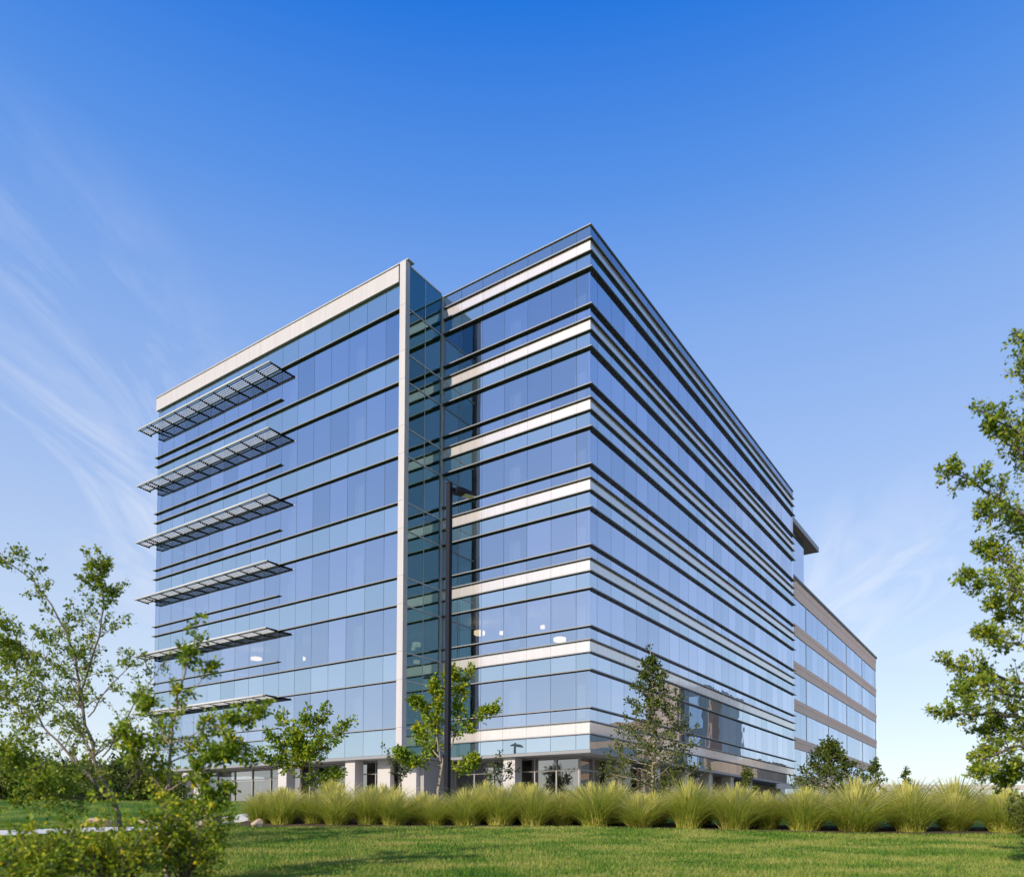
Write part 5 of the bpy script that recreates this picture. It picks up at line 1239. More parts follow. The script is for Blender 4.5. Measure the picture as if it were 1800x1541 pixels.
p.limb([(14.00, 34.00, 3.16), (13.37, 33.81, 3.37), (12.74, 33.62, 3.81)], 0.026, 0.006, sub=6, sublen=0.79, leafsize=0.140, twigs=4, lpt=5, up=0.15)
p.limb([(14.00, 34.00, 3.22), (14.66, 33.70, 3.44), (15.32, 33.40, 3.78)], 0.027, 0.006, sub=6, sublen=0.87, leafsize=0.140, twigs=4, lpt=5, up=0.15)
p.limb([(14.01, 34.00, 3.28), (13.80, 34.48, 3.46), (13.59, 34.96, 3.71)], 0.023, 0.006, sub=6, sublen=0.63, leafsize=0.140, twigs=4, lpt=5, up=0.15)
p.limb([(14.01, 34.00, 3.34), (13.92, 33.43, 3.53), (13.82, 32.86, 3.74)], 0.024, 0.006, sub=6, sublen=0.70, leafsize=0.140, twigs=4, lpt=5, up=0.15)
p.limb([(14.01, 34.00, 3.40), (14.61, 34.30, 3.61), (15.21, 34.59, 3.90)], 0.026, 0.006, sub=6, sublen=0.80, leafsize=0.140, twigs=4, lpt=5, up=0.15)
p.limb([(14.02, 34.00, 3.46), (13.50, 34.01, 3.64), (12.98, 34.02, 3.94)], 0.023, 0.006, sub=6, sublen=0.63, leafsize=0.140, twigs=4, lpt=5, up=0.15)
p.limb([(14.02, 34.00, 3.52), (14.50, 33.68, 3.72), (14.97, 33.37, 3.76)], 0.024, 0.006, sub=6, sublen=0.68, leafsize=0.140, twigs=4, lpt=5, up=0.15)
p.limb([(14.03, 34.00, 3.59), (14.10, 34.42, 3.75), (14.17, 34.84, 3.77)], 0.020, 0.006, sub=6, sublen=0.51, leafsize=0.140, twigs=4, lpt=5, up=0.15)
p.limb([(14.03, 34.00, 3.65), (13.73, 33.56, 3.84), (13.43, 33.13, 3.92)], 0.023, 0.006, sub=6, sublen=0.64, leafsize=0.140, twigs=4, lpt=5, up=0.15)
p.limb([(14.03, 34.00, 3.72), (14.53, 34.20, 3.91), (15.03, 34.40, 4.21)], 0.023, 0.006, sub=6, sublen=0.64, leafsize=0.140, twigs=4, lpt=5, up=0.15)
p.limb([(14.03, 34.00, 3.79), (13.55, 34.21, 3.97), (13.07, 34.43, 4.17)], 0.023, 0.006, sub=6, sublen=0.63, leafsize=0.140, twigs=4, lpt=5, up=0.15)
p.limb([(14.03, 34.00, 3.85), (14.20, 33.69, 4.01), (14.38, 33.38, 4.16)], 0.019, 0.006, sub=6, sublen=0.43, leafsize=0.140, twigs=4, lpt=5, up=0.15)
p.limb([(14.02, 34.00, 3.92), (14.15, 34.41, 4.09), (14.27, 34.82, 4.33)], 0.020, 0.006, sub=6, sublen=0.51, leafsize=0.140, twigs=4, lpt=5, up=0.15)
p.limb([(14.02, 34.00, 3.99), (13.63, 33.95, 4.15), (13.24, 33.91, 4.21)], 0.019, 0.006, sub=6, sublen=0.47, leafsize=0.140, twigs=4, lpt=5, up=0.15)
p.limb([(14.02, 34.00, 4.06), (14.40, 33.79, 4.23), (14.79, 33.59, 4.27)], 0.020, 0.006, sub=6, sublen=0.52, leafsize=0.140, twigs=4, lpt=5, up=0.15)
p.limb([(14.01, 34.00, 4.13), (13.88, 34.42, 4.30), (13.75, 34.85, 4.39)], 0.021, 0.006, sub=6, sublen=0.53, leafsize=0.140, twigs=4, lpt=5, up=0.15)
p.limb([(14.01, 34.00, 4.20), (13.77, 33.62, 4.37), (13.53, 33.25, 4.54)], 0.021, 0.006, sub=6, sublen=0.54, leafsize=0.140, twigs=4, lpt=5, up=0.15)
p.limb([(14.00, 34.00, 4.27), (14.33, 34.07, 4.42), (14.67, 34.13, 4.44)], 0.018, 0.006, sub=6, sublen=0.41, leafsize=0.140, twigs=4, lpt=5, up=0.15)
p.limb([(14.00, 34.00, 4.35), (13.69, 34.15, 4.50), (13.38, 34.31, 4.64)], 0.018, 0.006, sub=6, sublen=0.41, leafsize=0.140, twigs=4, lpt=5, up=0.15)
p.limb([(13.99, 34.00, 4.42), (14.14, 33.76, 4.56), (14.28, 33.51, 4.64)], 0.017, 0.006, sub=6, sublen=0.34, leafsize=0.140, twigs=4, lpt=5, up=0.15)
p.limb([(13.99, 34.00, 4.49), (14.03, 34.19, 4.61), (14.07, 34.39, 4.69)], 0.015, 0.006, sub=6, sublen=0.30, leafsize=0.140, twigs=4, lpt=5, up=0.15)
p.limb([(13.98, 34.00, 4.57), (13.83, 33.84, 4.69), (13.68, 33.67, 4.73)], 0.015, 0.006, sub=6, sublen=0.30, leafsize=0.140, twigs=4, lpt=5, up=0.15)
p.limb([(13.98, 34.00, 4.64), (14.19, 34.00, 4.76), (14.40, 33.99, 4.79)], 0.015, 0.006, sub=6, sublen=0.30, leafsize=0.140, twigs=4, lpt=5, up=0.15)
p.limb([(13.98, 34.00, 4.72), (13.78, 34.13, 4.84), (13.59, 34.26, 4.84)], 0.016, 0.006, sub=6, sublen=0.30, leafsize=0.140, twigs=4, lpt=5, up=0.15)
p.limb([(13.97, 34.00, 4.79), (13.93, 33.81, 4.91), (13.90, 33.62, 5.01)], 0.015, 0.006, sub=6, sublen=0.30, leafsize=0.140, twigs=4, lpt=5, up=0.15)
p.limb([(13.97, 34.00, 4.87), (14.04, 34.10, 4.97), (14.11, 34.21, 4.94)], 0.013, 0.006, sub=6, sublen=0.30, leafsize=0.140, twigs=4, lpt=5, up=0.15)
p.limb([(13.96, 34.00, 4.95), (13.82, 33.96, 5.06), (13.68, 33.92, 5.10)], 0.014, 0.006, sub=6, sublen=0.30, leafsize=0.140, twigs=4, lpt=5, up=0.15)
p.limb([(13.96, 34.00, 5.02), (14.06, 33.94, 5.13), (14.17, 33.88, 5.13)], 0.013, 0.006, sub=6, sublen=0.30, leafsize=0.140, twigs=4, lpt=5, up=0.15)
p.build("conical_tree", (13.95, 34.00, 2.40), M["barkpale"], M["leaf_c"], "short bushy conical tree in front of the beige block", group="young trees along the building", tmean=0.42)
p = Plant(19)
p.limb([(19.66, 42.00, 2.50), (19.74, 42.00, 3.83), (19.70, 42.00, 5.15)], 0.052, 0.012, sub=8, sublen=0.4, leafsize=0.140, twigs=4, lpt=6, t0=0.75)
p.limb([(19.68, 42.00, 2.68), (20.08, 42.04, 2.84), (20.47, 42.08, 2.97)], 0.020, 0.006, sub=4, sublen=0.48, leafsize=0.140, twigs=4, lpt=5, up=0.15)
p.limb([(19.69, 42.00, 2.76), (19.45, 42.21, 2.90), (19.21, 42.43, 3.11)], 0.018, 0.006, sub=4, sublen=0.38, leafsize=0.140, twigs=4, lpt=5, up=0.15)
p.limb([(19.69, 42.00, 2.88), (19.68, 41.73, 3.01), (19.67, 41.46, 3.04)], 0.016, 0.006, sub=4, sublen=0.32, leafsize=0.140, twigs=4, lpt=5, up=0.15)
p.limb([(19.70, 42.00, 3.01), (19.92, 42.21, 3.15), (20.14, 42.43, 3.19)], 0.017, 0.006, sub=4, sublen=0.37, leafsize=0.140, twigs=4, lpt=5, up=0.15)
p.limb([(19.71, 42.00, 3.15), (19.41, 42.02, 3.29), (19.12, 42.04, 3.33)], 0.017, 0.006, sub=4, sublen=0.36, leafsize=0.140, twigs=4, lpt=5, up=0.15)
p.limb([(19.72, 42.00, 3.30), (19.94, 41.87, 3.43), (20.15, 41.75, 3.42)], 0.016, 0.006, sub=4, sublen=0.30, leafsize=0.140, twigs=4, lpt=5, up=0.15)
p.limb([(19.73, 42.00, 3.46), (19.70, 42.28, 3.60), (19.68, 42.57, 3.66)], 0.017, 0.006, sub=4, sublen=0.34, leafsize=0.140, twigs=4, lpt=5, up=0.15)
p.limb([(19.74, 42.00, 3.63), (19.64, 41.72, 3.77), (19.54, 41.44, 3.83)], 0.017, 0.006, sub=4, sublen=0.36, leafsize=0.140, twigs=4, lpt=5, up=0.15)
p.limb([(19.74, 42.00, 3.80), (19.99, 42.03, 3.93), (20.24, 42.06, 4.04)], 0.016, 0.006, sub=4, sublen=0.30, leafsize=0.140, twigs=4, lpt=5, up=0.15)
p.limb([(19.73, 42.00, 3.98), (19.54, 42.09, 4.10), (19.35, 42.18, 4.12)], 0.015, 0.006, sub=4, sublen=0.30, leafsize=0.140, twigs=4, lpt=5, up=0.15)
p.limb([(19.72, 42.00, 4.16), (19.84, 41.85, 4.28), (19.96, 41.70, 4.36)], 0.015, 0.006, sub=4, sublen=0.30, leafsize=0.140, twigs=4, lpt=5, up=0.15)
p.limb([(19.70, 42.00, 4.35), (19.71, 42.11, 4.45), (19.71, 42.22, 4.46)], 0.013, 0.006, sub=4, sublen=0.30, leafsize=0.140, twigs=4, lpt=5, up=0.15)
p.limb([(19.69, 42.00, 4.54), (19.60, 41.93, 4.65), (19.51, 41.86, 4.64)], 0.013, 0.006, sub=4, sublen=0.30, leafsize=0.140, twigs=4, lpt=5, up=0.15)
p.limb([(19.68, 42.00, 4.74), (19.75, 41.97, 4.84), (19.81, 41.94, 4.80)], 0.012, 0.006, sub=4, sublen=0.30, leafsize=0.140, twigs=4, lpt=5, up=0.15)
p.build("conical_tree", (19.66, 42.00, 2.50), M["barkpale"], M["leaf_c"], "slim little conical tree at the far end of the beige block", group="young trees along the building", tmean=0.42)
p = Plant(20)
p.limb([(23.39, 46.00, 2.50), (23.47, 46.00, 3.72), (23.43, 46.00, 4.93)], 0.049, 0.012, sub=8, sublen=0.4, leafsize=0.140, twigs=4, lpt=6, t0=0.75)
p.limb([(23.41, 46.00, 2.66), (23.72, 46.08, 2.80), (24.03, 46.15, 2.95)], 0.018, 0.006, sub=4, sublen=0.38, leafsize=0.140, twigs=4, lpt=5, up=0.15)
p.limb([(23.42, 46.00, 2.77), (23.20, 46.12, 2.90), (22.98, 46.24, 2.99)], 0.016, 0.006, sub=4, sublen=0.30, leafsize=0.140, twigs=4, lpt=5, up=0.15)
p.limb([(23.43, 46.00, 2.93), (23.54, 45.67, 3.08), (23.65, 45.34, 3.21)], 0.018, 0.006, sub=4, sublen=0.42, leafsize=0.140, twigs=4, lpt=5, up=0.15)
p.limb([(23.44, 46.00, 3.12), (23.63, 46.17, 3.25), (23.83, 46.34, 3.41)], 0.016, 0.006, sub=4, sublen=0.31, leafsize=0.140, twigs=4, lpt=5, up=0.15)
p.limb([(23.45, 46.00, 3.32), (23.23, 46.01, 3.44), (23.01, 46.03, 3.56)], 0.015, 0.006, sub=4, sublen=0.30, leafsize=0.140, twigs=4, lpt=5, up=0.15)
p.limb([(23.46, 46.00, 3.53), (23.61, 45.90, 3.64), (23.75, 45.80, 3.65)], 0.014, 0.006, sub=4, sublen=0.30, leafsize=0.140, twigs=4, lpt=5, up=0.15)
p.limb([(23.46, 46.00, 3.75), (23.38, 46.14, 3.86), (23.30, 46.28, 3.88)], 0.014, 0.006, sub=4, sublen=0.30, leafsize=0.140, twigs=4, lpt=5, up=0.15)
p.limb([(23.44, 46.00, 3.99), (23.38, 45.85, 4.10), (23.31, 45.69, 4.12)], 0.014, 0.006, sub=4, sublen=0.30, leafsize=0.140, twigs=4, lpt=5, up=0.15)
p.limb([(23.43, 46.00, 4.23), (23.54, 46.01, 4.33), (23.65, 46.02, 4.29)], 0.013, 0.006, sub=4, sublen=0.30, leafsize=0.140, twigs=4, lpt=5, up=0.15)
p.limb([(23.41, 46.00, 4.48), (23.37, 46.03, 4.57), (23.32, 46.07, 4.55)], 0.011, 0.006, sub=4, sublen=0.30, leafsize=0.140, twigs=4, lpt=5, up=0.15)
p.build("conical_tree", (23.39, 46.00, 2.50), M["barkpale"], M["leaf_c"], "tiny conical tree against the sky right of the beige block", group="young trees along the building", tmean=0.42)
p = Plant(21)
p.limb([(12.13, 40.00, 2.50), (12.18, 40.00, 3.47), (12.14, 40.00, 4.45)], 0.043, 0.012, sub=8, sublen=0.4, leafsize=0.140, twigs=4, lpt=6, t0=0.75)
p.limb([(12.14, 40.00, 2.61), (12.49, 39.93, 2.76), (12.84, 39.86, 2.91)], 0.019, 0.006, sub=4, sublen=0.43, leafsize=0.140, twigs=4, lpt=5, up=0.15)
p.limb([(12.14, 40.00, 2.70), (11.95, 40.18, 2.84), (11.75, 40.37, 2.96)], 0.016, 0.006, sub=4, sublen=0.32, leafsize=0.140, twigs=4, lpt=5, up=0.15)
p.limb([(12.15, 40.00, 2.83), (12.24, 39.69, 2.98), (12.33, 39.37, 3.07)], 0.018, 0.006, sub=4, sublen=0.39, leafsize=0.140, twigs=4, lpt=5, up=0.15)
p.limb([(12.16, 40.00, 2.98), (12.32, 40.15, 3.10), (12.48, 40.30, 3.13)], 0.015, 0.006, sub=4, sublen=0.30, leafsize=0.140, twigs=4, lpt=5, up=0.15)
p.limb([(12.17, 40.00, 3.14), (11.97, 39.95, 3.26), (11.77, 39.91, 3.34)], 0.015, 0.006, sub=4, sublen=0.30, leafsize=0.140, twigs=4, lpt=5, up=0.15)
p.limb([(12.18, 40.00, 3.31), (12.33, 39.87, 3.43), (12.48, 39.73, 3.40)], 0.015, 0.006, sub=4, sublen=0.30, leafsize=0.140, twigs=4, lpt=5, up=0.15)
p.limb([(12.18, 40.00, 3.49), (12.05, 40.19, 3.61), (11.93, 40.39, 3.73)], 0.015, 0.006, sub=4, sublen=0.30, leafsize=0.140, twigs=4, lpt=5, up=0.15)
p.limb([(12.16, 40.00, 3.67), (12.12, 39.89, 3.78), (12.07, 39.79, 3.77)], 0.013, 0.006, sub=4, sublen=0.30, leafsize=0.140, twigs=4, lpt=5, up=0.15)
p.limb([(12.15, 40.00, 3.87), (12.24, 40.03, 3.97), (12.33, 40.06, 3.99)], 0.012, 0.006, sub=4, sublen=0.30, leafsize=0.140, twigs=4, lpt=5, up=0.15)
p.limb([(12.14, 40.00, 4.07), (12.09, 40.03, 4.16), (12.03, 40.06, 4.15)], 0.011, 0.006, sub=4, sublen=0.30, leafsize=0.140, twigs=4, lpt=5, up=0.15)
p.build("conical_tree", (12.13, 40.00, 2.50), M["barkpale"], M["leaf_c"], "little conical tree low before the far half of the long glass side", group="young trees along the building", tmean=0.42)
p = Plant(22)
p.limb([(11.07, 15.00, 0.60), (10.75, 15.00, 6.55), (10.52, 15.00, 11.54)], 0.13, 0.02, sub=46, sublen=1.0, leafsize=0.08, twigs=6, lpt=7, t0=0.3)
p.limb([(10.58, 15.00, 9.94), (10.34, 15.20, 10.74), (10.25, 15.40, 11.47)], 0.040, 0.008, sub=34, sublen=0.56, leafsize=0.085, twigs=6, lpt=7, t0=0.05)
p.limb([(10.65, 15.00, 8.81), (9.81, 14.70, 9.10), (8.87, 14.50, 9.41)], 0.040, 0.008, sub=34, sublen=0.56, leafsize=0.085, twigs=6, lpt=7, t0=0.05)
p.limb([(10.69, 15.00, 8.24), (10.21, 15.30, 8.95), (9.77, 15.50, 9.45)], 0.040, 0.008, sub=34, sublen=0.56, leafsize=0.085, twigs=6, lpt=7, t0=0.05)
p.limb([(10.71, 15.00, 7.00), (9.64, 14.80, 7.70), (8.87, 14.70, 8.10), (8.24, 14.60, 8.29)], 0.040, 0.008, sub=34, sublen=0.56, leafsize=0.085, twigs=6, lpt=7, t0=0.05)
p.limb([(10.71, 15.00, 6.78), (10.32, 15.50, 7.53), (9.64, 15.70, 8.08)], 0.040, 0.008, sub=34, sublen=0.56, leafsize=0.085, twigs=6, lpt=7, t0=0.05)
p.limb([(10.72, 15.00, 5.88), (9.99, 15.20, 6.62), (9.42, 15.40, 7.14)], 0.040, 0.008, sub=34, sublen=0.56, leafsize=0.085, twigs=6, lpt=7, t0=0.05)
p.limb([(10.72, 15.00, 5.66), (9.55, 14.70, 6.01), (8.51, 14.50, 6.18)], 0.040, 0.008, sub=34, sublen=0.56, leafsize=0.085, twigs=6, lpt=7, t0=0.05)
p.limb([(10.73, 15.00, 5.10), (10.22, 15.40, 5.65), (9.72, 15.60, 6.03)], 0.040, 0.008, sub=34, sublen=0.56, leafsize=0.085, twigs=6, lpt=7, t0=0.05)
p.limb([(10.72, 15.00, 4.76), (9.51, 14.50, 4.97), (8.58, 14.20, 5.06)], 0.040, 0.008, sub=34, sublen=0.56, leafsize=0.085, twigs=6, lpt=7, t0=0.05)
p.limb([(10.72, 15.00, 3.98), (9.67, 15.10, 4.44), (8.95, 15.20, 4.63), (8.58, 15.30, 4.76)], 0.040, 0.008, sub=34, sublen=0.56, leafsize=0.085, twigs=6, lpt=7, t0=0.05)
p.limb([(10.72, 15.00, 3.87), (9.24, 14.60, 4.08), (8.37, 14.40, 4.04)], 0.040, 0.008, sub=34, sublen=0.56, leafsize=0.085, twigs=6, lpt=7, t0=0.05)
p.limb([(10.72, 15.00, 3.32), (9.79, 15.30, 3.75), (9.00, 15.50, 3.77), (8.60, 15.60, 3.86)], 0.040, 0.008, sub=34, sublen=0.56, leafsize=0.085, twigs=6, lpt=7, t0=0.05)
p.limb([(10.71, 15.00, 2.88), (9.68, 14.80, 3.07), (9.07, 14.70, 2.84), (8.77, 14.60, 2.46)], 0.040, 0.008, sub=34, sublen=0.56, leafsize=0.085, twigs=6, lpt=7, t0=0.05)
p.limb([(10.71, 15.00, 3.10), (10.21, 15.60, 3.50), (9.64, 15.90, 3.48)], 0.040, 0.008, sub=34, sublen=0.56, leafsize=0.085, twigs=6, lpt=7, t0=0.05)
p.limb([(10.71, 15.00, 2.66), (10.11, 15.30, 2.73), (9.78, 15.50, 2.40)], 0.040, 0.008, sub=34, sublen=0.56, leafsize=0.085, twigs=6, lpt=7, t0=0.05)
p.limb([(10.58, 15.00, 9.71), (11.37, 15.30, 10.34), (11.80, 15.40, 10.87)], 0.040, 0.008, sub=34, sublen=0.56, leafsize=0.085, twigs=6, lpt=7, t0=0.05)
p.limb([(10.72, 15.00, 7.68), (11.83, 15.20, 8.45), (12.68, 15.40, 9.01)], 0.040, 0.008, sub=34, sublen=0.56, leafsize=0.085, twigs=6, lpt=7, t0=0.05)
p.limb([(10.73, 15.00, 6.55), (12.07, 15.40, 7.27), (13.33, 15.80, 7.78)], 0.040, 0.008, sub=34, sublen=0.56, leafsize=0.085, twigs=6, lpt=7, t0=0.05)
p.limb([(10.73, 15.00, 5.21), (11.53, 14.60, 5.55), (12.16, 14.20, 5.66)], 0.040, 0.008, sub=34, sublen=0.56, leafsize=0.085, twigs=6, lpt=7, t0=0.05)
p.limb([(10.72, 15.00, 4.10), (12.17, 15.30, 4.38), (13.44, 15.60, 4.56)], 0.040, 0.008, sub=34, sublen=0.56, leafsize=0.085, twigs=6, lpt=7, t0=0.05)
p.limb([(11.02, 15.00, 3.20), (11.97, 13.40, 4.00)], 0.03, 0.008, sub=16, sublen=0.7, leafsize=0.085, twigs=5, lpt=7)
p.limb([(11.02, 15.00, 3.50), (10.87, 16.70, 4.30)], 0.03, 0.008, sub=16, sublen=0.7, leafsize=0.085, twigs=5, lpt=7)
p.limb([(11.02, 15.00, 5.50), (11.37, 16.50, 6.30)], 0.03, 0.008, sub=16, sublen=0.7, leafsize=0.085, twigs=5, lpt=7)
p.limb([(11.02, 15.00, 5.00), (11.27, 13.50, 5.80)], 0.03, 0.008, sub=16, sublen=0.7, leafsize=0.085, twigs=5, lpt=7)
p.limb([(11.02, 15.00, 7.00), (10.97, 16.30, 7.80)], 0.03, 0.008, sub=16, sublen=0.7, leafsize=0.085, twigs=5, lpt=7)
p.limb([(11.02, 15.00, 7.20), (11.07, 13.80, 8.00)], 0.03, 0.008, sub=16, sublen=0.7, leafsize=0.085, twigs=5, lpt=7)
p.build("large_tree", (11.07, 15.00, 0.60), M["bark"], M["leaf_a"], "large leafy tree reaching in from the right edge", tmean=0.45)
p = Plant(60)
p.limb([(14.79, 22.00, 1.12), (14.37, 21.60, 2.26)], 0.014, 0.004, sub=5, sublen=0.45, leafsize=0.09, twigs=4, lpt=6)
p.limb([(14.79, 22.00, 1.12), (15.32, 21.80, 2.35)], 0.014, 0.004, sub=5, sublen=0.45, leafsize=0.09, twigs=4, lpt=6)
p.limb([(14.79, 22.00, 1.12), (15.20, 22.08, 2.48)], 0.014, 0.004, sub=5, sublen=0.45, leafsize=0.09, twigs=4, lpt=6)
p.limb([(14.79, 22.00, 1.12), (14.39, 21.47, 1.77)], 0.014, 0.004, sub=5, sublen=0.45, leafsize=0.09, twigs=4, lpt=6)
p.limb([(14.79, 22.00, 1.12), (14.50, 22.06, 2.26)], 0.014, 0.004, sub=5, sublen=0.45, leafsize=0.09, twigs=4, lpt=6)
p.limb([(14.79, 22.00, 1.12), (14.64, 21.93, 2.06)], 0.014, 0.004, sub=5, sublen=0.45, leafsize=0.09, twigs=4, lpt=6)
p.limb([(14.79, 22.00, 1.12), (14.66, 22.66, 2.18)], 0.014, 0.004, sub=5, sublen=0.45, leafsize=0.09, twigs=4, lpt=6)
p.limb([(14.79, 22.00, 1.12), (15.11, 22.51, 1.81)], 0.014, 0.004, sub=5, sublen=0.45, leafsize=0.09, twigs=4, lpt=6)
p.limb([(14.79, 22.00, 1.12), (14.62, 21.84, 1.86)], 0.014, 0.004, sub=5, sublen=0.45, leafsize=0.09, twigs=4, lpt=6)
p.limb([(14.79, 22.00, 1.12), (14.98, 21.80, 2.01)], 0.014, 0.004, sub=5, sublen=0.45, leafsize=0.09, twigs=4, lpt=6)
p.limb([(14.79, 22.00, 1.12), (15.43, 21.93, 1.89)], 0.014, 0.004, sub=5, sublen=0.45, leafsize=0.09, twigs=4, lpt=6)
p.limb([(14.79, 22.00, 1.12), (15.24, 21.89, 2.26)], 0.014, 0.004, sub=5, sublen=0.45, leafsize=0.09, twigs=4, lpt=6)
p.limb([(14.79, 22.00, 1.12), (14.98, 22.66, 2.12)], 0.014, 0.004, sub=5, sublen=0.45, leafsize=0.09, twigs=4, lpt=6)
p.limb([(14.79, 22.00, 1.12), (15.43, 21.86, 1.89)], 0.014, 0.004, sub=5, sublen=0.45, leafsize=0.09, twigs=4, lpt=6)
p.limb([(14.79, 22.00, 1.12), (14.63, 22.19, 1.97)], 0.014, 0.004, sub=5, sublen=0.45, leafsize=0.09, twigs=4, lpt=6)
p.limb([(14.79, 22.00, 1.12), (15.09, 22.13, 2.29)], 0.014, 0.004, sub=5, sublen=0.45, leafsize=0.09, twigs=4, lpt=6)
p.limb([(14.79, 22.00, 1.12), (15.33, 22.01, 1.97)], 0.014, 0.004, sub=5, sublen=0.45, leafsize=0.09, twigs=4, lpt=6)
p.limb([(14.79, 22.00, 1.12), (14.56, 22.58, 2.03)], 0.014, 0.004, sub=5, sublen=0.45, leafsize=0.09, twigs=4, lpt=6)
p.limb([(14.79, 22.00, 1.12), (14.62, 22.39, 2.30)], 0.014, 0.004, sub=5, sublen=0.45, leafsize=0.09, twigs=4, lpt=6)
p.limb([(14.79, 22.00, 1.12), (15.45, 22.25, 1.69)], 0.014, 0.004, sub=5, sublen=0.45, leafsize=0.09, twigs=4, lpt=6)
p.build("shrub", (14.79, 22.00, 1.12), M["bark"], M["leaf_c"], "dense green shrub at the right edge beside the tall grass", "shrub", tmean=0.5)
p = Plant(200)
p.limb([(-23.60, 36.00, 2.50), (-23.11, 36.15, 4.38)], 0.03, 0.008, sub=6, sublen=0.7, leafsize=0.16, twigs=4, lpt=6)
p.limb([(-23.60, 36.00, 2.50), (-22.72, 37.10, 3.41)], 0.03, 0.008, sub=6, sublen=0.7, leafsize=0.16, twigs=4, lpt=6)
p.limb([(-23.60, 36.00, 2.50), (-22.77, 36.06, 3.48)], 0.03, 0.008, sub=6, sublen=0.7, leafsize=0.16, twigs=4, lpt=6)
p.limb([(-23.60, 36.00, 2.50), (-22.99, 36.06, 3.97)], 0.03, 0.008, sub=6, sublen=0.7, leafsize=0.16, twigs=4, lpt=6)
p.limb([(-23.60, 36.00, 2.50), (-23.11, 37.31, 3.45)], 0.03, 0.008, sub=6, sublen=0.7, leafsize=0.16, twigs=4, lpt=6)
p.limb([(-23.60, 36.00, 2.50), (-23.82, 35.32, 3.43)], 0.03, 0.008, sub=6, sublen=0.7, leafsize=0.16, twigs=4, lpt=6)
p.limb([(-23.60, 36.00, 2.50), (-24.68, 36.47, 3.76)], 0.03, 0.008, sub=6, sublen=0.7, leafsize=0.16, twigs=4, lpt=6)
p.limb([(-23.60, 36.00, 2.50), (-23.86, 35.68, 3.58)], 0.03, 0.008, sub=6, sublen=0.7, leafsize=0.16, twigs=4, lpt=6)
p.limb([(-23.60, 36.00, 2.50), (-22.98, 36.66, 4.36)], 0.03, 0.008, sub=6, sublen=0.7, leafsize=0.16, twigs=4, lpt=6)
p.limb([(-23.60, 36.00, 2.50), (-24.61, 36.91, 3.26)], 0.03, 0.008, sub=6, sublen=0.7, leafsize=0.16, twigs=4, lpt=6)
p.limb([(-23.60, 36.00, 2.50), (-23.42, 37.14, 4.12)], 0.03, 0.008, sub=6, sublen=0.7, leafsize=0.16, twigs=4, lpt=6)
p.limb([(-23.60, 36.00, 2.50), (-23.48, 35.58, 4.17)], 0.03, 0.008, sub=6, sublen=0.7, leafsize=0.16, twigs=4, lpt=6)
p.limb([(-23.60, 36.00, 2.50), (-23.50, 37.26, 3.82)], 0.03, 0.008, sub=6, sublen=0.7, leafsize=0.16, twigs=4, lpt=6)
p.limb([(-23.60, 36.00, 2.50), (-24.10, 34.79, 4.26)], 0.03, 0.008, sub=6, sublen=0.7, leafsize=0.16, twigs=4, lpt=6)
p.limb([(-23.60, 36.00, 2.50), (-25.16, 36.34, 3.36)], 0.03, 0.008, sub=6, sublen=0.7, leafsize=0.16, twigs=4, lpt=6)
p.limb([(-23.60, 36.00, 2.50), (-23.32, 35.74, 4.47)], 0.03, 0.008, sub=6, sublen=0.7, leafsize=0.16, twigs=4, lpt=6)
p.limb([(-23.60, 36.00, 2.50), (-22.81, 35.40, 3.68)], 0.03, 0.008, sub=6, sublen=0.7, leafsize=0.16, twigs=4, lpt=6)
p.limb([(-23.60, 36.00, 2.50), (-22.99, 34.80, 3.93)], 0.03, 0.008, sub=6, sublen=0.7, leafsize=0.16, twigs=4, lpt=6)
p.limb([(-23.60, 36.00, 2.50), (-24.13, 36.78, 3.24)], 0.03, 0.008, sub=6, sublen=0.7, leafsize=0.16, twigs=4, lpt=6)
p.limb([(-23.60, 36.00, 2.50), (-24.25, 35.88, 4.26)], 0.03, 0.008, sub=6, sublen=0.7, leafsize=0.16, twigs=4, lpt=6)
p.build("shrub", (-23.60, 36.00, 2.50), M["bark"], M["leaf_c"], "green shrub beyond the footpath on the left, leftmost of its row", "shrub", "shrubs beyond the footpath", tmean=0.5)
p = Plant(201)
p.limb([(-24.32, 40.00, 2.50), (-23.58, 40.33, 3.38)], 0.03, 0.008, sub=6, sublen=0.7, leafsize=0.16, twigs=4, lpt=6)
p.limb([(-24.32, 40.00, 2.50), (-24.62, 41.47, 4.08)], 0.03, 0.008, sub=6, sublen=0.7, leafsize=0.16, twigs=4, lpt=6)
p.limb([(-24.32, 40.00, 2.50), (-25.79, 40.28, 3.78)], 0.03, 0.008, sub=6, sublen=0.7, leafsize=0.16, twigs=4, lpt=6)
p.limb([(-24.32, 40.00, 2.50), (-23.48, 39.04, 3.45)], 0.03, 0.008, sub=6, sublen=0.7, leafsize=0.16, twigs=4, lpt=6)
p.limb([(-24.32, 40.00, 2.50), (-25.28, 39.57, 4.08)], 0.03, 0.008, sub=6, sublen=0.7, leafsize=0.16, twigs=4, lpt=6)
p.limb([(-24.32, 40.00, 2.50), (-24.01, 41.37, 3.48)], 0.03, 0.008, sub=6, sublen=0.7, leafsize=0.16, twigs=4, lpt=6)
p.limb([(-24.32, 40.00, 2.50), (-24.52, 40.64, 3.83)], 0.03, 0.008, sub=6, sublen=0.7, leafsize=0.16, twigs=4, lpt=6)
p.limb([(-24.32, 40.00, 2.50), (-23.68, 41.36, 4.05)], 0.03, 0.008, sub=6, sublen=0.7, leafsize=0.16, twigs=4, lpt=6)
p.limb([(-24.32, 40.00, 2.50), (-23.12, 40.23, 3.39)], 0.03, 0.008, sub=6, sublen=0.7, leafsize=0.16, twigs=4, lpt=6)
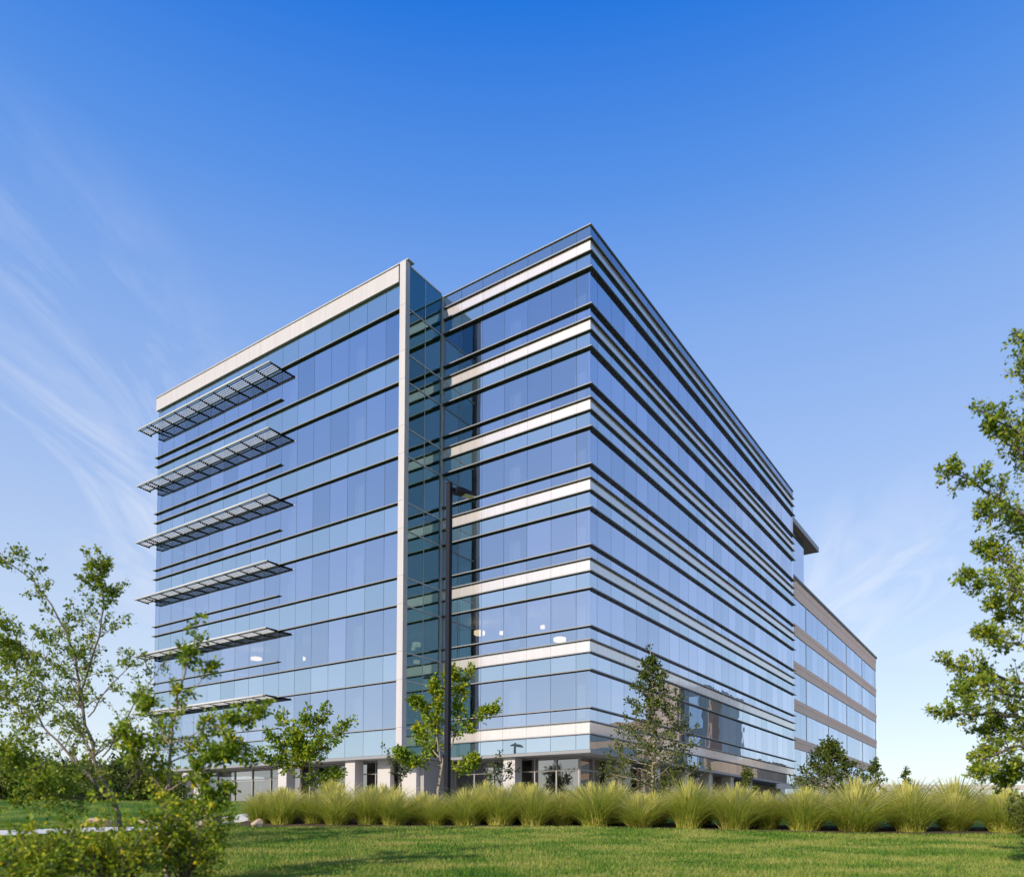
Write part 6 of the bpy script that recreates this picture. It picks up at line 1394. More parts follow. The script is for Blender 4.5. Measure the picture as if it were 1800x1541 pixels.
p.limb([(-24.32, 40.00, 2.50), (-24.90, 39.26, 4.13)], 0.03, 0.008, sub=6, sublen=0.7, leafsize=0.16, twigs=4, lpt=6)
p.limb([(-24.32, 40.00, 2.50), (-24.21, 38.46, 4.05)], 0.03, 0.008, sub=6, sublen=0.7, leafsize=0.16, twigs=4, lpt=6)
p.limb([(-24.32, 40.00, 2.50), (-24.43, 40.42, 4.43)], 0.03, 0.008, sub=6, sublen=0.7, leafsize=0.16, twigs=4, lpt=6)
p.limb([(-24.32, 40.00, 2.50), (-26.00, 39.63, 4.19)], 0.03, 0.008, sub=6, sublen=0.7, leafsize=0.16, twigs=4, lpt=6)
p.limb([(-24.32, 40.00, 2.50), (-23.95, 40.88, 4.38)], 0.03, 0.008, sub=6, sublen=0.7, leafsize=0.16, twigs=4, lpt=6)
p.limb([(-24.32, 40.00, 2.50), (-25.93, 40.90, 3.15)], 0.03, 0.008, sub=6, sublen=0.7, leafsize=0.16, twigs=4, lpt=6)
p.limb([(-24.32, 40.00, 2.50), (-25.73, 40.85, 4.31)], 0.03, 0.008, sub=6, sublen=0.7, leafsize=0.16, twigs=4, lpt=6)
p.limb([(-24.32, 40.00, 2.50), (-25.01, 39.98, 4.33)], 0.03, 0.008, sub=6, sublen=0.7, leafsize=0.16, twigs=4, lpt=6)
p.limb([(-24.32, 40.00, 2.50), (-24.91, 41.28, 3.68)], 0.03, 0.008, sub=6, sublen=0.7, leafsize=0.16, twigs=4, lpt=6)
p.limb([(-24.32, 40.00, 2.50), (-23.88, 41.15, 4.32)], 0.03, 0.008, sub=6, sublen=0.7, leafsize=0.16, twigs=4, lpt=6)
p.limb([(-24.32, 40.00, 2.50), (-25.56, 40.08, 4.05)], 0.03, 0.008, sub=6, sublen=0.7, leafsize=0.16, twigs=4, lpt=6)
p.build("shrub", (-24.32, 40.00, 2.50), M["bark"], M["leaf_c"], "green shrub beyond the footpath on the left, second from the left of its row", "shrub", "shrubs beyond the footpath", tmean=0.5)
p = Plant(202)
p.limb([(-20.43, 36.00, 2.50), (-20.34, 34.96, 3.53)], 0.03, 0.008, sub=6, sublen=0.7, leafsize=0.16, twigs=4, lpt=6)
p.limb([(-20.43, 36.00, 2.50), (-20.08, 37.03, 4.09)], 0.03, 0.008, sub=6, sublen=0.7, leafsize=0.16, twigs=4, lpt=6)
p.limb([(-20.43, 36.00, 2.50), (-21.61, 36.58, 3.07)], 0.03, 0.008, sub=6, sublen=0.7, leafsize=0.16, twigs=4, lpt=6)
p.limb([(-20.43, 36.00, 2.50), (-20.91, 35.92, 3.85)], 0.03, 0.008, sub=6, sublen=0.7, leafsize=0.16, twigs=4, lpt=6)
p.limb([(-20.43, 36.00, 2.50), (-21.44, 35.15, 3.53)], 0.03, 0.008, sub=6, sublen=0.7, leafsize=0.16, twigs=4, lpt=6)
p.limb([(-20.43, 36.00, 2.50), (-20.00, 35.53, 3.34)], 0.03, 0.008, sub=6, sublen=0.7, leafsize=0.16, twigs=4, lpt=6)
p.limb([(-20.43, 36.00, 2.50), (-21.54, 36.25, 3.79)], 0.03, 0.008, sub=6, sublen=0.7, leafsize=0.16, twigs=4, lpt=6)
p.limb([(-20.43, 36.00, 2.50), (-19.91, 36.12, 3.53)], 0.03, 0.008, sub=6, sublen=0.7, leafsize=0.16, twigs=4, lpt=6)
p.limb([(-20.43, 36.00, 2.50), (-21.74, 36.24, 3.29)], 0.03, 0.008, sub=6, sublen=0.7, leafsize=0.16, twigs=4, lpt=6)
p.limb([(-20.43, 36.00, 2.50), (-19.12, 36.39, 3.82)], 0.03, 0.008, sub=6, sublen=0.7, leafsize=0.16, twigs=4, lpt=6)
p.limb([(-20.43, 36.00, 2.50), (-20.40, 35.73, 3.63)], 0.03, 0.008, sub=6, sublen=0.7, leafsize=0.16, twigs=4, lpt=6)
p.limb([(-20.43, 36.00, 2.50), (-19.81, 37.25, 3.13)], 0.03, 0.008, sub=6, sublen=0.7, leafsize=0.16, twigs=4, lpt=6)
p.limb([(-20.43, 36.00, 2.50), (-20.08, 36.36, 4.22)], 0.03, 0.008, sub=6, sublen=0.7, leafsize=0.16, twigs=4, lpt=6)
p.limb([(-20.43, 36.00, 2.50), (-19.96, 37.40, 3.27)], 0.03, 0.008, sub=6, sublen=0.7, leafsize=0.16, twigs=4, lpt=6)
p.limb([(-20.43, 36.00, 2.50), (-20.71, 35.62, 3.60)], 0.03, 0.008, sub=6, sublen=0.7, leafsize=0.16, twigs=4, lpt=6)
p.limb([(-20.43, 36.00, 2.50), (-19.44, 34.88, 3.20)], 0.03, 0.008, sub=6, sublen=0.7, leafsize=0.16, twigs=4, lpt=6)
p.limb([(-20.43, 36.00, 2.50), (-20.61, 36.24, 3.53)], 0.03, 0.008, sub=6, sublen=0.7, leafsize=0.16, twigs=4, lpt=6)
p.limb([(-20.43, 36.00, 2.50), (-21.10, 36.59, 3.77)], 0.03, 0.008, sub=6, sublen=0.7, leafsize=0.16, twigs=4, lpt=6)
p.limb([(-20.43, 36.00, 2.50), (-20.68, 36.35, 3.96)], 0.03, 0.008, sub=6, sublen=0.7, leafsize=0.16, twigs=4, lpt=6)
p.limb([(-20.43, 36.00, 2.50), (-20.82, 36.54, 4.35)], 0.03, 0.008, sub=6, sublen=0.7, leafsize=0.16, twigs=4, lpt=6)
p.build("shrub", (-20.43, 36.00, 2.50), M["bark"], M["leaf_c"], "green shrub beyond the footpath on the left, third from the left of its row", "shrub", "shrubs beyond the footpath", tmean=0.5)
p = Plant(203)
p.limb([(-21.62, 41.00, 2.50), (-20.30, 41.84, 3.84)], 0.03, 0.008, sub=6, sublen=0.7, leafsize=0.16, twigs=4, lpt=6)
p.limb([(-21.62, 41.00, 2.50), (-21.28, 42.42, 3.88)], 0.03, 0.008, sub=6, sublen=0.7, leafsize=0.16, twigs=4, lpt=6)
p.limb([(-21.62, 41.00, 2.50), (-21.05, 39.93, 4.16)], 0.03, 0.008, sub=6, sublen=0.7, leafsize=0.16, twigs=4, lpt=6)
p.limb([(-21.62, 41.00, 2.50), (-21.49, 40.21, 3.47)], 0.03, 0.008, sub=6, sublen=0.7, leafsize=0.16, twigs=4, lpt=6)
p.limb([(-21.62, 41.00, 2.50), (-21.26, 40.73, 4.29)], 0.03, 0.008, sub=6, sublen=0.7, leafsize=0.16, twigs=4, lpt=6)
p.limb([(-21.62, 41.00, 2.50), (-20.81, 40.95, 3.70)], 0.03, 0.008, sub=6, sublen=0.7, leafsize=0.16, twigs=4, lpt=6)
p.limb([(-21.62, 41.00, 2.50), (-22.04, 41.39, 4.53)], 0.03, 0.008, sub=6, sublen=0.7, leafsize=0.16, twigs=4, lpt=6)
p.limb([(-21.62, 41.00, 2.50), (-21.73, 41.36, 4.39)], 0.03, 0.008, sub=6, sublen=0.7, leafsize=0.16, twigs=4, lpt=6)
p.limb([(-21.62, 41.00, 2.50), (-21.65, 41.54, 3.41)], 0.03, 0.008, sub=6, sublen=0.7, leafsize=0.16, twigs=4, lpt=6)
p.limb([(-21.62, 41.00, 2.50), (-21.17, 40.28, 4.17)], 0.03, 0.008, sub=6, sublen=0.7, leafsize=0.16, twigs=4, lpt=6)
p.limb([(-21.62, 41.00, 2.50), (-23.20, 41.20, 3.22)], 0.03, 0.008, sub=6, sublen=0.7, leafsize=0.16, twigs=4, lpt=6)
p.limb([(-21.62, 41.00, 2.50), (-22.64, 39.85, 3.48)], 0.03, 0.008, sub=6, sublen=0.7, leafsize=0.16, twigs=4, lpt=6)
p.limb([(-21.62, 41.00, 2.50), (-22.33, 41.32, 3.80)], 0.03, 0.008, sub=6, sublen=0.7, leafsize=0.16, twigs=4, lpt=6)
p.limb([(-21.62, 41.00, 2.50), (-21.03, 40.79, 4.49)], 0.03, 0.008, sub=6, sublen=0.7, leafsize=0.16, twigs=4, lpt=6)
p.limb([(-21.62, 41.00, 2.50), (-20.21, 41.40, 3.27)], 0.03, 0.008, sub=6, sublen=0.7, leafsize=0.16, twigs=4, lpt=6)
p.limb([(-21.62, 41.00, 2.50), (-21.53, 40.64, 3.78)], 0.03, 0.008, sub=6, sublen=0.7, leafsize=0.16, twigs=4, lpt=6)
p.limb([(-21.62, 41.00, 2.50), (-21.68, 41.70, 4.51)], 0.03, 0.008, sub=6, sublen=0.7, leafsize=0.16, twigs=4, lpt=6)
p.limb([(-21.62, 41.00, 2.50), (-21.96, 40.99, 3.73)], 0.03, 0.008, sub=6, sublen=0.7, leafsize=0.16, twigs=4, lpt=6)
p.limb([(-21.62, 41.00, 2.50), (-22.80, 41.66, 3.98)], 0.03, 0.008, sub=6, sublen=0.7, leafsize=0.16, twigs=4, lpt=6)
p.limb([(-21.62, 41.00, 2.50), (-23.11, 41.19, 4.27)], 0.03, 0.008, sub=6, sublen=0.7, leafsize=0.16, twigs=4, lpt=6)
p.build("shrub", (-21.62, 41.00, 2.50), M["bark"], M["leaf_c"], "green shrub beyond the footpath on the left, fourth from the left of its row", "shrub", "shrubs beyond the footpath", tmean=0.5)
p = Plant(204)
p.limb([(-18.22, 38.00, 2.50), (-18.49, 38.20, 4.12)], 0.03, 0.008, sub=6, sublen=0.7, leafsize=0.16, twigs=4, lpt=6)
p.limb([(-18.22, 38.00, 2.50), (-17.66, 38.62, 3.57)], 0.03, 0.008, sub=6, sublen=0.7, leafsize=0.16, twigs=4, lpt=6)
p.limb([(-18.22, 38.00, 2.50), (-18.37, 37.60, 4.59)], 0.03, 0.008, sub=6, sublen=0.7, leafsize=0.16, twigs=4, lpt=6)
p.limb([(-18.22, 38.00, 2.50), (-17.94, 38.14, 4.26)], 0.03, 0.008, sub=6, sublen=0.7, leafsize=0.16, twigs=4, lpt=6)
p.limb([(-18.22, 38.00, 2.50), (-16.91, 37.86, 3.87)], 0.03, 0.008, sub=6, sublen=0.7, leafsize=0.16, twigs=4, lpt=6)
p.limb([(-18.22, 38.00, 2.50), (-17.95, 38.39, 3.66)], 0.03, 0.008, sub=6, sublen=0.7, leafsize=0.16, twigs=4, lpt=6)
p.limb([(-18.22, 38.00, 2.50), (-18.19, 38.44, 3.69)], 0.03, 0.008, sub=6, sublen=0.7, leafsize=0.16, twigs=4, lpt=6)
p.limb([(-18.22, 38.00, 2.50), (-18.68, 38.44, 4.25)], 0.03, 0.008, sub=6, sublen=0.7, leafsize=0.16, twigs=4, lpt=6)
p.limb([(-18.22, 38.00, 2.50), (-18.02, 37.66, 4.00)], 0.03, 0.008, sub=6, sublen=0.7, leafsize=0.16, twigs=4, lpt=6)
p.limb([(-18.22, 38.00, 2.50), (-18.26, 37.73, 4.66)], 0.03, 0.008, sub=6, sublen=0.7, leafsize=0.16, twigs=4, lpt=6)
p.limb([(-18.22, 38.00, 2.50), (-18.95, 37.68, 3.68)], 0.03, 0.008, sub=6, sublen=0.7, leafsize=0.16, twigs=4, lpt=6)
p.limb([(-18.22, 38.00, 2.50), (-17.49, 37.48, 3.67)], 0.03, 0.008, sub=6, sublen=0.7, leafsize=0.16, twigs=4, lpt=6)
p.limb([(-18.22, 38.00, 2.50), (-17.79, 37.87, 3.90)], 0.03, 0.008, sub=6, sublen=0.7, leafsize=0.16, twigs=4, lpt=6)
p.limb([(-18.22, 38.00, 2.50), (-17.07, 37.42, 3.85)], 0.03, 0.008, sub=6, sublen=0.7, leafsize=0.16, twigs=4, lpt=6)
p.limb([(-18.22, 38.00, 2.50), (-17.98, 37.67, 4.20)], 0.03, 0.008, sub=6, sublen=0.7, leafsize=0.16, twigs=4, lpt=6)
p.limb([(-18.22, 38.00, 2.50), (-19.72, 37.95, 3.91)], 0.03, 0.008, sub=6, sublen=0.7, leafsize=0.16, twigs=4, lpt=6)
p.limb([(-18.22, 38.00, 2.50), (-19.21, 38.77, 3.45)], 0.03, 0.008, sub=6, sublen=0.7, leafsize=0.16, twigs=4, lpt=6)
p.limb([(-18.22, 38.00, 2.50), (-19.18, 38.63, 4.04)], 0.03, 0.008, sub=6, sublen=0.7, leafsize=0.16, twigs=4, lpt=6)
p.limb([(-18.22, 38.00, 2.50), (-18.13, 37.54, 3.36)], 0.03, 0.008, sub=6, sublen=0.7, leafsize=0.16, twigs=4, lpt=6)
p.limb([(-18.22, 38.00, 2.50), (-17.37, 37.68, 3.83)], 0.03, 0.008, sub=6, sublen=0.7, leafsize=0.16, twigs=4, lpt=6)
p.build("shrub", (-18.22, 38.00, 2.50), M["bark"], M["leaf_c"], "green shrub beyond the footpath on the left, fifth from the left of its row", "shrub", "shrubs beyond the footpath", tmean=0.5)
p = Plant(205)
p.limb([(-18.89, 43.00, 2.50), (-19.94, 43.46, 3.67)], 0.03, 0.008, sub=6, sublen=0.7, leafsize=0.16, twigs=4, lpt=6)
p.limb([(-18.89, 43.00, 2.50), (-20.17, 43.03, 3.30)], 0.03, 0.008, sub=6, sublen=0.7, leafsize=0.16, twigs=4, lpt=6)
p.limb([(-18.89, 43.00, 2.50), (-18.01, 42.86, 3.28)], 0.03, 0.008, sub=6, sublen=0.7, leafsize=0.16, twigs=4, lpt=6)
p.limb([(-18.89, 43.00, 2.50), (-18.93, 42.49, 4.54)], 0.03, 0.008, sub=6, sublen=0.7, leafsize=0.16, twigs=4, lpt=6)
p.limb([(-18.89, 43.00, 2.50), (-19.08, 42.56, 4.55)], 0.03, 0.008, sub=6, sublen=0.7, leafsize=0.16, twigs=4, lpt=6)
p.limb([(-18.89, 43.00, 2.50), (-19.51, 44.30, 3.04)], 0.03, 0.008, sub=6, sublen=0.7, leafsize=0.16, twigs=4, lpt=6)
p.limb([(-18.89, 43.00, 2.50), (-19.19, 43.98, 3.44)], 0.03, 0.008, sub=6, sublen=0.7, leafsize=0.16, twigs=4, lpt=6)
p.limb([(-18.89, 43.00, 2.50), (-19.07, 43.31, 4.14)], 0.03, 0.008, sub=6, sublen=0.7, leafsize=0.16, twigs=4, lpt=6)
p.limb([(-18.89, 43.00, 2.50), (-18.54, 42.50, 4.09)], 0.03, 0.008, sub=6, sublen=0.7, leafsize=0.16, twigs=4, lpt=6)
p.limb([(-18.89, 43.00, 2.50), (-19.98, 42.77, 4.18)], 0.03, 0.008, sub=6, sublen=0.7, leafsize=0.16, twigs=4, lpt=6)
p.limb([(-18.89, 43.00, 2.50), (-19.56, 42.84, 3.81)], 0.03, 0.008, sub=6, sublen=0.7, leafsize=0.16, twigs=4, lpt=6)
p.limb([(-18.89, 43.00, 2.50), (-19.24, 41.54, 3.92)], 0.03, 0.008, sub=6, sublen=0.7, leafsize=0.16, twigs=4, lpt=6)
p.limb([(-18.89, 43.00, 2.50), (-19.00, 43.33, 4.62)], 0.03, 0.008, sub=6, sublen=0.7, leafsize=0.16, twigs=4, lpt=6)
p.limb([(-18.89, 43.00, 2.50), (-18.58, 44.05, 3.28)], 0.03, 0.008, sub=6, sublen=0.7, leafsize=0.16, twigs=4, lpt=6)
p.limb([(-18.89, 43.00, 2.50), (-20.03, 42.99, 4.11)], 0.03, 0.008, sub=6, sublen=0.7, leafsize=0.16, twigs=4, lpt=6)
p.limb([(-18.89, 43.00, 2.50), (-19.37, 43.59, 4.18)], 0.03, 0.008, sub=6, sublen=0.7, leafsize=0.16, twigs=4, lpt=6)
p.limb([(-18.89, 43.00, 2.50), (-19.25, 42.96, 3.76)], 0.03, 0.008, sub=6, sublen=0.7, leafsize=0.16, twigs=4, lpt=6)
p.limb([(-18.89, 43.00, 2.50), (-18.81, 44.19, 3.77)], 0.03, 0.008, sub=6, sublen=0.7, leafsize=0.16, twigs=4, lpt=6)
p.limb([(-18.89, 43.00, 2.50), (-18.15, 43.45, 4.08)], 0.03, 0.008, sub=6, sublen=0.7, leafsize=0.16, twigs=4, lpt=6)
p.limb([(-18.89, 43.00, 2.50), (-18.28, 42.02, 3.72)], 0.03, 0.008, sub=6, sublen=0.7, leafsize=0.16, twigs=4, lpt=6)
p.build("shrub", (-18.89, 43.00, 2.50), M["bark"], M["leaf_c"], "green shrub beyond the footpath on the left, sixth from the left of its row", "shrub", "shrubs beyond the footpath", tmean=0.5)
p = Plant(70)
p.limb([(-44.00, 66.00, 2.50), (-44.00, 66.00, 5.90)], 0.18, 0.05, sub=8, sublen=1.5, leafsize=0.3, twigs=4, lpt=8)
p.limb([(-44.00, 66.00, 4.97), (-41.95, 66.00, 6.10)], 0.05, 0.015, sub=6, sublen=1.3, leafsize=0.30, twigs=5, lpt=7)
p.limb([(-44.00, 66.00, 3.82), (-45.37, 67.26, 4.66)], 0.05, 0.015, sub=6, sublen=1.3, leafsize=0.30, twigs=5, lpt=7)
p.limb([(-44.00, 66.00, 4.06), (-43.82, 64.03, 4.96)], 0.05, 0.015, sub=6, sublen=1.3, leafsize=0.30, twigs=5, lpt=7)
p.limb([(-44.00, 66.00, 4.80), (-42.99, 67.31, 5.89)], 0.05, 0.015, sub=6, sublen=1.3, leafsize=0.30, twigs=5, lpt=7)
p.limb([(-44.00, 66.00, 3.97), (-46.17, 65.62, 4.85)], 0.05, 0.015, sub=6, sublen=1.3, leafsize=0.30, twigs=5, lpt=7)
p.limb([(-44.00, 66.00, 5.14), (-42.52, 65.06, 6.31)], 0.05, 0.015, sub=6, sublen=1.3, leafsize=0.30, twigs=5, lpt=7)
p.limb([(-44.00, 66.00, 3.44), (-44.63, 68.36, 4.18)], 0.05, 0.015, sub=6, sublen=1.3, leafsize=0.30, twigs=5, lpt=7)
p.limb([(-44.00, 66.00, 4.35), (-44.79, 64.47, 5.33)], 0.05, 0.015, sub=6, sublen=1.3, leafsize=0.30, twigs=5, lpt=7)
p.limb([(-44.00, 66.00, 5.15), (-41.93, 66.75, 6.32)], 0.05, 0.015, sub=6, sublen=1.3, leafsize=0.30, twigs=5, lpt=7)
p.limb([(-44.00, 66.00, 4.88), (-46.05, 66.85, 5.98)], 0.05, 0.015, sub=6, sublen=1.3, leafsize=0.30, twigs=5, lpt=7)
p.limb([(-44.00, 66.00, 3.51), (-42.97, 63.81, 4.28)], 0.05, 0.015, sub=6, sublen=1.3, leafsize=0.30, twigs=5, lpt=7)
p.limb([(-44.00, 66.00, 5.12), (-43.42, 67.84, 6.28)], 0.05, 0.015, sub=6, sublen=1.3, leafsize=0.30, twigs=5, lpt=7)
p.limb([(-44.00, 66.00, 3.96), (-45.43, 65.17, 4.83)], 0.05, 0.015, sub=6, sublen=1.3, leafsize=0.30, twigs=5, lpt=7)
p.limb([(-44.00, 66.00, 3.85), (-41.77, 65.51, 4.70)], 0.05, 0.015, sub=6, sublen=1.3, leafsize=0.30, twigs=5, lpt=7)
p.limb([(-44.00, 66.00, 5.16), (-45.25, 67.78, 6.33)], 0.05, 0.015, sub=6, sublen=1.3, leafsize=0.30, twigs=5, lpt=7)
p.limb([(-44.00, 66.00, 3.97), (-44.32, 63.49, 4.85)], 0.05, 0.015, sub=6, sublen=1.3, leafsize=0.30, twigs=5, lpt=7)
p.limb([(-44.00, 66.00, 3.38), (-42.08, 67.61, 4.11)], 0.05, 0.015, sub=6, sublen=1.3, leafsize=0.30, twigs=5, lpt=7)
p.limb([(-44.00, 66.00, 4.16), (-45.50, 66.06, 5.09)], 0.05, 0.015, sub=6, sublen=1.3, leafsize=0.30, twigs=5, lpt=7)
p.limb([(-44.00, 66.00, 4.63), (-42.72, 64.73, 5.67)], 0.05, 0.015, sub=6, sublen=1.3, leafsize=0.30, twigs=5, lpt=7)
p.limb([(-44.00, 66.00, 4.92), (-44.09, 67.98, 6.03)], 0.05, 0.015, sub=6, sublen=1.3, leafsize=0.30, twigs=5, lpt=7)
p.limb([(-44.00, 66.00, 2.67), (-45.36, 64.36, 3.23)], 0.05, 0.015, sub=6, sublen=1.3, leafsize=0.30, twigs=5, lpt=7)
p.limb([(-44.00, 66.00, 5.03), (-42.48, 66.20, 6.18)], 0.05, 0.015, sub=6, sublen=1.3, leafsize=0.30, twigs=5, lpt=7)
p.limb([(-44.00, 66.00, 3.56), (-46.11, 67.47, 4.33)], 0.05, 0.015, sub=6, sublen=1.3, leafsize=0.30, twigs=5, lpt=7)
p.limb([(-44.00, 66.00, 3.19), (-43.51, 63.83, 3.87)], 0.05, 0.015, sub=6, sublen=1.3, leafsize=0.30, twigs=5, lpt=7)
p.build("woodland_tree", (-44.00, 66.00, 2.50), M["bark"], M["leaf_d"], "dark round tree in the wood behind the left edge, leftmost", group="dark trees of the wood on the left", tmean=0.45)
p = Plant(71)
p.limb([(-45.09, 72.00, 2.50), (-45.09, 72.00, 6.85)], 0.18, 0.05, sub=8, sublen=1.5, leafsize=0.3, twigs=4, lpt=8)
p.limb([(-45.09, 72.00, 3.18), (-42.54, 72.00, 4.01)], 0.05, 0.015, sub=6, sublen=1.3, leafsize=0.30, twigs=5, lpt=7)
p.limb([(-45.09, 72.00, 5.37), (-46.28, 73.09, 6.75)], 0.05, 0.015, sub=6, sublen=1.3, leafsize=0.30, twigs=5, lpt=7)
p.limb([(-45.09, 72.00, 4.44), (-44.91, 69.97, 5.58)], 0.05, 0.015, sub=6, sublen=1.3, leafsize=0.30, twigs=5, lpt=7)
p.limb([(-45.09, 72.00, 4.98), (-43.71, 73.80, 6.26)], 0.05, 0.015, sub=6, sublen=1.3, leafsize=0.30, twigs=5, lpt=7)
p.limb([(-45.09, 72.00, 3.04), (-46.66, 71.72, 3.83)], 0.05, 0.015, sub=6, sublen=1.3, leafsize=0.30, twigs=5, lpt=7)
p.limb([(-45.09, 72.00, 5.62), (-43.62, 71.07, 7.06)], 0.05, 0.015, sub=6, sublen=1.3, leafsize=0.30, twigs=5, lpt=7)
p.limb([(-45.09, 72.00, 5.37), (-45.44, 73.31, 6.74)], 0.05, 0.015, sub=6, sublen=1.3, leafsize=0.30, twigs=5, lpt=7)
p.limb([(-45.09, 72.00, 4.27), (-46.19, 69.87, 5.36)], 0.05, 0.015, sub=6, sublen=1.3, leafsize=0.30, twigs=5, lpt=7)
p.limb([(-45.09, 72.00, 3.51), (-42.59, 72.92, 4.42)], 0.05, 0.015, sub=6, sublen=1.3, leafsize=0.30, twigs=5, lpt=7)
p.limb([(-45.09, 72.00, 5.85), (-46.29, 72.50, 7.34)], 0.05, 0.015, sub=6, sublen=1.3, leafsize=0.30, twigs=5, lpt=7)
p.limb([(-45.09, 72.00, 2.81), (-44.16, 70.01, 3.53)], 0.05, 0.015, sub=6, sublen=1.3, leafsize=0.30, twigs=5, lpt=7)
p.limb([(-45.09, 72.00, 5.98), (-44.61, 73.53, 7.51)], 0.05, 0.015, sub=6, sublen=1.3, leafsize=0.30, twigs=5, lpt=7)
p.limb([(-45.09, 72.00, 3.47), (-46.87, 70.97, 4.37)], 0.05, 0.015, sub=6, sublen=1.3, leafsize=0.30, twigs=5, lpt=7)
p.limb([(-45.09, 72.00, 2.82), (-43.31, 71.61, 3.55)], 0.05, 0.015, sub=6, sublen=1.3, leafsize=0.30, twigs=5, lpt=7)
p.limb([(-45.09, 72.00, 4.24), (-46.32, 73.75, 5.33)], 0.05, 0.015, sub=6, sublen=1.3, leafsize=0.30, twigs=5, lpt=7)
p.limb([(-45.09, 72.00, 3.53), (-45.32, 70.18, 4.44)], 0.05, 0.015, sub=6, sublen=1.3, leafsize=0.30, twigs=5, lpt=7)
p.limb([(-45.09, 72.00, 3.48), (-43.49, 73.35, 4.38)], 0.05, 0.015, sub=6, sublen=1.3, leafsize=0.30, twigs=5, lpt=7)
p.limb([(-45.09, 72.00, 3.73), (-46.67, 72.06, 4.68)], 0.05, 0.015, sub=6, sublen=1.3, leafsize=0.30, twigs=5, lpt=7)
p.limb([(-45.09, 72.00, 5.63), (-43.77, 70.69, 7.07)], 0.05, 0.015, sub=6, sublen=1.3, leafsize=0.30, twigs=5, lpt=7)
p.limb([(-45.09, 72.00, 4.95), (-45.17, 73.63, 6.22)], 0.05, 0.015, sub=6, sublen=1.3, leafsize=0.30, twigs=5, lpt=7)
p.limb([(-45.09, 72.00, 6.17), (-46.37, 70.47, 7.66)], 0.05, 0.015, sub=6, sublen=1.3, leafsize=0.30, twigs=5, lpt=7)
p.limb([(-45.09, 72.00, 3.14), (-43.16, 72.26, 3.95)], 0.05, 0.015, sub=6, sublen=1.3, leafsize=0.30, twigs=5, lpt=7)
p.limb([(-45.09, 72.00, 5.23), (-46.83, 73.21, 6.56)], 0.05, 0.015, sub=6, sublen=1.3, leafsize=0.30, twigs=5, lpt=7)
p.limb([(-45.09, 72.00, 5.98), (-44.73, 70.40, 7.50)], 0.05, 0.015, sub=6, sublen=1.3, leafsize=0.30, twigs=5, lpt=7)
p.build("woodland_tree", (-45.09, 72.00, 2.50), M["bark"], M["leaf_d"], "dark round tree in the wood behind the left edge, second from the left", group="dark trees of the wood on the left", tmean=0.45)
p = Plant(72)
p.limb([(-37.73, 64.00, 2.50), (-37.73, 64.00, 5.53)], 0.18, 0.05, sub=8, sublen=1.5, leafsize=0.3, twigs=4, lpt=8)
p.limb([(-37.73, 64.00, 4.97), (-35.62, 64.00, 6.04)], 0.05, 0.015, sub=6, sublen=1.3, leafsize=0.30, twigs=5, lpt=7)
p.limb([(-37.73, 64.00, 2.79), (-38.96, 65.12, 3.32)], 0.05, 0.015, sub=6, sublen=1.3, leafsize=0.30, twigs=5, lpt=7)
p.limb([(-37.73, 64.00, 4.68), (-37.56, 61.97, 5.68)], 0.05, 0.015, sub=6, sublen=1.3, leafsize=0.30, twigs=5, lpt=7)
p.limb([(-37.73, 64.00, 4.28), (-36.67, 65.38, 5.17)], 0.05, 0.015, sub=6, sublen=1.3, leafsize=0.30, twigs=5, lpt=7)
p.limb([(-37.73, 64.00, 4.12), (-39.82, 63.63, 4.98)], 0.05, 0.015, sub=6, sublen=1.3, leafsize=0.30, twigs=5, lpt=7)
p.limb([(-37.73, 64.00, 4.06), (-36.35, 63.12, 4.91)], 0.05, 0.015, sub=6, sublen=1.3, leafsize=0.30, twigs=5, lpt=7)
p.limb([(-37.73, 64.00, 3.70), (-38.26, 65.95, 4.45)], 0.05, 0.015, sub=6, sublen=1.3, leafsize=0.30, twigs=5, lpt=7)
p.limb([(-37.73, 64.00, 4.40), (-38.85, 61.86, 5.34)], 0.05, 0.015, sub=6, sublen=1.3, leafsize=0.30, twigs=5, lpt=7)
p.limb([(-37.73, 64.00, 4.95), (-36.09, 64.60, 6.02)], 0.05, 0.015, sub=6, sublen=1.3, leafsize=0.30, twigs=5, lpt=7)
p.limb([(-37.73, 64.00, 3.73), (-39.46, 64.71, 4.49)], 0.05, 0.015, sub=6, sublen=1.3, leafsize=0.30, twigs=5, lpt=7)
p.limb([(-37.73, 64.00, 2.74), (-37.06, 62.56, 3.25)], 0.05, 0.015, sub=6, sublen=1.3, leafsize=0.30, twigs=5, lpt=7)
p.limb([(-37.73, 64.00, 3.78), (-37.16, 65.82, 4.55)], 0.05, 0.015, sub=6, sublen=1.3, leafsize=0.30, twigs=5, lpt=7)
p.limb([(-37.73, 64.00, 3.57), (-39.99, 62.69, 4.30)], 0.05, 0.015, sub=6, sublen=1.3, leafsize=0.30, twigs=5, lpt=7)
p.limb([(-37.73, 64.00, 3.93), (-35.65, 63.54, 4.74)], 0.05, 0.015, sub=6, sublen=1.3, leafsize=0.30, twigs=5, lpt=7)
p.limb([(-37.73, 64.00, 3.22), (-38.65, 65.30, 3.86)], 0.05, 0.015, sub=6, sublen=1.3, leafsize=0.30, twigs=5, lpt=7)
p.limb([(-37.73, 64.00, 3.44), (-37.95, 62.29, 4.13)], 0.05, 0.015, sub=6, sublen=1.3, leafsize=0.30, twigs=5, lpt=7)
p.limb([(-37.73, 64.00, 3.89), (-35.71, 65.71, 4.69)], 0.05, 0.015, sub=6, sublen=1.3, leafsize=0.30, twigs=5, lpt=7)
p.limb([(-37.73, 64.00, 4.29), (-39.34, 64.07, 5.19)], 0.05, 0.015, sub=6, sublen=1.3, leafsize=0.30, twigs=5, lpt=7)
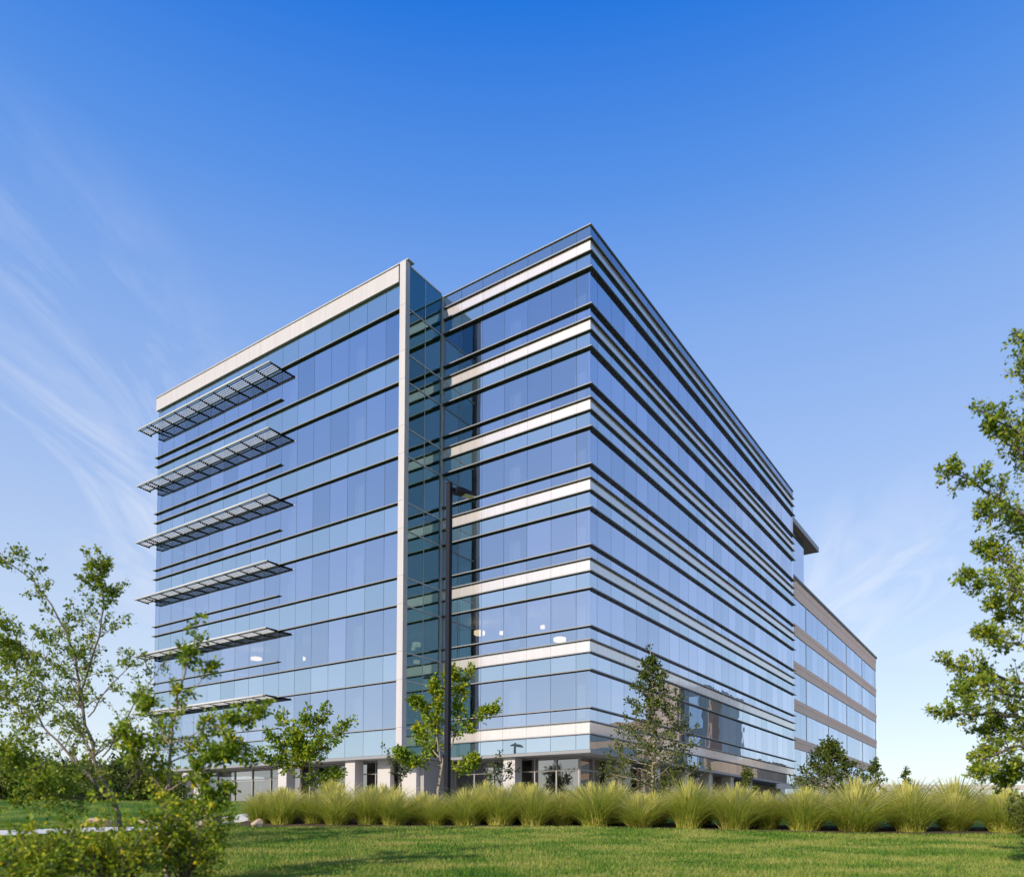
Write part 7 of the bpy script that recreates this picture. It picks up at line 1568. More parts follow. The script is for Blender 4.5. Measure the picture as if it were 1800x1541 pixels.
p.limb([(-37.73, 64.00, 4.82), (-36.29, 62.56, 5.85)], 0.05, 0.015, sub=6, sublen=1.3, leafsize=0.30, twigs=5, lpt=7)
p.limb([(-37.73, 64.00, 4.43), (-37.84, 66.31, 5.37)], 0.05, 0.015, sub=6, sublen=1.3, leafsize=0.30, twigs=5, lpt=7)
p.limb([(-37.73, 64.00, 4.50), (-39.12, 62.34, 5.46)], 0.05, 0.015, sub=6, sublen=1.3, leafsize=0.30, twigs=5, lpt=7)
p.limb([(-37.73, 64.00, 3.51), (-35.05, 64.36, 4.22)], 0.05, 0.015, sub=6, sublen=1.3, leafsize=0.30, twigs=5, lpt=7)
p.limb([(-37.73, 64.00, 4.98), (-38.87, 64.79, 6.06)], 0.05, 0.015, sub=6, sublen=1.3, leafsize=0.30, twigs=5, lpt=7)
p.limb([(-37.73, 64.00, 4.48), (-37.27, 61.96, 5.43)], 0.05, 0.015, sub=6, sublen=1.3, leafsize=0.30, twigs=5, lpt=7)
p.build("woodland_tree", (-37.73, 64.00, 2.50), M["bark"], M["leaf_d"], "dark round tree in the wood behind the left edge, third from the left", group="dark trees of the wood on the left", tmean=0.45)
p = Plant(73)
p.limb([(-41.74, 75.00, 2.50), (-41.74, 75.00, 6.86)], 0.18, 0.05, sub=8, sublen=1.5, leafsize=0.3, twigs=4, lpt=8)
p.limb([(-41.74, 75.00, 3.55), (-39.55, 75.00, 4.46)], 0.05, 0.015, sub=6, sublen=1.3, leafsize=0.30, twigs=5, lpt=7)
p.limb([(-41.74, 75.00, 4.01), (-43.41, 76.53, 5.04)], 0.05, 0.015, sub=6, sublen=1.3, leafsize=0.30, twigs=5, lpt=7)
p.limb([(-41.74, 75.00, 4.90), (-41.61, 73.49, 6.16)], 0.05, 0.015, sub=6, sublen=1.3, leafsize=0.30, twigs=5, lpt=7)
p.limb([(-41.74, 75.00, 2.76), (-40.20, 77.02, 3.48)], 0.05, 0.015, sub=6, sublen=1.3, leafsize=0.30, twigs=5, lpt=7)
p.limb([(-41.74, 75.00, 3.62), (-43.55, 74.68, 4.56)], 0.05, 0.015, sub=6, sublen=1.3, leafsize=0.30, twigs=5, lpt=7)
p.limb([(-41.74, 75.00, 6.19), (-40.36, 74.12, 7.68)], 0.05, 0.015, sub=6, sublen=1.3, leafsize=0.30, twigs=5, lpt=7)
p.limb([(-41.74, 75.00, 5.64), (-42.21, 76.72, 7.07)], 0.05, 0.015, sub=6, sublen=1.3, leafsize=0.30, twigs=5, lpt=7)
p.limb([(-41.74, 75.00, 4.95), (-42.48, 73.58, 6.21)], 0.05, 0.015, sub=6, sublen=1.3, leafsize=0.30, twigs=5, lpt=7)
p.limb([(-41.74, 75.00, 4.93), (-39.52, 75.81, 6.20)], 0.05, 0.015, sub=6, sublen=1.3, leafsize=0.30, twigs=5, lpt=7)
p.limb([(-41.74, 75.00, 4.54), (-43.91, 75.89, 5.71)], 0.05, 0.015, sub=6, sublen=1.3, leafsize=0.30, twigs=5, lpt=7)
p.limb([(-41.74, 75.00, 5.06), (-41.11, 73.66, 6.35)], 0.05, 0.015, sub=6, sublen=1.3, leafsize=0.30, twigs=5, lpt=7)
p.limb([(-41.74, 75.00, 5.36), (-41.16, 76.87, 6.73)], 0.05, 0.015, sub=6, sublen=1.3, leafsize=0.30, twigs=5, lpt=7)
p.limb([(-41.74, 75.00, 3.77), (-43.12, 74.20, 4.74)], 0.05, 0.015, sub=6, sublen=1.3, leafsize=0.30, twigs=5, lpt=7)
p.limb([(-41.74, 75.00, 5.74), (-40.03, 74.62, 7.20)], 0.05, 0.015, sub=6, sublen=1.3, leafsize=0.30, twigs=5, lpt=7)
p.limb([(-41.74, 75.00, 5.23), (-43.07, 76.88, 6.56)], 0.05, 0.015, sub=6, sublen=1.3, leafsize=0.30, twigs=5, lpt=7)
p.limb([(-41.74, 75.00, 5.21), (-42.04, 72.67, 6.54)], 0.05, 0.015, sub=6, sublen=1.3, leafsize=0.30, twigs=5, lpt=7)
p.limb([(-41.74, 75.00, 4.10), (-39.84, 76.61, 5.15)], 0.05, 0.015, sub=6, sublen=1.3, leafsize=0.30, twigs=5, lpt=7)
p.limb([(-41.74, 75.00, 4.27), (-44.39, 75.11, 5.37)], 0.05, 0.015, sub=6, sublen=1.3, leafsize=0.30, twigs=5, lpt=7)
p.limb([(-41.74, 75.00, 5.78), (-40.77, 74.03, 7.26)], 0.05, 0.015, sub=6, sublen=1.3, leafsize=0.30, twigs=5, lpt=7)
p.limb([(-41.74, 75.00, 3.19), (-41.83, 76.81, 4.02)], 0.05, 0.015, sub=6, sublen=1.3, leafsize=0.30, twigs=5, lpt=7)
p.limb([(-41.74, 75.00, 6.09), (-42.79, 73.75, 7.64)], 0.05, 0.015, sub=6, sublen=1.3, leafsize=0.30, twigs=5, lpt=7)
p.limb([(-41.74, 75.00, 4.90), (-39.99, 75.24, 6.16)], 0.05, 0.015, sub=6, sublen=1.3, leafsize=0.30, twigs=5, lpt=7)
p.limb([(-41.74, 75.00, 4.49), (-43.35, 76.12, 5.64)], 0.05, 0.015, sub=6, sublen=1.3, leafsize=0.30, twigs=5, lpt=7)
p.limb([(-41.74, 75.00, 3.94), (-41.25, 72.81, 4.96)], 0.05, 0.015, sub=6, sublen=1.3, leafsize=0.30, twigs=5, lpt=7)
p.build("woodland_tree", (-41.74, 75.00, 2.50), M["bark"], M["leaf_d"], "dark round tree in the wood behind the left edge, fourth from the left", group="dark trees of the wood on the left", tmean=0.45)
p = Plant(74)
p.limb([(-34.31, 66.00, 2.50), (-34.31, 66.00, 5.78)], 0.18, 0.05, sub=8, sublen=1.5, leafsize=0.3, twigs=4, lpt=8)
p.limb([(-34.31, 66.00, 3.28), (-32.63, 66.00, 3.97)], 0.05, 0.015, sub=6, sublen=1.3, leafsize=0.30, twigs=5, lpt=7)
p.limb([(-34.31, 66.00, 3.70), (-35.60, 67.18, 4.50)], 0.05, 0.015, sub=6, sublen=1.3, leafsize=0.30, twigs=5, lpt=7)
p.limb([(-34.31, 66.00, 2.84), (-34.14, 63.98, 3.42)], 0.05, 0.015, sub=6, sublen=1.3, leafsize=0.30, twigs=5, lpt=7)
p.limb([(-34.31, 66.00, 5.08), (-33.09, 67.60, 6.21)], 0.05, 0.015, sub=6, sublen=1.3, leafsize=0.30, twigs=5, lpt=7)
p.limb([(-34.31, 66.00, 4.67), (-35.87, 65.72, 5.71)], 0.05, 0.015, sub=6, sublen=1.3, leafsize=0.30, twigs=5, lpt=7)
p.limb([(-34.31, 66.00, 4.07), (-32.79, 65.03, 4.96)], 0.05, 0.015, sub=6, sublen=1.3, leafsize=0.30, twigs=5, lpt=7)
p.limb([(-34.31, 66.00, 3.12), (-34.75, 67.63, 3.76)], 0.05, 0.015, sub=6, sublen=1.3, leafsize=0.30, twigs=5, lpt=7)
p.limb([(-34.31, 66.00, 3.23), (-35.53, 63.65, 3.90)], 0.05, 0.015, sub=6, sublen=1.3, leafsize=0.30, twigs=5, lpt=7)
p.limb([(-34.31, 66.00, 4.84), (-32.33, 66.73, 5.92)], 0.05, 0.015, sub=6, sublen=1.3, leafsize=0.30, twigs=5, lpt=7)
p.limb([(-34.31, 66.00, 4.77), (-35.73, 66.58, 5.83)], 0.05, 0.015, sub=6, sublen=1.3, leafsize=0.30, twigs=5, lpt=7)
p.limb([(-34.31, 66.00, 3.48), (-33.34, 63.92, 4.22)], 0.05, 0.015, sub=6, sublen=1.3, leafsize=0.30, twigs=5, lpt=7)
p.limb([(-34.31, 66.00, 4.59), (-33.64, 68.16, 5.60)], 0.05, 0.015, sub=6, sublen=1.3, leafsize=0.30, twigs=5, lpt=7)
p.limb([(-34.31, 66.00, 4.98), (-35.50, 65.31, 6.09)], 0.05, 0.015, sub=6, sublen=1.3, leafsize=0.30, twigs=5, lpt=7)
p.limb([(-34.31, 66.00, 4.26), (-32.18, 65.53, 5.19)], 0.05, 0.015, sub=6, sublen=1.3, leafsize=0.30, twigs=5, lpt=7)
p.limb([(-34.31, 66.00, 3.99), (-35.30, 67.41, 4.86)], 0.05, 0.015, sub=6, sublen=1.3, leafsize=0.30, twigs=5, lpt=7)
p.limb([(-34.31, 66.00, 3.91), (-34.52, 64.37, 4.75)], 0.05, 0.015, sub=6, sublen=1.3, leafsize=0.30, twigs=5, lpt=7)
p.limb([(-34.31, 66.00, 5.12), (-32.74, 67.33, 6.27)], 0.05, 0.015, sub=6, sublen=1.3, leafsize=0.30, twigs=5, lpt=7)
p.limb([(-34.31, 66.00, 4.10), (-36.14, 66.07, 5.00)], 0.05, 0.015, sub=6, sublen=1.3, leafsize=0.30, twigs=5, lpt=7)
p.limb([(-34.31, 66.00, 5.05), (-33.03, 64.72, 6.18)], 0.05, 0.015, sub=6, sublen=1.3, leafsize=0.30, twigs=5, lpt=7)
p.limb([(-34.31, 66.00, 4.98), (-34.41, 68.10, 6.09)], 0.05, 0.015, sub=6, sublen=1.3, leafsize=0.30, twigs=5, lpt=7)
p.limb([(-34.31, 66.00, 4.00), (-35.59, 64.47, 4.87)], 0.05, 0.015, sub=6, sublen=1.3, leafsize=0.30, twigs=5, lpt=7)
p.limb([(-34.31, 66.00, 4.24), (-32.40, 66.26, 5.16)], 0.05, 0.015, sub=6, sublen=1.3, leafsize=0.30, twigs=5, lpt=7)
p.limb([(-34.31, 66.00, 3.09), (-35.89, 67.09, 3.73)], 0.05, 0.015, sub=6, sublen=1.3, leafsize=0.30, twigs=5, lpt=7)
p.limb([(-34.31, 66.00, 4.80), (-34.01, 64.66, 5.87)], 0.05, 0.015, sub=6, sublen=1.3, leafsize=0.30, twigs=5, lpt=7)
p.build("woodland_tree", (-34.31, 66.00, 2.50), M["bark"], M["leaf_d"], "dark round tree in the wood behind the left edge, fifth from the left", group="dark trees of the wood on the left", tmean=0.45)
p = Plant(75)
p.limb([(-35.76, 74.00, 2.50), (-35.76, 74.00, 6.90)], 0.18, 0.05, sub=8, sublen=1.5, leafsize=0.3, twigs=4, lpt=8)
p.limb([(-35.76, 74.00, 4.91), (-33.51, 74.00, 6.17)], 0.05, 0.015, sub=6, sublen=1.3, leafsize=0.30, twigs=5, lpt=7)
p.limb([(-35.76, 74.00, 5.52), (-37.44, 75.54, 6.93)], 0.05, 0.015, sub=6, sublen=1.3, leafsize=0.30, twigs=5, lpt=7)
p.limb([(-35.76, 74.00, 5.32), (-35.56, 71.69, 6.69)], 0.05, 0.015, sub=6, sublen=1.3, leafsize=0.30, twigs=5, lpt=7)
p.limb([(-35.76, 74.00, 2.82), (-34.48, 75.67, 3.56)], 0.05, 0.015, sub=6, sublen=1.3, leafsize=0.30, twigs=5, lpt=7)
p.limb([(-35.76, 74.00, 6.04), (-37.58, 73.68, 7.58)], 0.05, 0.015, sub=6, sublen=1.3, leafsize=0.30, twigs=5, lpt=7)
p.limb([(-35.76, 74.00, 5.89), (-34.60, 73.26, 7.40)], 0.05, 0.015, sub=6, sublen=1.3, leafsize=0.30, twigs=5, lpt=7)
p.limb([(-35.76, 74.00, 4.37), (-36.23, 75.76, 5.50)], 0.05, 0.015, sub=6, sublen=1.3, leafsize=0.30, twigs=5, lpt=7)
p.limb([(-35.76, 74.00, 4.63), (-36.74, 72.10, 5.83)], 0.05, 0.015, sub=6, sublen=1.3, leafsize=0.30, twigs=5, lpt=7)
p.limb([(-35.76, 74.00, 2.77), (-34.06, 74.62, 3.49)], 0.05, 0.015, sub=6, sublen=1.3, leafsize=0.30, twigs=5, lpt=7)
p.limb([(-35.76, 74.00, 3.70), (-38.19, 75.00, 4.66)], 0.05, 0.015, sub=6, sublen=1.3, leafsize=0.30, twigs=5, lpt=7)
p.limb([(-35.76, 74.00, 5.41), (-35.12, 72.63, 6.80)], 0.05, 0.015, sub=6, sublen=1.3, leafsize=0.30, twigs=5, lpt=7)
p.limb([(-35.76, 74.00, 5.53), (-35.32, 75.41, 6.94)], 0.05, 0.015, sub=6, sublen=1.3, leafsize=0.30, twigs=5, lpt=7)
p.limb([(-35.76, 74.00, 4.89), (-37.13, 73.20, 6.15)], 0.05, 0.015, sub=6, sublen=1.3, leafsize=0.30, twigs=5, lpt=7)
p.limb([(-35.76, 74.00, 2.73), (-33.24, 73.45, 3.44)], 0.05, 0.015, sub=6, sublen=1.3, leafsize=0.30, twigs=5, lpt=7)
p.limb([(-35.76, 74.00, 3.46), (-36.80, 75.48, 4.36)], 0.05, 0.015, sub=6, sublen=1.3, leafsize=0.30, twigs=5, lpt=7)
p.limb([(-35.76, 74.00, 6.18), (-36.02, 72.00, 7.72)], 0.05, 0.015, sub=6, sublen=1.3, leafsize=0.30, twigs=5, lpt=7)
p.limb([(-35.76, 74.00, 3.74), (-33.71, 75.73, 4.71)], 0.05, 0.015, sub=6, sublen=1.3, leafsize=0.30, twigs=5, lpt=7)
p.limb([(-35.76, 74.00, 4.62), (-38.01, 74.09, 5.81)], 0.05, 0.015, sub=6, sublen=1.3, leafsize=0.30, twigs=5, lpt=7)
p.limb([(-35.76, 74.00, 3.44), (-33.87, 72.12, 4.34)], 0.05, 0.015, sub=6, sublen=1.3, leafsize=0.30, twigs=5, lpt=7)
p.limb([(-35.76, 74.00, 5.15), (-35.87, 76.42, 6.47)], 0.05, 0.015, sub=6, sublen=1.3, leafsize=0.30, twigs=5, lpt=7)
p.limb([(-35.76, 74.00, 5.87), (-36.76, 72.80, 7.37)], 0.05, 0.015, sub=6, sublen=1.3, leafsize=0.30, twigs=5, lpt=7)
p.limb([(-35.76, 74.00, 3.99), (-34.02, 74.24, 5.02)], 0.05, 0.015, sub=6, sublen=1.3, leafsize=0.30, twigs=5, lpt=7)
p.limb([(-35.76, 74.00, 3.23), (-37.10, 74.93, 4.08)], 0.05, 0.015, sub=6, sublen=1.3, leafsize=0.30, twigs=5, lpt=7)
p.limb([(-35.76, 74.00, 3.78), (-35.26, 71.79, 4.76)], 0.05, 0.015, sub=6, sublen=1.3, leafsize=0.30, twigs=5, lpt=7)
p.build("woodland_tree", (-35.76, 74.00, 2.50), M["bark"], M["leaf_d"], "dark round tree in the wood behind the left edge, sixth from the left", group="dark trees of the wood on the left", tmean=0.45)
p = Plant(76)
p.limb([(-30.62, 68.00, 2.50), (-30.62, 68.00, 5.80)], 0.18, 0.05, sub=8, sublen=1.5, leafsize=0.3, twigs=4, lpt=8)
p.limb([(-30.62, 68.00, 4.76), (-28.45, 68.00, 5.82)], 0.05, 0.015, sub=6, sublen=1.3, leafsize=0.30, twigs=5, lpt=7)
p.limb([(-30.62, 68.00, 3.95), (-31.97, 69.24, 4.80)], 0.05, 0.015, sub=6, sublen=1.3, leafsize=0.30, twigs=5, lpt=7)
p.limb([(-30.62, 68.00, 2.67), (-30.41, 65.67, 3.20)], 0.05, 0.015, sub=6, sublen=1.3, leafsize=0.30, twigs=5, lpt=7)
p.limb([(-30.62, 68.00, 3.91), (-29.15, 69.92, 4.76)], 0.05, 0.015, sub=6, sublen=1.3, leafsize=0.30, twigs=5, lpt=7)
p.limb([(-30.62, 68.00, 3.65), (-33.04, 67.57, 4.44)], 0.05, 0.015, sub=6, sublen=1.3, leafsize=0.30, twigs=5, lpt=7)
p.limb([(-30.62, 68.00, 3.39), (-28.51, 66.66, 4.10)], 0.05, 0.015, sub=6, sublen=1.3, leafsize=0.30, twigs=5, lpt=7)
p.limb([(-30.62, 68.00, 4.59), (-31.08, 69.74, 5.61)], 0.05, 0.015, sub=6, sublen=1.3, leafsize=0.30, twigs=5, lpt=7)
p.limb([(-30.62, 68.00, 4.09), (-31.66, 65.99, 4.98)], 0.05, 0.015, sub=6, sublen=1.3, leafsize=0.30, twigs=5, lpt=7)
p.limb([(-30.62, 68.00, 3.18), (-28.54, 68.76, 3.84)], 0.05, 0.015, sub=6, sublen=1.3, leafsize=0.30, twigs=5, lpt=7)
p.limb([(-30.62, 68.00, 4.79), (-32.09, 68.61, 5.86)], 0.05, 0.015, sub=6, sublen=1.3, leafsize=0.30, twigs=5, lpt=7)
p.limb([(-30.62, 68.00, 4.79), (-29.76, 66.17, 5.86)], 0.05, 0.015, sub=6, sublen=1.3, leafsize=0.30, twigs=5, lpt=7)
p.limb([(-30.62, 68.00, 4.90), (-30.13, 69.56, 5.99)], 0.05, 0.015, sub=6, sublen=1.3, leafsize=0.30, twigs=5, lpt=7)
p.limb([(-30.62, 68.00, 2.91), (-32.77, 66.75, 3.51)], 0.05, 0.015, sub=6, sublen=1.3, leafsize=0.30, twigs=5, lpt=7)
p.limb([(-30.62, 68.00, 4.79), (-28.88, 67.62, 5.86)], 0.05, 0.015, sub=6, sublen=1.3, leafsize=0.30, twigs=5, lpt=7)
p.limb([(-30.62, 68.00, 2.91), (-31.65, 69.46, 3.51)], 0.05, 0.015, sub=6, sublen=1.3, leafsize=0.30, twigs=5, lpt=7)
p.limb([(-30.62, 68.00, 4.34), (-30.84, 66.26, 5.30)], 0.05, 0.015, sub=6, sublen=1.3, leafsize=0.30, twigs=5, lpt=7)
p.limb([(-30.62, 68.00, 5.18), (-29.25, 69.15, 6.35)], 0.05, 0.015, sub=6, sublen=1.3, leafsize=0.30, twigs=5, lpt=7)
p.limb([(-30.62, 68.00, 3.20), (-32.94, 68.09, 3.87)], 0.05, 0.015, sub=6, sublen=1.3, leafsize=0.30, twigs=5, lpt=7)
p.limb([(-30.62, 68.00, 3.62), (-28.73, 66.13, 4.39)], 0.05, 0.015, sub=6, sublen=1.3, leafsize=0.30, twigs=5, lpt=7)
p.limb([(-30.62, 68.00, 5.07), (-30.70, 69.75, 6.21)], 0.05, 0.015, sub=6, sublen=1.3, leafsize=0.30, twigs=5, lpt=7)
p.limb([(-30.62, 68.00, 4.37), (-32.01, 66.33, 5.33)], 0.05, 0.015, sub=6, sublen=1.3, leafsize=0.30, twigs=5, lpt=7)
p.limb([(-30.62, 68.00, 4.79), (-28.33, 68.31, 5.86)], 0.05, 0.015, sub=6, sublen=1.3, leafsize=0.30, twigs=5, lpt=7)
p.limb([(-30.62, 68.00, 2.74), (-32.24, 69.13, 3.30)], 0.05, 0.015, sub=6, sublen=1.3, leafsize=0.30, twigs=5, lpt=7)
p.limb([(-30.62, 68.00, 4.26), (-30.22, 66.25, 5.19)], 0.05, 0.015, sub=6, sublen=1.3, leafsize=0.30, twigs=5, lpt=7)
p.build("woodland_tree", (-30.62, 68.00, 2.50), M["bark"], M["leaf_d"], "dark round tree in the wood behind the left edge, seventh from the left", group="dark trees of the wood on the left", tmean=0.45)
p = Plant(90)
p.limb([(-36.00, 25.00, 1.13), (-36.00, 25.00, 7.50)], 0.14, 0.04, sub=8, sublen=1.2, leafsize=0.2, twigs=4, lpt=8, t0=0.5)
p.limb([(-36.00, 25.00, 3.50), (-34.79, 25.00, 5.00)], 0.04, 0.012, sub=6, sublen=1.0, leafsize=0.20, twigs=4, lpt=6)
p.limb([(-36.00, 25.00, 5.06), (-37.16, 26.07, 6.95)], 0.04, 0.012, sub=6, sublen=1.0, leafsize=0.20, twigs=4, lpt=6)
p.limb([(-36.00, 25.00, 4.98), (-35.88, 23.66, 6.84)], 0.04, 0.012, sub=6, sublen=1.0, leafsize=0.20, twigs=4, lpt=6)
p.limb([(-36.00, 25.00, 4.35), (-34.77, 26.61, 6.06)], 0.04, 0.012, sub=6, sublen=1.0, leafsize=0.20, twigs=4, lpt=6)
p.limb([(-36.00, 25.00, 5.60), (-37.16, 24.80, 7.62)], 0.04, 0.012, sub=6, sublen=1.0, leafsize=0.20, twigs=4, lpt=6)
p.limb([(-36.00, 25.00, 3.74), (-35.01, 24.37, 5.29)], 0.04, 0.012, sub=6, sublen=1.0, leafsize=0.20, twigs=4, lpt=6)
p.limb([(-36.00, 25.00, 5.31), (-36.25, 25.95, 7.25)], 0.04, 0.012, sub=6, sublen=1.0, leafsize=0.20, twigs=4, lpt=6)
p.limb([(-36.00, 25.00, 5.13), (-36.90, 23.27, 7.03)], 0.04, 0.012, sub=6, sublen=1.0, leafsize=0.20, twigs=4, lpt=6)
p.limb([(-36.00, 25.00, 5.70), (-34.81, 25.44, 7.75)], 0.04, 0.012, sub=6, sublen=1.0, leafsize=0.20, twigs=4, lpt=6)
p.limb([(-36.00, 25.00, 5.57), (-36.97, 25.40, 7.59)], 0.04, 0.012, sub=6, sublen=1.0, leafsize=0.20, twigs=4, lpt=6)
p.limb([(-36.00, 25.00, 5.44), (-35.53, 24.00, 7.42)], 0.04, 0.012, sub=6, sublen=1.0, leafsize=0.20, twigs=4, lpt=6)
p.limb([(-36.00, 25.00, 5.13), (-35.71, 25.93, 7.03)], 0.04, 0.012, sub=6, sublen=1.0, leafsize=0.20, twigs=4, lpt=6)
p.limb([(-36.00, 25.00, 4.53), (-37.76, 23.98, 6.28)], 0.04, 0.012, sub=6, sublen=1.0, leafsize=0.20, twigs=4, lpt=6)
p.limb([(-36.00, 25.00, 3.53), (-34.80, 24.74, 5.04)], 0.04, 0.012, sub=6, sublen=1.0, leafsize=0.20, twigs=4, lpt=6)
p.limb([(-36.00, 25.00, 4.26), (-36.60, 25.85, 5.94)], 0.04, 0.012, sub=6, sublen=1.0, leafsize=0.20, twigs=4, lpt=6)
p.limb([(-36.00, 25.00, 3.09), (-36.24, 23.13, 4.48)], 0.04, 0.012, sub=6, sublen=1.0, leafsize=0.20, twigs=4, lpt=6)
p.limb([(-36.00, 25.00, 6.17), (-34.64, 26.14, 8.25)], 0.04, 0.012, sub=6, sublen=1.0, leafsize=0.20, twigs=4, lpt=6)
p.limb([(-36.00, 25.00, 5.58), (-37.35, 25.05, 7.59)], 0.04, 0.012, sub=6, sublen=1.0, leafsize=0.20, twigs=4, lpt=6)
p.limb([(-36.00, 25.00, 5.49), (-34.82, 23.82, 7.48)], 0.04, 0.012, sub=6, sublen=1.0, leafsize=0.20, twigs=4, lpt=6)
p.limb([(-36.00, 25.00, 5.43), (-36.07, 26.41, 7.41)], 0.04, 0.012, sub=6, sublen=1.0, leafsize=0.20, twigs=4, lpt=6)
p.limb([(-36.00, 25.00, 5.37), (-36.82, 24.02, 7.33)], 0.04, 0.012, sub=6, sublen=1.0, leafsize=0.20, twigs=4, lpt=6)
p.limb([(-36.00, 25.00, 3.75), (-34.72, 25.17, 5.30)], 0.04, 0.012, sub=6, sublen=1.0, leafsize=0.20, twigs=4, lpt=6)
p.limb([(-36.00, 25.00, 4.08), (-37.28, 25.89, 5.72)], 0.04, 0.012, sub=6, sublen=1.0, leafsize=0.20, twigs=4, lpt=6)
p.limb([(-36.00, 25.00, 3.90), (-35.54, 22.96, 5.49)], 0.04, 0.012, sub=6, sublen=1.0, leafsize=0.20, twigs=4, lpt=6)
p.limb([(-36.00, 25.00, 4.63), (-35.27, 26.27, 6.40)], 0.04, 0.012, sub=6, sublen=1.0, leafsize=0.20, twigs=4, lpt=6)
p.limb([(-36.00, 25.00, 6.09), (-37.63, 24.48, 8.24)], 0.04, 0.012, sub=6, sublen=1.0, leafsize=0.20, twigs=4, lpt=6)
p.build("round_tree", (-36.00, 25.00, 1.13), M["bark"], M["leaf_c"], "round tree mirrored in the shopfront glass below the building corner", group="trees mirrored in the glass")
p = Plant(91)
p.limb([(-41.00, 33.00, 1.79), (-41.00, 33.00, 7.32)], 0.14, 0.04, sub=8, sublen=1.2, leafsize=0.2, twigs=4, lpt=8, t0=0.5)
p.limb([(-41.00, 33.00, 3.49), (-39.69, 33.00, 4.70)], 0.04, 0.012, sub=6, sublen=1.0, leafsize=0.20, twigs=4, lpt=6)
p.limb([(-41.00, 33.00, 5.27), (-41.83, 33.76, 6.92)], 0.04, 0.012, sub=6, sublen=1.0, leafsize=0.20, twigs=4, lpt=6)
p.limb([(-41.00, 33.00, 6.06), (-40.85, 31.33, 7.91)], 0.04, 0.012, sub=6, sublen=1.0, leafsize=0.20, twigs=4, lpt=6)
p.limb([(-41.00, 33.00, 5.45), (-40.14, 34.12, 7.14)], 0.04, 0.012, sub=6, sublen=1.0, leafsize=0.20, twigs=4, lpt=6)
p.limb([(-41.00, 33.00, 5.70), (-42.13, 32.80, 7.46)], 0.04, 0.012, sub=6, sublen=1.0, leafsize=0.20, twigs=4, lpt=6)
p.limb([(-41.00, 33.00, 5.04), (-39.84, 32.26, 6.63)], 0.04, 0.012, sub=6, sublen=1.0, leafsize=0.20, twigs=4, lpt=6)
p.limb([(-41.00, 33.00, 4.70), (-41.54, 35.01, 6.21)], 0.04, 0.012, sub=6, sublen=1.0, leafsize=0.20, twigs=4, lpt=6)
p.limb([(-41.00, 33.00, 3.89), (-41.93, 31.22, 5.19)], 0.04, 0.012, sub=6, sublen=1.0, leafsize=0.20, twigs=4, lpt=6)
p.limb([(-41.00, 33.00, 5.52), (-40.05, 33.35, 7.23)], 0.04, 0.012, sub=6, sublen=1.0, leafsize=0.20, twigs=4, lpt=6)
p.limb([(-41.00, 33.00, 6.19), (-42.18, 33.49, 7.97)], 0.04, 0.012, sub=6, sublen=1.0, leafsize=0.20, twigs=4, lpt=6)
p.limb([(-41.00, 33.00, 4.86), (-40.44, 31.80, 6.40)], 0.04, 0.012, sub=6, sublen=1.0, leafsize=0.20, twigs=4, lpt=6)
p.limb([(-41.00, 33.00, 4.90), (-40.39, 34.95, 6.46)], 0.04, 0.012, sub=6, sublen=1.0, leafsize=0.20, twigs=4, lpt=6)
p.limb([(-41.00, 33.00, 4.28), (-42.65, 32.04, 5.68)], 0.04, 0.012, sub=6, sublen=1.0, leafsize=0.20, twigs=4, lpt=6)
p.limb([(-41.00, 33.00, 5.57), (-39.24, 32.61, 7.30)], 0.04, 0.012, sub=6, sublen=1.0, leafsize=0.20, twigs=4, lpt=6)
p.limb([(-41.00, 33.00, 5.30), (-41.81, 34.15, 6.95)], 0.04, 0.012, sub=6, sublen=1.0, leafsize=0.20, twigs=4, lpt=6)
p.limb([(-41.00, 33.00, 4.25), (-41.19, 31.50, 5.65)], 0.04, 0.012, sub=6, sublen=1.0, leafsize=0.20, twigs=4, lpt=6)
p.limb([(-41.00, 33.00, 4.36), (-39.42, 34.34, 5.78)], 0.04, 0.012, sub=6, sublen=1.0, leafsize=0.20, twigs=4, lpt=6)
p.limb([(-41.00, 33.00, 5.70), (-42.12, 33.05, 7.46)], 0.04, 0.012, sub=6, sublen=1.0, leafsize=0.20, twigs=4, lpt=6)
p.limb([(-41.00, 33.00, 4.03), (-40.19, 32.20, 5.37)], 0.04, 0.012, sub=6, sublen=1.0, leafsize=0.20, twigs=4, lpt=6)
p.limb([(-41.00, 33.00, 6.01), (-41.04, 33.93, 7.84)], 0.04, 0.012, sub=6, sublen=1.0, leafsize=0.20, twigs=4, lpt=6)
p.limb([(-41.00, 33.00, 4.41), (-41.80, 32.04, 5.84)], 0.04, 0.012, sub=6, sublen=1.0, leafsize=0.20, twigs=4, lpt=6)
p.limb([(-41.00, 33.00, 3.83), (-38.78, 33.30, 5.12)], 0.04, 0.012, sub=6, sublen=1.0, leafsize=0.20, twigs=4, lpt=6)
p.limb([(-41.00, 33.00, 4.54), (-42.43, 34.00, 6.01)], 0.04, 0.012, sub=6, sublen=1.0, leafsize=0.20, twigs=4, lpt=6)
p.limb([(-41.00, 33.00, 5.71), (-40.69, 31.61, 7.47)], 0.04, 0.012, sub=6, sublen=1.0, leafsize=0.20, twigs=4, lpt=6)
p.limb([(-41.00, 33.00, 5.68), (-40.17, 34.46, 7.43)], 0.04, 0.012, sub=6, sublen=1.0, leafsize=0.20, twigs=4, lpt=6)
p.limb([(-41.00, 33.00, 5.04), (-42.51, 32.52, 6.63)], 0.04, 0.012, sub=6, sublen=1.0, leafsize=0.20, twigs=4, lpt=6)
p.build("round_tree", (-41.00, 33.00, 1.79), M["bark"], M["leaf_c"], "round tree mirrored in the shopfront beside the vase shaped tree", group="trees mirrored in the glass")
p = Plant(92)
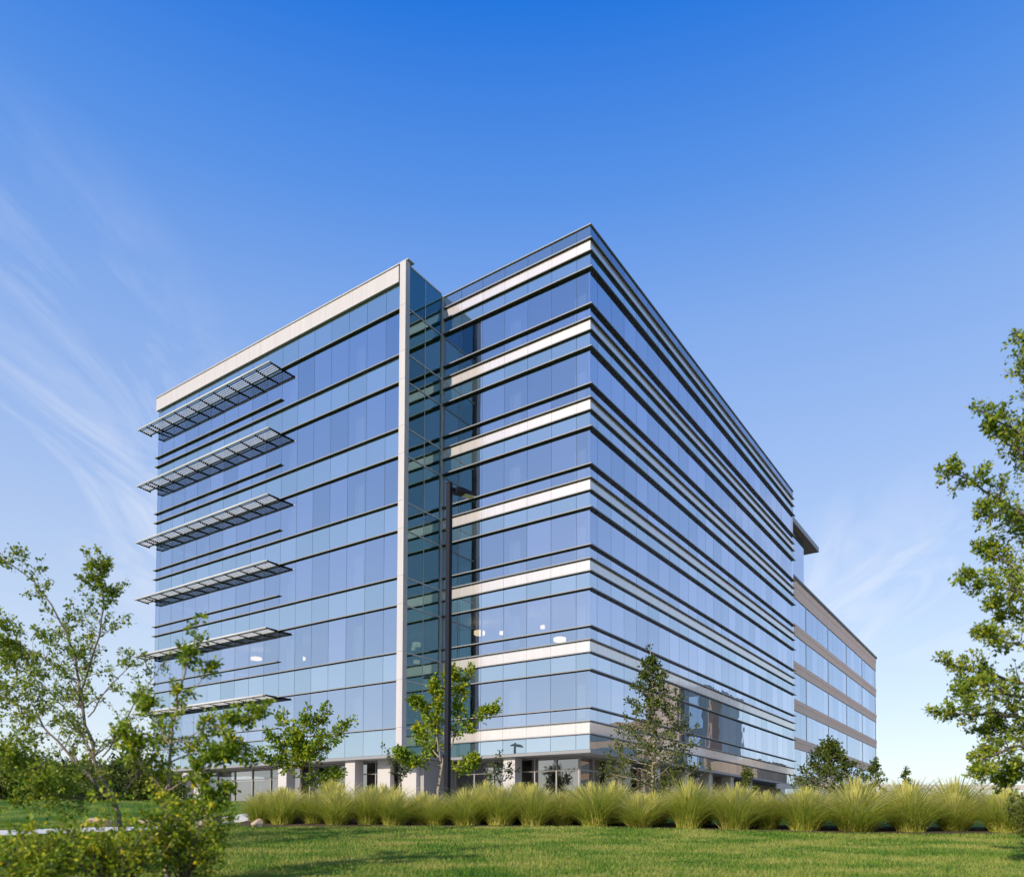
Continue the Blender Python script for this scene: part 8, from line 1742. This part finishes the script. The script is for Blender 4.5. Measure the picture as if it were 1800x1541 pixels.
p.limb([(-43.00, 44.00, 2.49), (-43.00, 44.00, 8.44)], 0.14, 0.04, sub=8, sublen=1.2, leafsize=0.2, twigs=4, lpt=8, t0=0.5)
p.limb([(-43.00, 44.00, 5.41), (-41.32, 44.00, 6.97)], 0.04, 0.012, sub=6, sublen=1.0, leafsize=0.20, twigs=4, lpt=6)
p.limb([(-43.00, 44.00, 5.84), (-44.20, 45.10, 7.52)], 0.04, 0.012, sub=6, sublen=1.0, leafsize=0.20, twigs=4, lpt=6)
p.limb([(-43.00, 44.00, 6.62), (-42.83, 42.12, 8.49)], 0.04, 0.012, sub=6, sublen=1.0, leafsize=0.20, twigs=4, lpt=6)
p.limb([(-43.00, 44.00, 6.21), (-41.90, 45.43, 7.98)], 0.04, 0.012, sub=6, sublen=1.0, leafsize=0.20, twigs=4, lpt=6)
p.limb([(-43.00, 44.00, 5.88), (-44.48, 43.74, 7.57)], 0.04, 0.012, sub=6, sublen=1.0, leafsize=0.20, twigs=4, lpt=6)
p.limb([(-43.00, 44.00, 6.74), (-41.40, 42.98, 8.64)], 0.04, 0.012, sub=6, sublen=1.0, leafsize=0.20, twigs=4, lpt=6)
p.limb([(-43.00, 44.00, 5.89), (-43.43, 45.61, 7.58)], 0.04, 0.012, sub=6, sublen=1.0, leafsize=0.20, twigs=4, lpt=6)
p.limb([(-43.00, 44.00, 4.26), (-43.99, 42.10, 5.54)], 0.04, 0.012, sub=6, sublen=1.0, leafsize=0.20, twigs=4, lpt=6)
p.limb([(-43.00, 44.00, 6.11), (-41.46, 44.56, 7.85)], 0.04, 0.012, sub=6, sublen=1.0, leafsize=0.20, twigs=4, lpt=6)
p.limb([(-43.00, 44.00, 4.59), (-44.67, 44.69, 5.95)], 0.04, 0.012, sub=6, sublen=1.0, leafsize=0.20, twigs=4, lpt=6)
p.limb([(-43.00, 44.00, 6.00), (-42.51, 42.96, 7.71)], 0.04, 0.012, sub=6, sublen=1.0, leafsize=0.20, twigs=4, lpt=6)
p.limb([(-43.00, 44.00, 5.38), (-42.44, 45.80, 6.94)], 0.04, 0.012, sub=6, sublen=1.0, leafsize=0.20, twigs=4, lpt=6)
p.limb([(-43.00, 44.00, 6.55), (-44.42, 43.17, 8.41)], 0.04, 0.012, sub=6, sublen=1.0, leafsize=0.20, twigs=4, lpt=6)
p.limb([(-43.00, 44.00, 6.21), (-41.09, 43.58, 7.98)], 0.04, 0.012, sub=6, sublen=1.0, leafsize=0.20, twigs=4, lpt=6)
p.limb([(-43.00, 44.00, 6.59), (-43.57, 44.81, 8.45)], 0.04, 0.012, sub=6, sublen=1.0, leafsize=0.20, twigs=4, lpt=6)
p.limb([(-43.00, 44.00, 5.22), (-43.14, 42.92, 6.74)], 0.04, 0.012, sub=6, sublen=1.0, leafsize=0.20, twigs=4, lpt=6)
p.limb([(-43.00, 44.00, 6.96), (-41.82, 45.00, 8.92)], 0.04, 0.012, sub=6, sublen=1.0, leafsize=0.20, twigs=4, lpt=6)
p.limb([(-43.00, 44.00, 4.76), (-44.31, 44.05, 6.17)], 0.04, 0.012, sub=6, sublen=1.0, leafsize=0.20, twigs=4, lpt=6)
p.limb([(-43.00, 44.00, 4.79), (-41.70, 42.71, 6.20)], 0.04, 0.012, sub=6, sublen=1.0, leafsize=0.20, twigs=4, lpt=6)
p.limb([(-43.00, 44.00, 5.60), (-43.05, 45.02, 7.21)], 0.04, 0.012, sub=6, sublen=1.0, leafsize=0.20, twigs=4, lpt=6)
p.limb([(-43.00, 44.00, 6.15), (-43.81, 43.03, 7.90)], 0.04, 0.012, sub=6, sublen=1.0, leafsize=0.20, twigs=4, lpt=6)
p.limb([(-43.00, 44.00, 4.98), (-40.76, 44.30, 6.44)], 0.04, 0.012, sub=6, sublen=1.0, leafsize=0.20, twigs=4, lpt=6)
p.limb([(-43.00, 44.00, 6.95), (-44.42, 44.99, 8.90)], 0.04, 0.012, sub=6, sublen=1.0, leafsize=0.20, twigs=4, lpt=6)
p.limb([(-43.00, 44.00, 6.90), (-42.68, 42.59, 8.84)], 0.04, 0.012, sub=6, sublen=1.0, leafsize=0.20, twigs=4, lpt=6)
p.limb([(-43.00, 44.00, 4.24), (-42.23, 45.35, 5.52)], 0.04, 0.012, sub=6, sublen=1.0, leafsize=0.20, twigs=4, lpt=6)
p.limb([(-43.00, 44.00, 6.00), (-44.88, 43.40, 7.72)], 0.04, 0.012, sub=6, sublen=1.0, leafsize=0.20, twigs=4, lpt=6)
p.build("round_tree", (-43.00, 44.00, 2.49), M["bark"], M["leaf_c"], "round tree mirrored in the shopfront glass of the sunshade wing", group="trees mirrored in the glass")
p = Plant(93)
p.limb([(-47.00, 15.00, 0.23), (-47.00, 15.00, 7.03)], 0.14, 0.04, sub=8, sublen=1.2, leafsize=0.2, twigs=4, lpt=8, t0=0.5)
p.limb([(-47.00, 15.00, 5.35), (-45.64, 15.00, 7.59)], 0.04, 0.012, sub=6, sublen=1.0, leafsize=0.20, twigs=4, lpt=6)
p.limb([(-47.00, 15.00, 4.09), (-48.01, 15.93, 6.01)], 0.04, 0.012, sub=6, sublen=1.0, leafsize=0.20, twigs=4, lpt=6)
p.limb([(-47.00, 15.00, 2.44), (-46.87, 13.48, 3.95)], 0.04, 0.012, sub=6, sublen=1.0, leafsize=0.20, twigs=4, lpt=6)
p.limb([(-47.00, 15.00, 2.66), (-46.24, 15.99, 4.22)], 0.04, 0.012, sub=6, sublen=1.0, leafsize=0.20, twigs=4, lpt=6)
p.limb([(-47.00, 15.00, 2.61), (-48.12, 14.80, 4.17)], 0.04, 0.012, sub=6, sublen=1.0, leafsize=0.20, twigs=4, lpt=6)
p.limb([(-47.00, 15.00, 4.04), (-46.05, 14.40, 5.96)], 0.04, 0.012, sub=6, sublen=1.0, leafsize=0.20, twigs=4, lpt=6)
p.limb([(-47.00, 15.00, 4.29), (-47.35, 16.32, 6.27)], 0.04, 0.012, sub=6, sublen=1.0, leafsize=0.20, twigs=4, lpt=6)
p.limb([(-47.00, 15.00, 5.33), (-47.70, 13.65, 7.57)], 0.04, 0.012, sub=6, sublen=1.0, leafsize=0.20, twigs=4, lpt=6)
p.limb([(-47.00, 15.00, 4.84), (-45.51, 15.54, 6.95)], 0.04, 0.012, sub=6, sublen=1.0, leafsize=0.20, twigs=4, lpt=6)
p.limb([(-47.00, 15.00, 4.77), (-48.75, 15.72, 6.86)], 0.04, 0.012, sub=6, sublen=1.0, leafsize=0.20, twigs=4, lpt=6)
p.limb([(-47.00, 15.00, 5.66), (-46.57, 14.09, 7.83)], 0.04, 0.012, sub=6, sublen=1.0, leafsize=0.20, twigs=4, lpt=6)
p.limb([(-47.00, 15.00, 3.10), (-46.58, 16.35, 4.78)], 0.04, 0.012, sub=6, sublen=1.0, leafsize=0.20, twigs=4, lpt=6)
p.limb([(-47.00, 15.00, 2.80), (-48.75, 13.98, 4.40)], 0.04, 0.012, sub=6, sublen=1.0, leafsize=0.20, twigs=4, lpt=6)
p.limb([(-47.00, 15.00, 5.38), (-46.08, 14.80, 7.63)], 0.04, 0.012, sub=6, sublen=1.0, leafsize=0.20, twigs=4, lpt=6)
p.limb([(-47.00, 15.00, 2.64), (-48.27, 16.81, 4.20)], 0.04, 0.012, sub=6, sublen=1.0, leafsize=0.20, twigs=4, lpt=6)
p.limb([(-47.00, 15.00, 2.41), (-47.15, 13.81, 3.91)], 0.04, 0.012, sub=6, sublen=1.0, leafsize=0.20, twigs=4, lpt=6)
p.limb([(-47.00, 15.00, 5.29), (-46.11, 15.75, 7.52)], 0.04, 0.012, sub=6, sublen=1.0, leafsize=0.20, twigs=4, lpt=6)
p.limb([(-47.00, 15.00, 2.08), (-48.79, 15.07, 3.50)], 0.04, 0.012, sub=6, sublen=1.0, leafsize=0.20, twigs=4, lpt=6)
p.limb([(-47.00, 15.00, 2.71), (-45.89, 13.90, 4.29)], 0.04, 0.012, sub=6, sublen=1.0, leafsize=0.20, twigs=4, lpt=6)
p.limb([(-47.00, 15.00, 3.22), (-47.09, 17.02, 4.92)], 0.04, 0.012, sub=6, sublen=1.0, leafsize=0.20, twigs=4, lpt=6)
p.limb([(-47.00, 15.00, 5.47), (-48.15, 13.62, 7.74)], 0.04, 0.012, sub=6, sublen=1.0, leafsize=0.20, twigs=4, lpt=6)
p.limb([(-47.00, 15.00, 3.84), (-44.98, 15.27, 5.70)], 0.04, 0.012, sub=6, sublen=1.0, leafsize=0.20, twigs=4, lpt=6)
p.limb([(-47.00, 15.00, 4.53), (-48.25, 15.87, 6.57)], 0.04, 0.012, sub=6, sublen=1.0, leafsize=0.20, twigs=4, lpt=6)
p.limb([(-47.00, 15.00, 4.39), (-46.63, 13.38, 6.39)], 0.04, 0.012, sub=6, sublen=1.0, leafsize=0.20, twigs=4, lpt=6)
p.limb([(-47.00, 15.00, 5.36), (-46.44, 15.98, 7.60)], 0.04, 0.012, sub=6, sublen=1.0, leafsize=0.20, twigs=4, lpt=6)
p.limb([(-47.00, 15.00, 5.37), (-48.62, 14.48, 7.61)], 0.04, 0.012, sub=6, sublen=1.0, leafsize=0.20, twigs=4, lpt=6)
p.build("round_tree", (-47.00, 15.00, 0.23), M["bark"], M["leaf_c"], "round tree mirrored low in the base panes near the building corner", group="trees mirrored in the glass")
